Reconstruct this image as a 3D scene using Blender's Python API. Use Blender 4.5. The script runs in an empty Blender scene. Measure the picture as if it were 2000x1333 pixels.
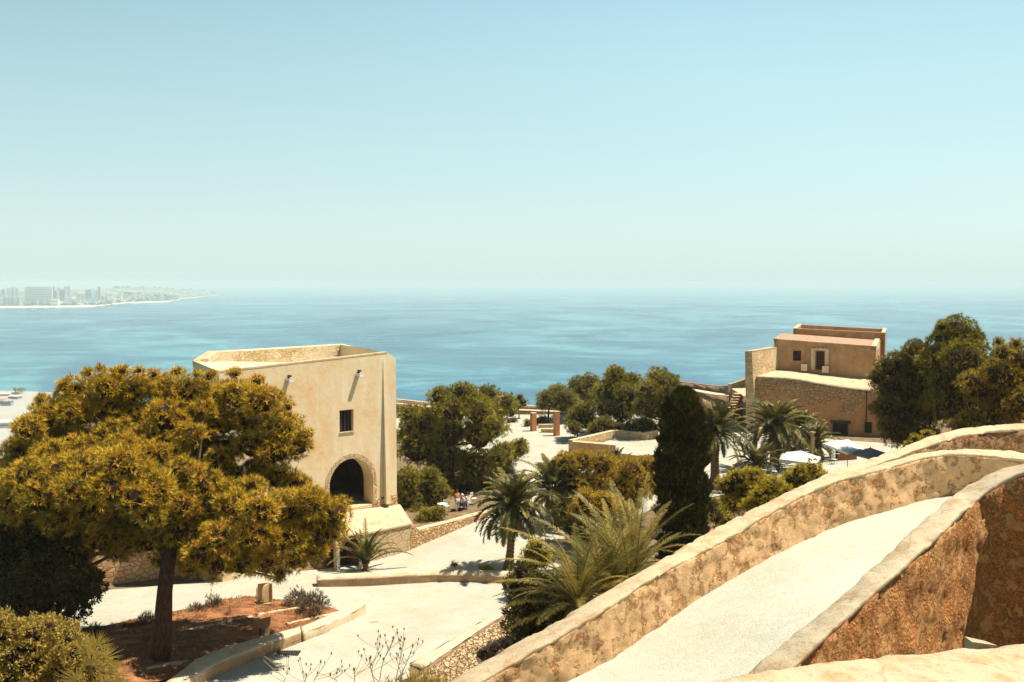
import bpy, bmesh, math, random
import numpy as np
from mathutils import Vector, noise, geometry

# ------------------------------------------------------------------ camera, sky, sun, exposure
SC = bpy.context.scene
COL = SC.collection
F = 1944.0                       # focal length in pixels of the 2000 px wide photograph
HR = 552.0                       # row of the horizon
PITCH = math.atan((666.5 - HR) / F)
SP, CP = math.sin(PITCH), math.cos(PITCH)
SEA = -160.0

cam = bpy.data.cameras.new('camera')
cam.lens = 36.0 * F / 2000.0
cam.sensor_width = 36.0
cam.clip_start = 0.2
cam.clip_end = 400000.0
camo = bpy.data.objects.new('camera', cam)
COL.objects.link(camo)
camo.location = (0, 0, 0)
camo.rotation_euler = (math.pi / 2 - PITCH, 0, 0)
SC.camera = camo

SUN_EL = math.radians(64)
SUN_AZ = math.radians(85)        # clockwise from +Y (the view direction)
sdir = Vector((math.sin(SUN_AZ) * math.cos(SUN_EL), math.cos(SUN_AZ) * math.cos(SUN_EL), math.sin(SUN_EL)))
sun = bpy.data.lights.new('sun', 'SUN')
sun.energy = 5.0
sun.angle = math.radians(0.55)
sun.color = (1.0, 0.93, 0.80)
suno = bpy.data.objects.new('sun', sun)
COL.objects.link(suno)
suno.rotation_euler = (-sdir).to_track_quat('-Z', 'Y').to_euler()
suno.location = (60, 10, 90)

world = bpy.data.worlds.new('World')
SC.world = world
world.use_nodes = True
nt = world.node_tree
nt.nodes.clear()
wo = nt.nodes.new('ShaderNodeOutputWorld')
bg = nt.nodes.new('ShaderNodeBackground')
sky = nt.nodes.new('ShaderNodeTexSky')
sky.sky_type = 'NISHITA'
sky.sun_disc = False
sky.sun_elevation = SUN_EL
sky.sun_rotation = SUN_AZ
sky.altitude = 160
sky.air_density = 1.0
sky.dust_density = 1.2
sky.ozone_density = 1.0
tc = nt.nodes.new('ShaderNodeTexCoord')
sep = nt.nodes.new('ShaderNodeSeparateXYZ')
nt.links.new(tc.outputs['Generated'], sep.inputs[0])
ramp = nt.nodes.new('ShaderNodeValToRGB')      # pale summer haze over the sky, by height above the horizon
nt.links.new(sep.outputs['Z'], ramp.inputs[0])
el = ramp.color_ramp.elements
SKYC = [(0.0, (4.85, 6.3, 5.9)), (0.05, (4.85, 6.3, 6.0)), (0.126, (4.30, 6.0, 6.0)), (0.20, (3.75, 5.65, 6.0)),
        (0.27, (3.15, 5.05, 5.75)), (0.36, (1.3, 2.0, 2.5)), (1.0, (0.5, 0.7, 0.95))]
el[0].position, el[0].color = 0.0, tuple(c / 10 for c in SKYC[0][1]) + (1,)
el[1].position, el[1].color = 1.0, tuple(c / 10 for c in SKYC[-1][1]) + (1,)
for p, c in SKYC[1:-1]:
    e = el.new(p)
    e.color = tuple(v / 10 for v in c) + (1,)
sc10 = nt.nodes.new('ShaderNodeVectorMath'); sc10.operation = 'SCALE'; sc10.inputs['Scale'].default_value = 10.0
nt.links.new(ramp.outputs[0], sc10.inputs[0])
mixw = nt.nodes.new('ShaderNodeMix'); mixw.data_type = 'RGBA'
mixw.inputs['Factor'].default_value = 0.85
nt.links.new(sky.outputs[0], mixw.inputs['A'])
lr = nt.nodes.new('ShaderNodeMath'); lr.operation = 'MULTIPLY'       # the sky is lighter towards the sun's side
nt.links.new(sep.outputs['X'], lr.inputs[0]); nt.links.new(sep.outputs['Z'], lr.inputs[1])
lr2 = nt.nodes.new('ShaderNodeMath'); lr2.operation = 'MULTIPLY_ADD'; lr2.use_clamp = False
nt.links.new(lr.outputs[0], lr2.inputs[0]); lr2.inputs[1].default_value = 1.5; lr2.inputs[2].default_value = 1.0
lr3 = nt.nodes.new('ShaderNodeClamp'); lr3.inputs['Min'].default_value = 0.6; lr3.inputs['Max'].default_value = 1.06
nt.links.new(lr2.outputs[0], lr3.inputs['Value'])
sc11 = nt.nodes.new('ShaderNodeVectorMath'); sc11.operation = 'SCALE'
nt.links.new(sc10.outputs[0], sc11.inputs[0]); nt.links.new(lr3.outputs[0], sc11.inputs['Scale'])
nt.links.new(sc11.outputs[0], mixw.inputs['B'])
nt.links.new(mixw.outputs['Result'], bg.inputs[0])
bg.inputs[1].default_value = 0.10
nt.links.new(bg.outputs[0], wo.inputs[0])

SC.view_settings.view_transform = 'Standard'
SC.view_settings.look = 'None'
SC.view_settings.exposure = 0.55
SC.view_settings.gamma = 1.0
SC.render.engine = 'CYCLES'
SC.cycles.max_bounces = 6
SC.cycles.diffuse_bounces = 1
SC.cycles.glossy_bounces = 2
SC.cycles.transmission_bounces = 2
SC.cycles.volume_bounces = 1
SC.cycles.caustics_reflective = False
SC.cycles.caustics_refractive = False
SC.cycles.use_denoising = True
SC.cycles.sample_clamp_indirect = 4.0

# ------------------------------------------------------------------ helpers
def P(px, py, D):
    """point seen at pixel (px,py) at distance D along the view axis"""
    cx, cy = (px - 1000) / F, (666.5 - py) / F
    dy = CP + cy * SP
    return Vector((cx * D / dy, D, (-SP + cy * CP) * D / dy))

def PZ(px, py, z):
    cx, cy = (px - 1000) / F, (666.5 - py) / F
    dy, dz = CP + cy * SP, -SP + cy * CP
    return Vector((cx * z / dz, dy * z / dz, z))

def ZR(py, D):
    return P(1000, py, D).z

def PX(px, D, z):
    """x of column px at depth D, height z"""
    return (px - 1000) / F * (D * CP - z * SP)

def link(o, parent=None):
    COL.objects.link(o)
    if parent is not None:
        o.parent = parent
    return o

def tag(o, label=None, cat=None, group=None, kind=None):
    if label: o['label'] = label
    if cat: o['category'] = cat
    if group: o['group'] = group
    if kind: o['kind'] = kind
    return o

def empty(name, loc, label=None, cat=None, group=None, rz=0):
    o = bpy.data.objects.new(name, None)
    o.location = loc
    o.rotation_euler = (0, 0, rz)
    o.empty_display_size = 0.3
    link(o)
    return tag(o, label, cat, group)

def put(o, parent):
    """parent o (built in world space) under an empty that stands at its place without moving it"""
    o.parent = parent
    o.matrix_parent_inverse = parent.matrix_basis.inverted()
    return o

def copy_tree(o, parent=None):
    c = o.copy()
    COL.objects.link(c)
    if parent is not None:
        c.parent = parent
    for ch in o.children:
        copy_tree(ch, c)
    return c

class MB:
    def __init__(s): s.v, s.f = [], []
    def poly(s, pts):
        n = len(s.v); s.v += [tuple(p) for p in pts]; s.f.append(tuple(range(n, n + len(pts))))
    def add(s, vs, fs):
        n = len(s.v); s.v += [tuple(p) for p in vs]; s.f += [tuple(i + n for i in f) for f in fs]
    def box(s, c, d, rz=0, bev=0.0):
        cx, cy, cz = c; hx, hy, hz = d[0] / 2, d[1] / 2, d[2] / 2
        ca, sa = math.cos(rz), math.sin(rz)
        vs = []
        for z in (-hz, hz):
            for x, y in ((-hx, -hy), (hx, -hy), (hx, hy), (-hx, hy)):
                vs.append((cx + x * ca - y * sa, cy + x * sa + y * ca, cz + z))
        s.add(vs, [(3, 2, 1, 0), (4, 5, 6, 7), (0, 1, 5, 4), (1, 2, 6, 5), (2, 3, 7, 6), (3, 0, 4, 7)])
    def tube(s, pts, rad, seg=8, wob=0.0):
        pts = [Vector(p) for p in pts]
        n = len(pts); base = len(s.v)
        up = Vector((0.13, 0.2, 1)).normalized()
        for i, p in enumerate(pts):
            t = (pts[min(i + 1, n - 1)] - pts[max(i - 1, 0)]).normalized()
            a = t.cross(Vector((1, 0.1, 0))) if abs(t.z) > 0.8 else t.cross(up)
            a.normalize(); b = t.cross(a)
            r = rad[i] if isinstance(rad, (list, tuple)) else rad
            for k in range(seg):
                th = 2 * math.pi * k / seg
                rr = r * (1 + wob * noise.noise(p * 2.3 + Vector((math.cos(th), math.sin(th), 0)) * 1.5))
                s.v.append(tuple(p + a * math.cos(th) * rr + b * math.sin(th) * rr))
        for i in range(n - 1):
            for k in range(seg):
                k2 = (k + 1) % seg
                s.f.append((base + i * seg + k, base + i * seg + k2, base + (i + 1) * seg + k2, base + (i + 1) * seg + k))
        s.f.append(tuple(base + k for k in reversed(range(seg))))
        s.f.append(tuple(base + (n - 1) * seg + k for k in range(seg)))
    def prism(s, poly, z0, z1):
        """poly: xy list (ccw); z0/z1 scalar or per-vertex list"""
        n = len(poly)
        z0 = z0 if isinstance(z0, (list, tuple)) else [z0] * n
        z1 = z1 if isinstance(z1, (list, tuple)) else [z1] * n
        vs = [(p[0], p[1], z) for p, z in zip(poly, z0)] + [(p[0], p[1], z) for p, z in zip(poly, z1)]
        fs = [tuple(reversed(range(n))), tuple(range(n, 2 * n))]
        fs += [(i, (i + 1) % n, n + (i + 1) % n, n + i) for i in range(n)]
        s.add(vs, fs)
    def build(s, name, mat, parent=None, smooth=False, fix=False):
        me = bpy.data.meshes.new(name)
        me.from_pydata(s.v, [], s.f)
        if fix:
            bm = bmesh.new(); bm.from_mesh(me)
            bmesh.ops.recalc_face_normals(bm, faces=bm.faces)
            bm.to_mesh(me); bm.free()
        me.materials.append(mat)
        if smooth:
            me.polygons.foreach_set('use_smooth', [True] * len(me.polygons))
        me.update()
        o = bpy.data.objects.new(name, me)
        COL.objects.link(o)
        if parent is not None: put(o, parent)
        return o

def tri_object(name, tris, var, mat, parent=None):
    """tris (m,3,3) world coords; var (m,) stored as face attribute 'v'"""
    m = len(tris)
    me = bpy.data.meshes.new(name)
    me.vertices.add(3 * m); me.loops.add(3 * m); me.polygons.add(m)
    me.vertices.foreach_set('co', np.ascontiguousarray(tris, dtype=np.float32).ravel())
    me.loops.foreach_set('vertex_index', np.arange(3 * m, dtype=np.int32))
    me.polygons.foreach_set('loop_start', np.arange(0, 3 * m, 3, dtype=np.int32))
    me.polygons.foreach_set('loop_total', np.full(m, 3, dtype=np.int32))
    a = me.attributes.new('v', 'FLOAT', 'FACE')
    a.data.foreach_set('value', np.ascontiguousarray(var, dtype=np.float32))
    me.materials.append(mat)
    me.update(); me.validate()
    o = bpy.data.objects.new(name, me)
    COL.objects.link(o)
    if parent is not None: put(o, parent)
    return o

def resample(pts, ds=None, n=None):
    """Catmull-Rom through pts, then even spacing"""
    pts = [np.array(p, float) for p in pts]
    if len(pts) == 2:
        dense = [pts[0] + (pts[1] - pts[0]) * t for t in np.linspace(0, 1, 60)]
    else:
        q = [2 * pts[0] - pts[1]] + pts + [2 * pts[-1] - pts[-2]]
        dense = []
        for i in range(1, len(q) - 2):
            for t in np.linspace(0, 1, 24, endpoint=False):
                a, b, c, d = q[i - 1], q[i], q[i + 1], q[i + 2]
                dense.append(0.5 * ((2 * b) + (-a + c) * t + (2 * a - 5 * b + 4 * c - d) * t * t + (-a + 3 * b - 3 * c + d) * t ** 3))
        dense.append(pts[-1])
    dense = np.array(dense)
    seg = np.r_[0, np.cumsum(np.linalg.norm(np.diff(dense, axis=0), axis=1))]
    if n is None: n = max(3, int(seg[-1] / ds) + 1)
    s = np.linspace(0, seg[-1], n)
    return np.stack([np.interp(s, seg, dense[:, k]) for k in range(dense.shape[1])], axis=1)

def grid_mesh(G, name, mat, parent=None, smooth=True, closed_j=False, caps=False):
    ni, nj = len(G), len(G[0])
    vs = [tuple(p) for row in G for p in row]
    fs = []
    for i in range(ni - 1):
        for j in range(nj if closed_j else nj - 1):
            j2 = (j + 1) % nj
            fs.append((i * nj + j, i * nj + j2, (i + 1) * nj + j2, (i + 1) * nj + j))
    if caps:
        fs.append(tuple(reversed(range(nj))))
        fs.append(tuple((ni - 1) * nj + j for j in range(nj)))
    m = MB(); m.v, m.f = vs, fs
    return m.build(name, mat, parent, smooth, fix=True)

def fbm(p, s, o=4):
    v, a = 0.0, 1.0
    for _ in range(o):
        v += a * noise.noise(p * s); s *= 2.1; a *= 0.5
    return v

def wall(name, A, B, botA, botB, mbody, mcap, label, cat='wall', cap=0.12, ds=0.3, kz=6, amp=0.02, sc=1.5,
         rnd=0.05, group=None, parent=None, overhang=0.012, cap_part='coping', body_part='wall_face', capamp=None, chip=0.0):
    """masonry wall whose top runs between edge A (one side) and edge B (other side); bottoms botA / botB (z or list)"""
    n = max(4, int(np.linalg.norm(np.diff(np.array([tuple(a) for a in A]), axis=0), axis=1).sum() / ds))
    ex = lambda V, bot: [tuple(v) + (b,) for v, b in zip(V, bot if isinstance(bot, (list, tuple)) else [bot] * len(V))]
    RA, RB = resample(ex(A, botA), n=n), resample(ex(B, botB), n=n)
    mid = [(Vector(RA[0][:3]) + Vector(RB[0][:3])) / 2]
    root = empty(name, (mid[0].x, mid[0].y, min(RA[0][3], RB[0][3])), label, cat, group) if parent is None else parent
    G, H = [], []
    ca = amp if capamp is None else capamp
    for i in range(n):
        a, b = Vector(RA[i][:3]), Vector(RB[i][:3])
        za, zb = RA[i][3], RB[i][3]
        side = (a - b); side.z = 0; side.normalize()
        row = []
        def dp(p, nrm, k=1.0):
            return p + nrm * amp * k * fbm(p, sc)
        for k in range(kz + 1):
            z = za + (a.z - cap - za) * k / kz
            row.append(dp(Vector((a.x, a.y, z)), side))
        for k in range(1, 4):
            q = a.lerp(b, k / 4); row.append(Vector((q.x, q.y, q.z - cap)))
        for k in range(kz, -1, -1):
            z = zb + (b.z - cap - zb) * k / kz
            row.append(dp(Vector((b.x, b.y, z)), -side))
        G.append(row)
        h = []
        a2, b2 = a + side * overhang, b - side * overhang
        W = (a2 - b2).length
        r = min(rnd, W * 0.3)
        prof = [(0, -cap - 0.01), (0, -r), (r * 0.3, -r * 0.3), (r, 0), (W * 0.3, 0.01), (W * 0.5, 0.015), (W * 0.7, 0.01), (W - r, 0), (W - r * 0.3, -r * 0.3), (W, -r), (W, -cap - 0.01)]
        for u, z in prof:
            q = a2.lerp(b2, u / W); q.z += z
            d = fbm(q, sc * 1.3)
            if chip and -0.06 < z < 0.005 or chip and u in (r, W - r): q.z -= chip * max(0.0, fbm(q + Vector((3, 7, 1)), 3.2) - 0.30)
            h.append(q + Vector((side.x * ca * 0.6 * fbm(q + Vector((9, 4, 2)), sc), side.y * ca * 0.6 * fbm(q + Vector((9, 4, 2)), sc), ca * 0.7 * d)))
        H.append(h)
    grid_mesh(G, body_part, mbody, root, True, caps=True)
    grid_mesh(H, cap_part, mcap, root, True, closed_j=True, caps=True)
    return root

# ------------------------------------------------------------------ materials
def mat_new(name):
    m = bpy.data.materials.new(name); m.use_nodes = True
    t = m.node_tree; t.nodes.clear()
    out = t.nodes.new('ShaderNodeOutputMaterial')
    b = t.nodes.new('ShaderNodeBsdfPrincipled')
    t.links.new(b.outputs[0], out.inputs[0])
    b.inputs['Roughness'].default_value = 0.85
    b.inputs['Specular IOR Level'].default_value = 0.25
    return m, t, b, out

def nd(t, typ, **kw):
    n = t.nodes.new(typ)
    for k, v in kw.items():
        if k in n.inputs.keys() if hasattr(n.inputs, 'keys') else False:
            n.inputs[k].default_value = v
        else:
            setattr(n, k, v)
    return n

def ramp_node(t, fac, stops, interp='LINEAR'):
    r = t.nodes.new('ShaderNodeValToRGB')
    r.color_ramp.interpolation = interp
    e = r.color_ramp.elements
    e[0].position, e[0].color = stops[0][0], tuple(stops[0][1]) + (1,)
    e[1].position, e[1].color = stops[-1][0], tuple(stops[-1][1]) + (1,)
    for p, c in stops[1:-1]:
        x = e.new(p); x.color = tuple(c) + (1,)
    t.links.new(fac, r.inputs[0])
    return r.outputs[0]

def g(v): return (v, v, v)

def noise_node(t, vec, scale, detail=5, rough=0.6, dist=0.0):
    n = t.nodes.new('ShaderNodeTexNoise')
    n.inputs['Scale'].default_value = scale; n.inputs['Detail'].default_value = detail
    n.inputs['Roughness'].default_value = rough; n.inputs['Distortion'].default_value = dist
    t.links.new(vec, n.inputs['Vector'])
    return n.outputs['Fac']

def coords(t, scale=(1, 1, 1), rot=(0, 0, 0)):
    geo = t.nodes.new('ShaderNodeNewGeometry')
    mp = t.nodes.new('ShaderNodeMapping')
    mp.inputs['Scale'].default_value = scale; mp.inputs['Rotation'].default_value = rot
    t.links.new(geo.outputs['Position'], mp.inputs[0])
    return mp.outputs[0]

def mixc(t, fac, a, b, mode='MIX'):
    m = t.nodes.new('ShaderNodeMix'); m.data_type = 'RGBA'; m.blend_type = mode
    for k, v in (('Factor', fac), ('A', a), ('B', b)):
        if hasattr(v, 'links'): t.links.new(v, m.inputs[k])
        else: m.inputs[k].default_value = v if k == 'Factor' else (tuple(v) + (1,) if len(v) == 3 else v)
    return m.outputs['Result']

def math_n(t, op, a, b=None):
    m = t.nodes.new('ShaderNodeMath'); m.operation = op
    for i, v in enumerate((a, b)):
        if v is None: continue
        if hasattr(v, 'links'): t.links.new(v, m.inputs[i])
        else: m.inputs[i].default_value = v
    return m.outputs[0]

def bump(t, b, h, strength=0.5, dist=0.05, prev=None):
    n = t.nodes.new('ShaderNodeBump')
    n.inputs['Strength'].default_value = strength; n.inputs['Distance'].default_value = dist
    t.links.new(h, n.inputs['Height'])
    if prev is not None: t.links.new(prev, n.inputs['Normal'])
    if b is not None: t.links.new(n.outputs[0], b.inputs['Normal'])
    return n.outputs[0]

def simple_mat(name, col, rough=0.8, var=0.12, scale=3.0, bs=0.2, bd=0.02):
    m, t, b, _ = mat_new(name)
    v = coords(t)
    n = noise_node(t, v, scale, 6)
    c = ramp_node(t, n, [(0.3, [x * (1 - var) for x in col]), (0.7, [min(1, x * (1 + var)) for x in col])])
    t.links.new(c, b.inputs['Base Color'])
    b.inputs['Roughness'].default_value = rough
    if bs: bump(t, b, noise_node(t, v, scale * 6, 4), bs, bd)
    return m

def plaster_mat(name, base, stain, pale, sc=0.5, bs=0.35):
    """limewashed render: broad blotches, vertical streaks, fine grain"""
    m, t, b, _ = mat_new(name)
    v = coords(t)
    vs = coords(t, (1.6, 1.6, 0.22))
    c = ramp_node(t, noise_node(t, v, sc, 7, 0.65), [(0.33, stain), (0.5, base), (0.68, pale)])
    s = ramp_node(t, noise_node(t, vs, 1.1, 5, 0.6), [(0.35, g(1)), (0.62, g(0))])
    c = mixc(t, math_n(t, 'MULTIPLY', s, 0.4), c, stain)
    sp = ramp_node(t, noise_node(t, v, 9, 4, 0.7), [(0.28, g(0.72)), (0.42, g(1)), (1, g(1))])
    c = mixc(t, 1.0, c, sp, 'MULTIPLY')
    t.links.new(c, b.inputs['Base Color'])
    n1 = bump(t, None, noise_node(t, v, 2.5, 5), bs, 0.06)
    bump(t, b, noise_node(t, v, 22, 4), bs, 0.012, n1)
    b.inputs['Roughness'].default_value = 0.92
    return m

def masonry_mat(name, stone_a, stone_b, mortar, scale=2.4, zs=1.5, joint=0.06, bs=0.9, plaster=None, pfac=0.5, psc=0.35, pdir=None):
    """rubble stone courses with mortar joints, optionally with plaster left on parts"""
    m, t, b, _ = mat_new(name)
    v = coords(t)
    vw = coords(t, (1, 1, zs))
    nz = t.nodes.new('ShaderNodeTexNoise'); nz.inputs['Scale'].default_value = scale * 0.8
    t.links.new(vw, nz.inputs['Vector'])
    vv = mixc(t, 0.06, vw, nz.outputs['Color'], 'ADD')
    v1 = t.nodes.new('ShaderNodeTexVoronoi'); v1.feature = 'F1'; v1.inputs['Scale'].default_value = scale
    v2 = t.nodes.new('ShaderNodeTexVoronoi'); v2.feature = 'DISTANCE_TO_EDGE'; v2.inputs['Scale'].default_value = scale
    for x in (v1, v2): t.links.new(vv, x.inputs['Vector'])
    sepc = t.nodes.new('ShaderNodeSeparateColor'); t.links.new(v1.outputs['Color'], sepc.inputs[0])
    st = mixc(t, sepc.outputs[0], stone_a, stone_b)
    st = mixc(t, 1.0, st, ramp_node(t, noise_node(t, v, 6, 6), [(0.3, g(0.7)), (0.7, g(1.15))]), 'MULTIPLY')
    jm = ramp_node(t, v2.outputs['Distance'], [(joint * 0.4, g(1)), (joint * 1.4, g(0))])
    c = mixc(t, jm, st, mortar)
    h = ramp_node(t, v2.outputs['Distance'], [(0.0, g(0)), (joint * 2.2, g(0.9)), (1, g(1))])
    bd = 0.09
    if plaster is not None:
        pm = ramp_node(t, noise_node(t, v, psc, 7, 0.68), [(pfac - 0.05, g(0)), (pfac + 0.02, g(1))])
        if pdir is not None:   # plaster fallen off above (or below) a height
            sz = t.nodes.new('ShaderNodeSeparateXYZ'); t.links.new(v, sz.inputs[0])
            hz = math_n(t, 'MULTIPLY', math_n(t, 'SUBTRACT', sz.outputs[2], pdir[0]), pdir[1])
            pm = ramp_node(t, math_n(t, 'ADD', noise_node(t, v, psc, 7, 0.68), hz), [(0.48, g(0)), (0.55, g(1))])
        pc = ramp_node(t, noise_node(t, v, 1.4, 6), [(0.3, [x * 0.82 for x in plaster]), (0.7, [min(1, x * 1.12) for x in plaster])])
        c = mixc(t, pm, c, pc)
        h = mixc(t, math_n(t, 'MULTIPLY', pm, 0.85), h, (0.9, 0.9, 0.9))
    t.links.new(c, b.inputs['Base Color'])
    n1 = bump(t, None, h, bs, bd)
    bump(t, b, noise_node(t, v, 14, 5, 0.7), 0.5, 0.03, n1)
    b.inputs['Roughness'].default_value = 0.93
    return m

def eroded_mat(name, plaster, rock, dark, scale=1.0, pfac=0.5, stones=True, spots=1.0, bs=0.8):
    """old lime plaster half fallen from rubble: pitted, cracked"""
    m, t, b, _ = mat_new(name)
    v = coords(t)
    big = noise_node(t, v, 1.5 * scale, 9, 0.72, 0.0)
    pm = ramp_node(t, big, [(pfac - 0.03, g(0)), (pfac + 0.015, g(1))])
    pc = ramp_node(t, noise_node(t, v, 1.1 * scale, 7, 0.65), [(0.3, [x * 0.72 for x in plaster]), (0.7, [min(1, x * 1.12) for x in plaster])])
    vo = t.nodes.new('ShaderNodeTexVoronoi'); vo.feature = 'F1'; vo.inputs['Scale'].default_value = 6.5 * scale
    nzc = t.nodes.new('ShaderNodeTexNoise'); nzc.inputs['Scale'].default_value = 5 * scale; t.links.new(v, nzc.inputs['Vector'])
    vv = mixc(t, 0.12, v, nzc.outputs['Color'], 'ADD')
    t.links.new(vv, vo.inputs['Vector'])
    sepc = t.nodes.new('ShaderNodeSeparateColor'); t.links.new(vo.outputs['Color'], sepc.inputs[0])
    rc = mixc(t, sepc.outputs[0], rock, [x * 1.35 for x in rock])
    cr = ramp_node(t, vo.outputs['Distance'], [(0.35, g(0)), (0.6, g(1))])
    rc = mixc(t, math_n(t, 'MULTIPLY', cr, 0.4), rc, dark)
    rc = mixc(t, ramp_node(t, noise_node(t, v, 13 * scale, 6, 0.75), [(0.36, g(0.75)), (0.5, g(0))]), rc, dark)
    c = mixc(t, pm, rc, pc)
    pits = ramp_node(t, noise_node(t, v, 9 * scale, 7, 0.8), [(0.34, g(min(1, 1.5 * spots))), (0.43, g(0))])
    c = mixc(t, pits, c, dark)
    grime = ramp_node(t, noise_node(t, v, 0.6 * scale, 6, 0.7), [(0.5, g(0)), (0.75, g(0.55 * spots))])
    c = mixc(t, grime, c, [dark[0] * 1.6, dark[1] * 1.9, dark[2] * 2.2])
    t.links.new(c, b.inputs['Base Color'])
    n0 = bump(t, None, big, bs, 0.20)
    hr = mixc(t, pm, ramp_node(t, vo.outputs['Distance'], [(0.1, g(1)), (0.7, g(0))]), (1, 1, 1))
    n1 = bump(t, None, hr, bs, 0.08, n0)
    bump(t, b, noise_node(t, v, 16 * scale, 7, 0.75), bs, 0.04, n1)
    b.inputs['Roughness'].default_value = 0.95
    return m

def coping_mat(name, base, stain, dark, k=1.0):
    m, t, b, _ = mat_new(name)
    v = coords(t)
    c = ramp_node(t, noise_node(t, v, 1.8 * k, 9, 0.72), [(0.36, stain), (0.50, base), (0.7, [min(1, x * 1.06) for x in base])])
    c = mixc(t, ramp_node(t, noise_node(t, v, 4.1 * k, 8, 0.8), [(0.32, g(0.8)), (0.43, g(0))]), c, dark)
    c = mixc(t, ramp_node(t, noise_node(t, v, 24, 4, 0.7), [(0.28, g(0.5)), (0.38, g(0))]), c, dark)
    wv = t.nodes.new('ShaderNodeTexVoronoi'); wv.feature = 'DISTANCE_TO_EDGE'; wv.inputs['Scale'].default_value = 0.8
    nzc = t.nodes.new('ShaderNodeTexNoise'); nzc.inputs['Scale'].default_value = 3; t.links.new(v, nzc.inputs['Vector'])
    t.links.new(mixc(t, 0.25, v, nzc.outputs['Color'], 'ADD'), wv.inputs['Vector'])
    crack = ramp_node(t, wv.outputs['Distance'], [(0.0, g(0.45)), (0.010, g(0))])
    c = mixc(t, crack, c, dark)
    t.links.new(c, b.inputs['Base Color'])
    n1 = bump(t, None, noise_node(t, v, 3.5 * k, 9, 0.75), 0.8, 0.06 / k)
    bump(t, b, noise_node(t, v, 30, 5, 0.7), 0.5, 0.012, n1)
    b.inputs['Roughness'].default_value = 0.93
    return m

def paving_mat(name, base, warm, joint=0.86, scale=5.0):
    m, t, b, _ = mat_new(name)
    v = coords(t)
    c = ramp_node(t, noise_node(t, v, 0.5, 9, 0.7), [(0.35, warm), (0.55, base)])
    c = mixc(t, 1.0, c, ramp_node(t, noise_node(t, v, 0.17, 6, 0.6), [(0.38, g(0.90)), (0.55, g(1.0))]), 'MULTIPLY')
    vo = t.nodes.new('ShaderNodeTexVoronoi'); vo.feature = 'DISTANCE_TO_EDGE'; vo.inputs['Scale'].default_value = scale
    v1 = t.nodes.new('ShaderNodeTexVoronoi'); v1.inputs['Scale'].default_value = scale
    t.links.new(v, vo.inputs['Vector']); t.links.new(v, v1.inputs['Vector'])
    sepc = t.nodes.new('ShaderNodeSeparateColor'); t.links.new(v1.outputs['Color'], sepc.inputs[0])
    c = mixc(t, 1.0, c, ramp_node(t, sepc.outputs[0], [(0, g(0.93)), (1, g(1.03))]), 'MULTIPLY')
    c = mixc(t, 1.0, c, ramp_node(t, vo.outputs['Distance'], [(0.0, g(joint)), (0.07, g(1))]), 'MULTIPLY')
    c = mixc(t, 1.0, c, ramp_node(t, noise_node(t, v, 2.2, 7, 0.7), [(0.25, g(0.86)), (0.45, g(1))]), 'MULTIPLY')
    t.links.new(c, b.inputs['Base Color'])
    n1 = bump(t, None, ramp_node(t, vo.outputs['Distance'], [(0, g(0)), (0.1, g(1))]), 0.35, 0.015)
    bump(t, b, noise_node(t, v, 9, 6, 0.7), 0.35, 0.03, n1)
    b.inputs['Roughness'].default_value = 0.9
    return m

def leaf_mat(name, stops, trans=0.3, rough=0.55, nscale=0.35):
    """foliage: per-leaf colour from attribute v, with a slow change across the plant"""
    m, t, b, out = mat_new(name)
    a = t.nodes.new('ShaderNodeAttribute'); a.attribute_name = 'v'
    n = noise_node(t, coords(t), nscale, 3)
    f = math_n(t, 'ADD', a.outputs['Fac'], math_n(t, 'MULTIPLY', math_n(t, 'SUBTRACT', n, 0.5), 0.7))
    c = ramp_node(t, f, stops)
    t.links.new(c, b.inputs['Base Color'])
    b.inputs['Roughness'].default_value = rough
    b.inputs['Specular IOR Level'].default_value = 0.25
    tr = t.nodes.new('ShaderNodeBsdfTranslucent'); t.links.new(c, tr.inputs[0])
    mx = t.nodes.new('ShaderNodeMixShader'); mx.inputs[0].default_value = trans
    t.links.new(b.outputs[0], mx.inputs[1]); t.links.new(tr.outputs[0], mx.inputs[2])
    t.links.new(mx.outputs[0], out.inputs[0])
    return m

def bark_mat(name, a, bcol, zs=0.35, scale=9):
    m, t, b, _ = mat_new(name)
    v = coords(t, (1, 1, zs))
    n = noise_node(t, v, scale, 6, 0.7)
    t.links.new(ramp_node(t, n, [(0.35, a), (0.65, bcol)]), b.inputs['Base Color'])
    bump(t, b, n, 1.0, 0.05)
    return m

M = {}
M['tower'] = plaster_mat('tower_plaster', (0.80, 0.635, 0.39), (0.78, 0.47, 0.225), (0.82, 0.72, 0.50), 0.4)
M['tower_in'] = masonry_mat('tower_inner_stone', (0.62, 0.43, 0.20), (0.68, 0.50, 0.26), (0.72, 0.56, 0.34), 2.6, 1.5, 0.05, plaster=(0.72, 0.56, 0.34), pfac=0.52)
M['pale_cap'] = coping_mat('pale_coping', (0.64, 0.50, 0.31), (0.54, 0.34, 0.17), (0.32, 0.17, 0.08))
M['white_cap'] = coping_mat('limewashed_coping', (0.60, 0.49, 0.32), (0.50, 0.32, 0.16), (0.24, 0.13, 0.07))
M['near_cap'] = coping_mat('near_coping', (0.60, 0.48, 0.30), (0.55, 0.32, 0.14), (0.32, 0.16, 0.075), 2.6)
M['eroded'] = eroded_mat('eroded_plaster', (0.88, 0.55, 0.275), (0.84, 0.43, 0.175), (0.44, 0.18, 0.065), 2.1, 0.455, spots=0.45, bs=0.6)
M['eroded_shade'] = eroded_mat('eroded_plaster_shade', (0.62, 0.35, 0.165), (0.58, 0.28, 0.11), (0.24, 0.11, 0.055), 1.9, 0.48, spots=0.8)  # darker copy of the ramp wall plaster: weaker light painted in
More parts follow.
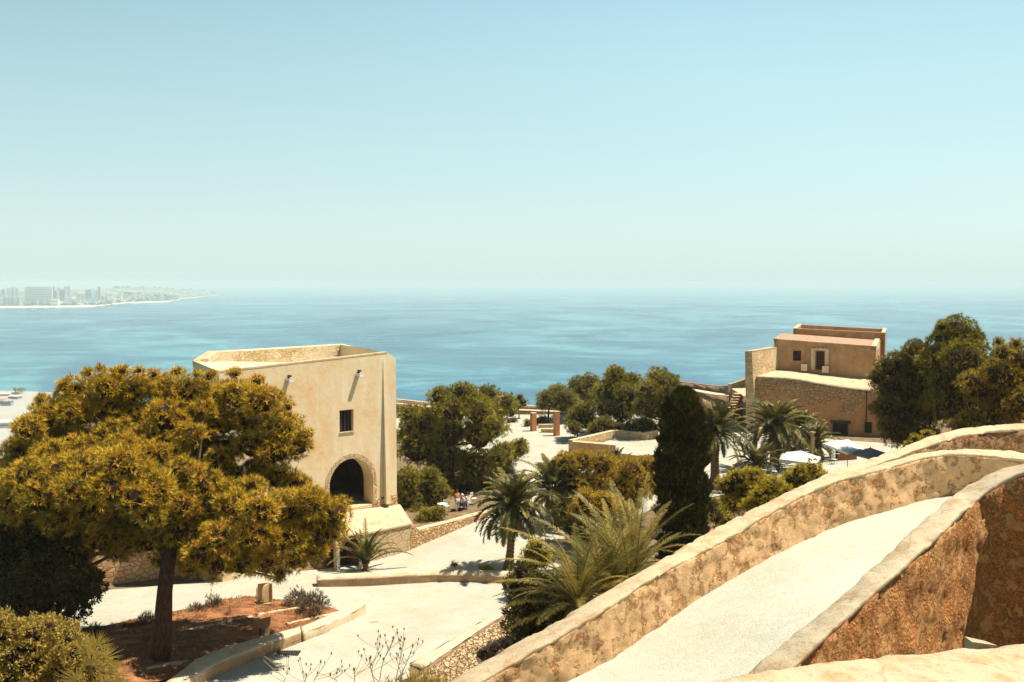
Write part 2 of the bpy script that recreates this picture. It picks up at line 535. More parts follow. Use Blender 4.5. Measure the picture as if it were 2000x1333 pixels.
M['rough'] = eroded_mat('raw_rubble_wall', (0.84, 0.44, 0.165), (0.76, 0.345, 0.11), (0.34, 0.12, 0.04), 2.6, 0.52, spots=0.4, bs=0.6)
M['curb'] = plaster_mat('kerb_plaster_shade', (0.44, 0.275, 0.15), (0.36, 0.21, 0.11), (0.52, 0.36, 0.21), 1.5, 0.6)  # browner than the planter plaster: shade on the wall faces is in the colour
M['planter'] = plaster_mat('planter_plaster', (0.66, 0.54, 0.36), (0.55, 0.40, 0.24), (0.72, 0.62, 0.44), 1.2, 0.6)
M['stone'] = masonry_mat('garden_wall_stone', (0.50, 0.27, 0.11), (0.66, 0.46, 0.24), (0.30, 0.15, 0.07), 2.6, 1.7, 0.06)
M['stone_pale'] = masonry_mat('pale_ashlar', (0.56, 0.40, 0.22), (0.62, 0.46, 0.27), (0.40, 0.25, 0.13), 1.3, 1.7, 0.03, 0.6)
M['stone_far'] = masonry_mat('old_fort_stone', (0.44, 0.24, 0.11), (0.54, 0.34, 0.16), (0.22, 0.11, 0.055), 1.9, 1.5, 0.04, 0.8,
                             plaster=(0.50, 0.25, 0.10), pfac=0.52, psc=0.5, pdir=(-13.9, -0.10))
M['stone_lit'] = masonry_mat('terrace_stone_lit', (0.56, 0.38, 0.19), (0.64, 0.47, 0.26), (0.42, 0.26, 0.13), 1.9, 1.5, 0.05, 0.7, plaster=(0.62, 0.46, 0.26), pfac=0.55)  # paler stone for sun-facing walls: sunlight is in the colour
M['seawall'] = plaster_mat('sea_wall_plaster', (0.34, 0.22, 0.14), (0.26, 0.15, 0.09), (0.40, 0.27, 0.17), 1.0)
M['house'] = plaster_mat('house_plaster', (0.50, 0.285, 0.14), (0.38, 0.19, 0.08), (0.56, 0.35, 0.18), 0.7)
M['roof'] = simple_mat('roof_tiles', (0.44, 0.28, 0.18), var=0.15, scale=2)
M['pave'] = paving_mat('pale_paving', (0.52, 0.50, 0.395), (0.49, 0.44, 0.31), 0.93, 6.0)
M['ramp'] = paving_mat('pale_cobbles', (0.59, 0.58, 0.465), (0.565, 0.53, 0.40), 0.965, 9.0)
M['soil'] = simple_mat('red_soil', (0.34, 0.145, 0.055), 0.95, 0.6, 1.3, 1.0, 0.14)
M['scrub'] = simple_mat('dry_ground', (0.22, 0.15, 0.08), 0.95, 0.35, 1.2, 0.9, 0.08)
M['rubble'] = masonry_mat('rubble_stone', (0.46, 0.30, 0.15), (0.62, 0.45, 0.25), (0.14, 0.08, 0.04), 4.0, 1.2, 0.06, 1.0)
M['brick'] = simple_mat('red_brick', (0.48, 0.20, 0.075), 0.9, 0.15, 4, 0.5, 0.02)
M['bark'] = bark_mat('pine_bark', (0.030, 0.013, 0.009), (0.115, 0.055, 0.030))
M['twig'] = bark_mat('grey_twigs', (0.08, 0.05, 0.035), (0.22, 0.16, 0.11))
M['core'] = simple_mat('crown_shade_core', (0.034, 0.016, 0.008), 0.95, 0.5, 5, 0.8, 0.08)  # near-black clump cores: painted shade for the crown interiors
M['palmbark'] = bark_mat('palm_bark', (0.10, 0.045, 0.02), (0.34, 0.19, 0.09), 2.5, 5)
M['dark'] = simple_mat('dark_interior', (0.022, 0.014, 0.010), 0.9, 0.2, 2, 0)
M['darkwood'] = simple_mat('dark_wood', (0.07, 0.030, 0.018), 0.7, 0.3, 5)
M['gate'] = simple_mat('gate_brick', (0.30, 0.11, 0.05), 0.9, 0.25, 3, 0.5)
M['wood'] = simple_mat('tan_board', (0.52, 0.36, 0.17), 0.6, 0.12, 3)
M['board'] = simple_mat('brown_board', (0.30, 0.18, 0.08), 0.6, 0.25, 3)
M['whitepaint'] = simple_mat('white_paint', (0.80, 0.80, 0.76), 0.5, 0.05, 3, 0)
M['canvas'] = simple_mat('white_canvas', (0.80, 0.80, 0.74), 0.8, 0.04, 1, 0.15)
M['greycanvas'] = simple_mat('grey_canvas', (0.24, 0.21, 0.19), 0.8, 0.08, 1, 0.1)
M['metal'] = simple_mat('grey_metal', (0.30, 0.30, 0.30), 0.4, 0.1, 3, 0)
M['darkmetal'] = simple_mat('dark_metal', (0.05, 0.05, 0.055), 0.5, 0.1, 3, 0)
M['lamppost'] = simple_mat('tan_post', (0.46, 0.30, 0.14), 0.6, 0.1, 3)
M['skin'] = simple_mat('skin', (0.55, 0.30, 0.20), 0.6, 0.05, 3, 0)
M['cloth_white'] = simple_mat('white_cloth', (0.78, 0.78, 0.76), 0.9, 0.04, 3, 0)
M['cloth_orange'] = simple_mat('orange_cloth', (0.60, 0.22, 0.08), 0.9, 0.08, 3, 0)
M['cloth_dark'] = simple_mat('dark_cloth', (0.05, 0.05, 0.08), 0.9, 0.08, 3, 0)
M['hair'] = simple_mat('dark_hair', (0.03, 0.02, 0.015), 0.7, 0.1, 3, 0)

M['pine_gold'] = leaf_mat('golden_pine_needles', [(0.0, (0.12, 0.085, 0.005)), (0.30, (0.30, 0.21, 0.010)), (0.60, (0.69, 0.468, 0.028)), (0.82, (0.77, 0.395, 0.035)), (1.0, (0.57, 0.18, 0.03))], 0.13, nscale=0.5)
M['pine_bronze'] = leaf_mat('bronze_pine_needles', [(0.0, (0.10, 0.075, 0.005)), (0.40, (0.26, 0.19, 0.010)), (0.75, (0.58, 0.40, 0.022)), (1.0, (0.60, 0.27, 0.03))], 0.12)
M['pine_amber'] = leaf_mat('amber_pine_needles', [(0.0, (0.16, 0.11, 0.008)), (0.4, (0.42, 0.28, 0.016)), (0.8, (0.66, 0.40, 0.02)), (1.0, (0.58, 0.26, 0.02))], 0.14)
M['pine_green'] = leaf_mat('green_pine_needles', [(0.0, (0.09, 0.080, 0.005)), (0.4, (0.20, 0.175, 0.009)), (0.8, (0.42, 0.335, 0.018)), (1.0, (0.54, 0.39, 0.03))], 0.12)
M['pine_dark'] = leaf_mat('dark_pine_needles', [(0.0, (0.08, 0.066, 0.004)), (0.5, (0.19, 0.15, 0.007)), (1.0, (0.42, 0.29, 0.018))], 0.10)
M['pine_soft'] = leaf_mat('grey_green_pine_needles', [(0.0, (0.14, 0.13, 0.02)), (0.5, (0.26, 0.23, 0.035)), (1.0, (0.42, 0.34, 0.05))], 0.14)
M['shrub_yel'] = leaf_mat('yellow_green_leaves', [(0.0, (0.22, 0.18, 0.006)), (0.5, (0.48, 0.37, 0.012)), (1.0, (0.74, 0.54, 0.03))], 0.15)
M['leaf_shade'] = leaf_mat('shade_toned_leaves', [(0.0, (0.03, 0.024, 0.005)), (0.6, (0.08, 0.06, 0.01)), (1.0, (0.22, 0.15, 0.03))], 0.1, 0.6)  # very dark leaf tones: shade under the pine is in the colour
M['shrub_dark'] = leaf_mat('dark_glossy_leaves', [(0.0, (0.04, 0.040, 0.006)), (0.6, (0.11, 0.098, 0.012)), (1.0, (0.32, 0.25, 0.04))], 0.25, 0.5)
M['shrub_olive'] = leaf_mat('olive_leaves', [(0.0, (0.22, 0.155, 0.03)), (0.5, (0.42, 0.29, 0.055)), (1.0, (0.64, 0.44, 0.10))], 0.3)
M['lavender'] = leaf_mat('grey_brown_sprigs', [(0.0, (0.10, 0.07, 0.045)), (0.5, (0.21, 0.15, 0.10)), (1.0, (0.33, 0.24, 0.15))], 0.2)
M['cypress'] = leaf_mat('cypress_scales', [(0.0, (0.02, 0.019, 0.004)), (0.55, (0.06, 0.053, 0.008)), (0.80, (0.20, 0.16, 0.018)), (1.0, (0.46, 0.35, 0.04))], 0.12)
M['palm'] = leaf_mat('palm_leaflets', [(0.0, (0.045, 0.045, 0.008)), (0.55, (0.11, 0.10, 0.016)), (1.0, (0.40, 0.31, 0.07))], 0.22, 0.4)
M['datepalm'] = leaf_mat('date_palm_leaflets', [(0.0, (0.10, 0.095, 0.015)), (0.5, (0.24, 0.195, 0.035)), (1.0, (0.66, 0.47, 0.12))], 0.25, 0.4)
M['deadpalm'] = leaf_mat('dry_palm_leaflets', [(0.0, (0.20, 0.12, 0.05)), (1.0, (0.42, 0.27, 0.11))], 0.2, 0.6)
M['drygrass'] = leaf_mat('dry_stalks', [(0.0, (0.22, 0.11, 0.03)), (0.5, (0.40, 0.22, 0.06)), (1.0, (0.55, 0.33, 0.10))], 0.25)
M['fartree'] = simple_mat('coast_trees', (0.02, 0.045, 0.03), 0.9, 0.3, 0.01, 0)
M['farwall'] = simple_mat('coast_plaster', (0.82, 0.78, 0.66), 0.8, 0.05, 0.01, 0)
M['fargrey'] = simple_mat('coast_grey_plaster', (0.34, 0.37, 0.38), 0.8, 0.05, 0.01, 0)
M['farwin'] = simple_mat('coast_window_bands', (0.16, 0.19, 0.20), 0.5, 0.05, 0.01, 0)
M['farroof'] = simple_mat('coast_tile_roof', (0.42, 0.20, 0.11), 0.8, 0.1, 0.01, 0)
M['boat'] = simple_mat('boat_hull', (0.8, 0.8, 0.78), 0.4, 0.02, 1, 0)

def sea_mat():
    m, t, b, _ = mat_new('sea_water')
    geo = t.nodes.new('ShaderNodeNewGeometry')
    mp = t.nodes.new('ShaderNodeMapping'); mp.inputs['Scale'].default_value = (0.00050, 0.00042, 0.001); mp.inputs['Rotation'].default_value = (0, 0, 0.5)
    t.links.new(geo.outputs['Position'], mp.inputs[0])
    n1 = noise_node(t, mp.outputs[0], 1.6, 8, 0.66, 2.2)
    mp2 = t.nodes.new('ShaderNodeMapping'); mp2.inputs['Scale'].default_value = (0.0034, 0.0042, 0.001); mp2.inputs['Rotation'].default_value = (0, 0, -0.6)
    t.links.new(geo.outputs['Position'], mp2.inputs[0])
    n2 = noise_node(t, mp2.outputs[0], 1.0, 7, 0.7, 1.4)
    f = math_n(t, 'ADD', math_n(t, 'MULTIPLY', n1, 0.6), math_n(t, 'MULTIPLY', n2, 0.4))
    c = ramp_node(t, f, [(0.40, (0.001, 0.070, 0.140)), (0.50, (0.003, 0.115, 0.19)), (0.60, (0.05, 0.27, 0.32))])  # paler slicks: reflected sky is put into the water colour
    t.links.new(c, b.inputs['Base Color'])
    r = ramp_node(t, f, [(0.38, g(0.30)), (0.62, g(0.18))])
    t.links.new(r, b.inputs['Roughness'])
    b.inputs['Specular IOR Level'].default_value = 0.12
    b.inputs['IOR'].default_value = 1.33
    mp3 = t.nodes.new('ShaderNodeMapping'); mp3.inputs['Scale'].default_value = (0.05, 0.12, 0.1)
    t.links.new(geo.outputs['Position'], mp3.inputs[0])
    bump(t, b, noise_node(t, mp3.outputs[0], 1.0, 5, 0.6), 0.25, 1.0)
    return m
M['sea'] = sea_mat()

def land_mat():
    m, t, b, _ = mat_new('headland_scrub')
    v = coords(t)
    c = ramp_node(t, noise_node(t, v, 0.004, 7, 0.7), [(0.40, (0.05, 0.075, 0.045)), (0.50, (0.24, 0.23, 0.15)), (0.62, (0.42, 0.38, 0.26))])
    t.links.new(c, b.inputs['Base Color'])
    return m
M['land'] = land_mat()
M['sand'] = simple_mat('beach_sand', (0.74, 0.64, 0.46), 0.9, 0.05, 0.02, 0)
M['portwall'] = simple_mat('port_plaster', (0.58, 0.55, 0.48), 0.9, 0.08, 0.1, 0)
M['port'] = simple_mat('port_concrete', (0.42, 0.40, 0.34), 0.9, 0.08, 0.02, 0)

# ------------------------------------------------------------------ terrain
CT = []
def ct(p): CT.append((p.x, p.y, p.z))
for a in [(650, 1333, -17.3),  (690, 1116, -19.5),
          (800, 1092, -19.5), (990, 1110, -18.9), (1080, 1022, -19.0), (1040, 900, -18.5), (1395, 946, -18.5), (1150, 930, -18.5),
          (200, 1168, -19.5), (300, 1152, -19.5), (395, 1150, -19.4), (510, 1140, -19.3), (900, 1060, -19.2), (200, 1235, -18.2), (315, 1290, -16.9), (500, 1195, -18.3), (420, 1180, -18.5)]:
    ct(PZ(*a))
for a in [(350, 1354, 41.0), (412, 1325, 43.0), (482, 1295, 45.4), (584, 1254, 49.2), (660, 1228, 52.2), (713, 1207, 55.2),
          (620, 1149, 61.7), (800, 1142, 62.2), (930, 1141, 62.4), (1000, 1144, 61.7), (800, 1298, 45.6), (868, 1258, 48.6), (935, 1218, 52.2), (985, 1191, 55.0)]:
    ct(P(*a))
for a in [(862, 1345, 43.0), (905, 1298, 46.8), (958, 1256, 50.0), (1010, 1218, 53.6)]:
    ct(P(*a))
for a in [(-2, 22, -9.6), (-8, 20, -10), (0, 30, -12.5), (-6, 32, -14.2), (-14, 30, -14.0), (-22, 32, -14.5), (2, 40, -16.4), (4, 50, -18.0), (-2, 42, -17.6), (0, 46, -18.3), (1.5, 51, -18.8), (-1, 36, -15.6), (-3.5, 45, -18.0),
          (10, 50, -17.0), (8, 35, -13.9), (12, 30, -11.5), (20, 40, -14.0), (20, 60, -17.8), (30, 70, -18), (35, 50, -15.5), (50, 80, -17),
          (29, 118, -17.7), (40, 110, -17.6), (50, 110, -17.4), (25, 128, -17.5), (0, 123, -18.5), (12, 122, -18.5), (3, 141, -18.6),
          (-15, 140, -18.4), (-14, 100, -18.9), (-6, 88, -19.0), (22, 100, -18.5), (14, 76, -18.8), (-20, 145, -18.4), (40, 150, -18),
          (-14, 72, -19.3), (-25, 66, -19.5), (-20, 85, -19.2), (60, 140, -18), (80, 90, -17), (0, 12, -8.5), (14, 20, -8.8), (25, 24, -9.0),
          (-10, 10, -9.5), (40, 20, -9), (0, 0, -4), (-20, 10, -12), (30, 5, -6), (6, 14, -8.6), (-30, 45, -17)]:
    CT.append(a)
CT = np.array(CT, float)
_d = np.linalg.norm(CT[:, None, :2] - CT[None, :, :2], axis=2)
_A = np.block([[_d + 0 * _d, np.ones((len(CT), 1))], [np.ones((1, len(CT))), np.zeros((1, 1))]])
_w = np.linalg.solve(_A + np.diag([-0.2] * len(CT) + [0]), np.r_[CT[:, 2], 0])

def ground(x, y):
    x = np.asarray(x, float); y = np.asarray(y, float)
    d = np.sqrt((x[..., None] - CT[:, 0]) ** 2 + (y[..., None] - CT[:, 1]) ** 2)
    z = d @ _w[:-1] + _w[-1]
    z = z - np.clip(y - 147.0, 0, None) * 1.6 - np.clip(-(0.42 * np.clip(y, 20, 200) + 4) - x, 0, None) * 1.2 - np.clip(x - 95, 0, None) * 1.2
    return np.clip(z, SEA - 3, None)

def gz(x, y): return float(ground(x, y))

def terrain():
    xs = np.r_[np.linspace(-260, -62, 18), np.arange(-60, 96, 1.5), np.linspace(98, 300, 20)]
    ys = np.r_[np.arange(-12, 150, 1.5), np.linspace(152, 290, 22)]
    X, Y = np.meshgrid(xs, ys)
    Z = ground(X, Y)
    G = [[(X[i, j], Y[i, j], Z[i, j]) for j in range(len(xs))] for i in range(len(ys))]
    o = grid_mesh(G, 'terrain', M['scrub'])
    tag(o, 'dry castle hillside', kind='structure')
terrain()

def draped(name, poly, spacing, off, mat, kind='structure', relief=0.0, label=None):
    poly = [(float(p[0]), float(p[1])) for p in poly]
    P2 = []
    for i, a in enumerate(poly):
        b = poly[(i + 1) % len(poly)]
        L = math.dist(a, b); k = max(1, int(L / spacing))
        P2 += [(a[0] + (b[0] - a[0]) * j / k, a[1] + (b[1] - a[1]) * j / k) for j in range(k)]
    nb = len(P2)
    xs = [p[0] for p in P2]; ys = [p[1] for p in P2]
    pts = list(P2)
    def inside(x, y):
        c = False
        for i in range(nb):
            x1, y1 = P2[i]; x2, y2 = P2[i - 1]
            if (y1 > y) != (y2 > y) and x < (x2 - x1) * (y - y1) / (y2 - y1) + x1: c = not c
        return c
    x = min(xs)
    while x < max(xs):
        y = min(ys)
        while y < max(ys):
            jx, jy = x + 0.1 * math.sin(y * 7), y + 0.1 * math.sin(x * 5)
            if inside(jx, jy): pts.append((jx, jy))
            y += spacing
        x += spacing
    v, e, f, *_ = geometry.delaunay_2d_cdt([Vector(p) for p in pts], [], [list(range(nb))], 1, 1e-4)
    Z = ground(np.array([p[0] for p in v]), np.array([p[1] for p in v]))
    mb = MB()
    mb.v = [(p[0], p[1], z + off + relief * fbm(Vector((p[0], p[1], 0)), 1.1)) for p, z in zip(v, Z)]
    mb.f = [tuple(q) for q in f]
    o = mb.build(name, mat, None, True, fix=False)
    me = o.data
    if me.polygons and me.polygons[0].normal.z < 0: me.flip_normals()
    return tag(o, label, kind=kind)

def xy(px, py, z): p = PZ(px, py, z); return (p.x, p.y)

# pale paved path from the gate up past the low walls, and the plaza beyond
path_poly = [xy(300, 1400, -16.6), xy(640, 1400, -16.6), P(800, 1330, 43.8), P(800, 1296, 45.6), P(868, 1256, 48.6), P(935, 1216, 52.2), P(985, 1189, 55.0), (0.5, 62), (4, 66), (6.5, 74),
             (12, 82), (22, 88), (34, 94), (44, 104), (40, 108.5), (27.6, 116.5), (24, 130), (8, 141), (-4, 143.5), (-16, 145), (-16, 128), (-6, 108),
             (-2, 95), (0, 84), (-5.5, 76), (-8.5, 70), (-12.5, 66.5), (-20.5, 63.5), (-25.5, 62), (-29, 57), (-26.5, 51), (-21, 51.5), (-16, 57.8), (-12, 58),
             (-9.2, 55.2), (-9.6, 51), (-11.6, 46.5), (-13.6, 43)]
draped('path', path_poly, 1.5, 0.07, M['pave'], label='pale stone paving')
# soil of the planting bed under the large pine
bed_poly = [xy(180, 1232, -18.2), xy(270, 1212, -18.3), xy(370, 1192, -18.4), xy(480, 1163, -18.6), xy(560, 1172, -18.6), xy(640, 1178, -18.5), (-9.3, 55.1), (-9.8, 51), (-11.8, 46.5), (-13.8, 43),
            (-17, 39), (-22, 40), (-24, 44), (-23, 49)]
draped('planting_bed', bed_poly, 0.5, 0.16, M['soil'], relief=0.10, label='reddish soil bed')

# ------------------------------------------------------------------ low walls by the path
def pts(*a): return [P(*q) for q in a]

A = pts((321, 1331, 41.0), (395, 1280, 43.6), (465, 1255, 46.0), (584, 1222, 49.5))
B = pts((350, 1340, 40.6), (425, 1296, 43.0), (490, 1270, 45.4), (588, 1231, 49.2))
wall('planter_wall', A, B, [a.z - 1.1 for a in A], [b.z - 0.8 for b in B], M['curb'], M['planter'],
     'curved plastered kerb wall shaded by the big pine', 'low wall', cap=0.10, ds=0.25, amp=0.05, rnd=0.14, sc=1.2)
A = pts((587, 1222, 49.6), (650, 1196, 52.6), (700, 1173, 55.6), (708, 1170, 55.8))
B = pts((592, 1232, 49.2), (660, 1206, 52.2), (709, 1180, 55.2), (714, 1176, 55.4))
wall('planter_wall', A, B, [a.z - 1.1 for a in A], [b.z - 0.8 for b in B], M['planter'], M['planter'],
     'sunlit end of the kerb wall beside the grey bushes', 'low wall', cap=0.10, ds=0.25, amp=0.04, rnd=0.14, sc=1.2)
A = pts((618, 1122, 62.6), (700, 1117, 62.6), (800, 1111, 63.0), (866, 1109, 63.4), (930, 1111, 63.2), (1010, 1114, 62.4))
B = pts((620, 1129, 61.7), (700, 1126, 61.8), (800, 1121, 62.2), (866, 1119, 62.6), (930, 1121, 62.4), (1010, 1124, 61.6))
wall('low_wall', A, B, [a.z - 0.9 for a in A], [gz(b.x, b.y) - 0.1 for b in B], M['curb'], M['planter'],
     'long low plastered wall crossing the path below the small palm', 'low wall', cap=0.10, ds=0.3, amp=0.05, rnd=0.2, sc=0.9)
# kerb along the edge of the path above the rubble slope
A = pts((800, 1296, 45.6), (868, 1256, 48.6), (935, 1216, 52.2), (985, 1189, 55.0), (1010, 1176, 56.5))
B = pts((826, 1302, 45.0), (885, 1262, 48.2), (945, 1222, 51.8), (992, 1193, 54.8), (1015, 1180, 56.2))
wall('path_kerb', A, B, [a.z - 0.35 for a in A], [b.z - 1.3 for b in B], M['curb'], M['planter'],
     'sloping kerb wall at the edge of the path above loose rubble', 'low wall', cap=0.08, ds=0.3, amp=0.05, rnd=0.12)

# masonry wall along the path towards the palms
A = pts((801, 1033, 71.8), (860, 1019, 74.5), (932, 1000, 79.0), (1010, 982, 85.0), (1090, 968, 92))
B = pts((803, 1038, 71.4), (860, 1024, 74.1), (932, 1005, 78.6), (1010, 986, 84.6), (1090, 972, 91.6))
wall('stone_wall', A, B, [a.z - 2.2 for a in A], [gz(b.x, b.y) - 0.1 for b in B], M['stone'], M['pale_cap'],
     'orange rubble stone wall rising beside the sloping path', 'stone wall', cap=0.07, ds=0.5, amp=0.04, rnd=0.05, body_part='stonework')
# wall behind the big pine
A = pts((-420, 1060, 57.0), (-60, 1040, 61.0), (60, 1030, 62.0), (200, 1018, 63.5), (300, 1010, 65.0), (372, 1004, 66.2))
B = pts((-420, 1066, 56.6), (-60, 1046, 60.6), (60, 1036, 61.6), (200, 1024, 63.1), (300, 1016, 64.6), (372, 1010, 65.8))
M['backwall'] = masonry_mat('patched_wall_stone', (0.56, 0.30, 0.13), (0.66, 0.44, 0.24), (0.36, 0.18, 0.08), 2.0, 1.6, 0.05, 0.7, plaster=(0.62, 0.38, 0.21), psc=0.4, pdir=(-17.9, 0.35))
wall('garden_wall', A, B, [a.z - 6 for a in A], [-20.0 for b in B], M['backwall'], M['pale_cap'],
     'tall patched wall of orange stone and plaster behind the large pine', 'stone wall', cap=0.1, ds=0.6, amp=0.06, body_part='stonework')

# shaded pier standing at the end of that wall
mb = MB(); mb.prism([(PX(387, 65.0, -19), 65.0), (PX(401, 63.6, -19), 63.6), (PX(430, 64.6, -19), 64.6), (PX(416, 66.6, -19), 66.6)], -19.9, -16.0)
o = mb.build('wall_pier', M['curb'], None, fix=True)
tag(o, 'dark plastered pier under the pine boughs at the wall end', 'pier')

# ------------------------------------------------------------------ ramp with its walls
def seq(a): return pts(*a)
foot = seq([(1010, 1392, 16.2), (1120, 1331, 17.0), (1266, 1235, 18.5), (1402, 1147, 20.0), (1500, 1092, 21.0), (1600, 1043, 22.2), (1700, 1008, 22.9), (1792, 982, 23.5), (1870, 966, 23.8), (2010, 950, 23.6), (2150, 945, 23.0)])
tin = seq([(820, 1400, 15.4), (938, 1329, 16.3), (1120, 1227, 17.0), (1298, 1113, 18.8), (1415, 1053, 20.1), (1500, 1003, 21.0), (1604, 950, 22.2), (1720, 916, 23.0), (1800, 894, 23.5), (1860, 886, 23.8), (1940, 886, 23.8), (2010, 900, 23.4), (2150, 930, 22.8)])
def at_px(line, px):
    for a, b in zip(line[:-1], line[1:]):
        pa = 1000 + F * a.x / (a.y * CP - a.z * SP); pb = 1000 + F * b.x / (b.y * CP - b.z * SP)
        if pa <= px <= pb: return a.lerp(b, (px - pa) / (pb - pa))
    return line[0] if px < 1000 else line[-1]
def colof(p): return 1000 + F * p.x / (p.y * CP - p.z * SP)
tout = seq([(770, 1392, 16.4), (882, 1329, 17.2), (1020, 1249, 17.75), (1142, 1180, 18.2), (1272, 1104, 19.3), (1363, 1050, 20.3), (1460, 1000, 21.4), (1560, 950, 22.5), (1640, 925, 23.3), (1720, 907.5, 23.8), (1800, 885.5, 24.2), (1860, 878, 24.45), (1940, 877, 24.45), (2010, 888, 24.1), (2150, 915, 23.6)])
def cont(line, *steps):
    for st in steps: line.append(line[-1] + Vector(st))
for L_q in (foot, tin, tout): cont(L_q, (3.5, -1.2, 0.25), (4.5, -3.0, 0.4), (4.0, -4.5, 0.5))
nn = 19
tin_r = [Vector(q) for q in resample([tuple(p) for p in tin], n=nn)]
tout_r = [Vector(q) for q in resample([tuple(p) for p in tout], n=nn)]
foot_z = [at_px(foot, colof(p)).z - 0.25 for p in tin_r]
wall('ramp_wall', tout_r, tin_r, [p.z - 3.5 for p in tout_r], foot_z, M['eroded'], M['pale_cap'],
     'crumbling plastered wall on the outer side of the cobbled ramp', 'ramp wall', cap=0.06, ds=0.07, kz=22, amp=0.05, sc=2.6, rnd=0.02, capamp=0.028, overhang=0.0, chip=0.11)
# higher wall beyond it
ho = seq([(1470, 996, 22.6), (1612, 927, 24.6), (1725, 887, 26.0), (1825, 850, 27.2), (1900, 834, 28.0), (2000, 827, 28.6), (2120, 826, 29.2)])
hi = seq([(1490, 999, 22.2), (1618, 940, 24.1), (1725, 902, 25.4), (1825, 866, 26.6), (1900, 846, 27.4), (2000, 837, 28.0), (2120, 836, 28.6)])
cont(ho, (4, -0.3, 0), (6, -2.5, 0.1), (6, -4.5, 0.2)); cont(hi, (4, -0.3, 0), (6, -2.5, 0.1), (6, -4.5, 0.2))
wall('upper_ramp_wall', ho, hi, [p.z - 5 for p in ho], [p.z - 3 for p in hi], M['eroded_shade'], M['pale_cap'],
     'shade-toned weathered wall standing above and beyond the ramp wall', 'ramp wall', cap=0.06, ds=0.1, kz=18, amp=0.05, sc=2.4, capamp=0.025, rnd=0.02, overhang=0.0, chip=0.10)
# near parapet with a raw rubble face towards the viewer
nl = seq([(1400, 1372, 11.5), (1484, 1294, 11.9), (1570, 1222, 12.4), (1656, 1152, 12.9), (1760, 1056, 13.8), (1810, 1010, 14.4), (1872, 960, 15.3), (1930, 927, 15.8), (2000, 906, 15.6), (2140, 880, 14.9)])
nr = seq([(1475, 1372, 11.05), (1560, 1290, 11.45), (1634, 1220, 11.95), (1704, 1156, 12.4), (1800, 1074, 13.3), (1850, 1026, 13.9), (1896, 984, 14.6), (1935, 953, 14.85), (2003, 921, 14.85), (2140, 895, 14.2)])
cont(nl, (2.5, -1.6, 0.1), (3.5, -3.4, 0.25), (3, -4.5, 0.3)); cont(nr, (2.3, -1.5, 0.1), (3.2, -3.2, 0.25), (2.7, -4.3, 0.3))
wall('near_parapet', nl, nr, [p.z - 3.2 for p in nl], [p.z - 5.5 for p in nr], M['rough'], M['white_cap'],
     'broad rounded parapet curving up beside the ramp above a raw rubble face', 'parapet', cap=0.07, ds=0.07, kz=44, amp=0.085, sc=2.4, rnd=0.025, capamp=0.035, overhang=0.0, chip=0.10)
# ramp surface
def ramp_surface():
    fr = resample([tuple(p) for p in foot], n=60)
    nr_ = resample([tuple(p) for p in nl], n=60)
    G = []
    for a, b in zip(fr, nr_):
        a = Vector(a); b = Vector(b)
        bz = a.z + 0.02
        bot = Vector((b.x, b.y, min(bz, b.z - 0.55)))
        G.append([Vector((a.x, a.y, a.z)).lerp(bot, t) + Vector((0, 0, 0.02 * fbm(a.lerp(bot, t), 0.8))) for t in np.linspace(-0.03, 1.03, 28)])
    o = grid_mesh(G, 'ramp', M['ramp'])
    tag(o, 'pale cobbled ramp', kind='structure')
ramp_surface()
# slope of ground between the two outer walls
def strip(name, la, lb, mat, n=30, off=0.0, label=None):
    a = resample([tuple(p) for p in la], n=n); b = resample([tuple(p) for p in lb], n=n)
    G = [[Vector(p).lerp(Vector(q), t) + Vector((0, 0, off)) for t in np.linspace(0, 1, 6)] for p, q in zip(a, b)]
    return tag(grid_mesh(G, name, mat), label, kind='structure')
strip('upper_path', [Vector((p.x, p.y, p.z - 0.95)) for p in hi], [Vector((p.x, p.y, p.z - 1.2)) for p in tout_r[7:]], M['pave'])
# coping of the terrace the photograph was taken from
fa = seq([(1230, 1352, 5.2), (1350, 1331, 5.35), (1480, 1306, 5.5), (1600, 1288, 5.65), (1710, 1277, 5.75), (1850, 1266, 5.9), (2000, 1251, 6.05), (2150, 1240, 6.2)])
cont(fa, (1.2, 0.1, 0.02), (2.0, -0.2, 0.02), (2.0, -0.6, 0.02))
fb = [Vector((p.x + 0.06, p.y - 0.62, p.z - 0.02)) for p in fa]
wall('terrace_parapet', fa, fb, [p.z - 2.5 for p in fa], [p.z - 1.6 for p in fb], M['eroded'], M['near_cap'],
     'broad pale coping along the very bottom of the view', 'parapet', cap=0.08, ds=0.035, kz=6, amp=0.03, sc=4.0, rnd=0.08, capamp=0.028)
mb = MB(); c = P(1908, 1252, 6.35)
mb.prism([(c.x - 0.06, c.y - 0.06), (c.x + 0.12, c.y - 0.03), (c.x + 0.09, c.y + 0.08), (c.x - 0.05, c.y + 0.07)], c.z - 0.25, [c.z + 0.015, c.z - 0.02, c.z - 0.03, c.z + 0.005])
tag(mb.build('loose_stone', M['pale_cap'], None, fix=True), 'small pale slab of stone lying behind the coping', 'stone')

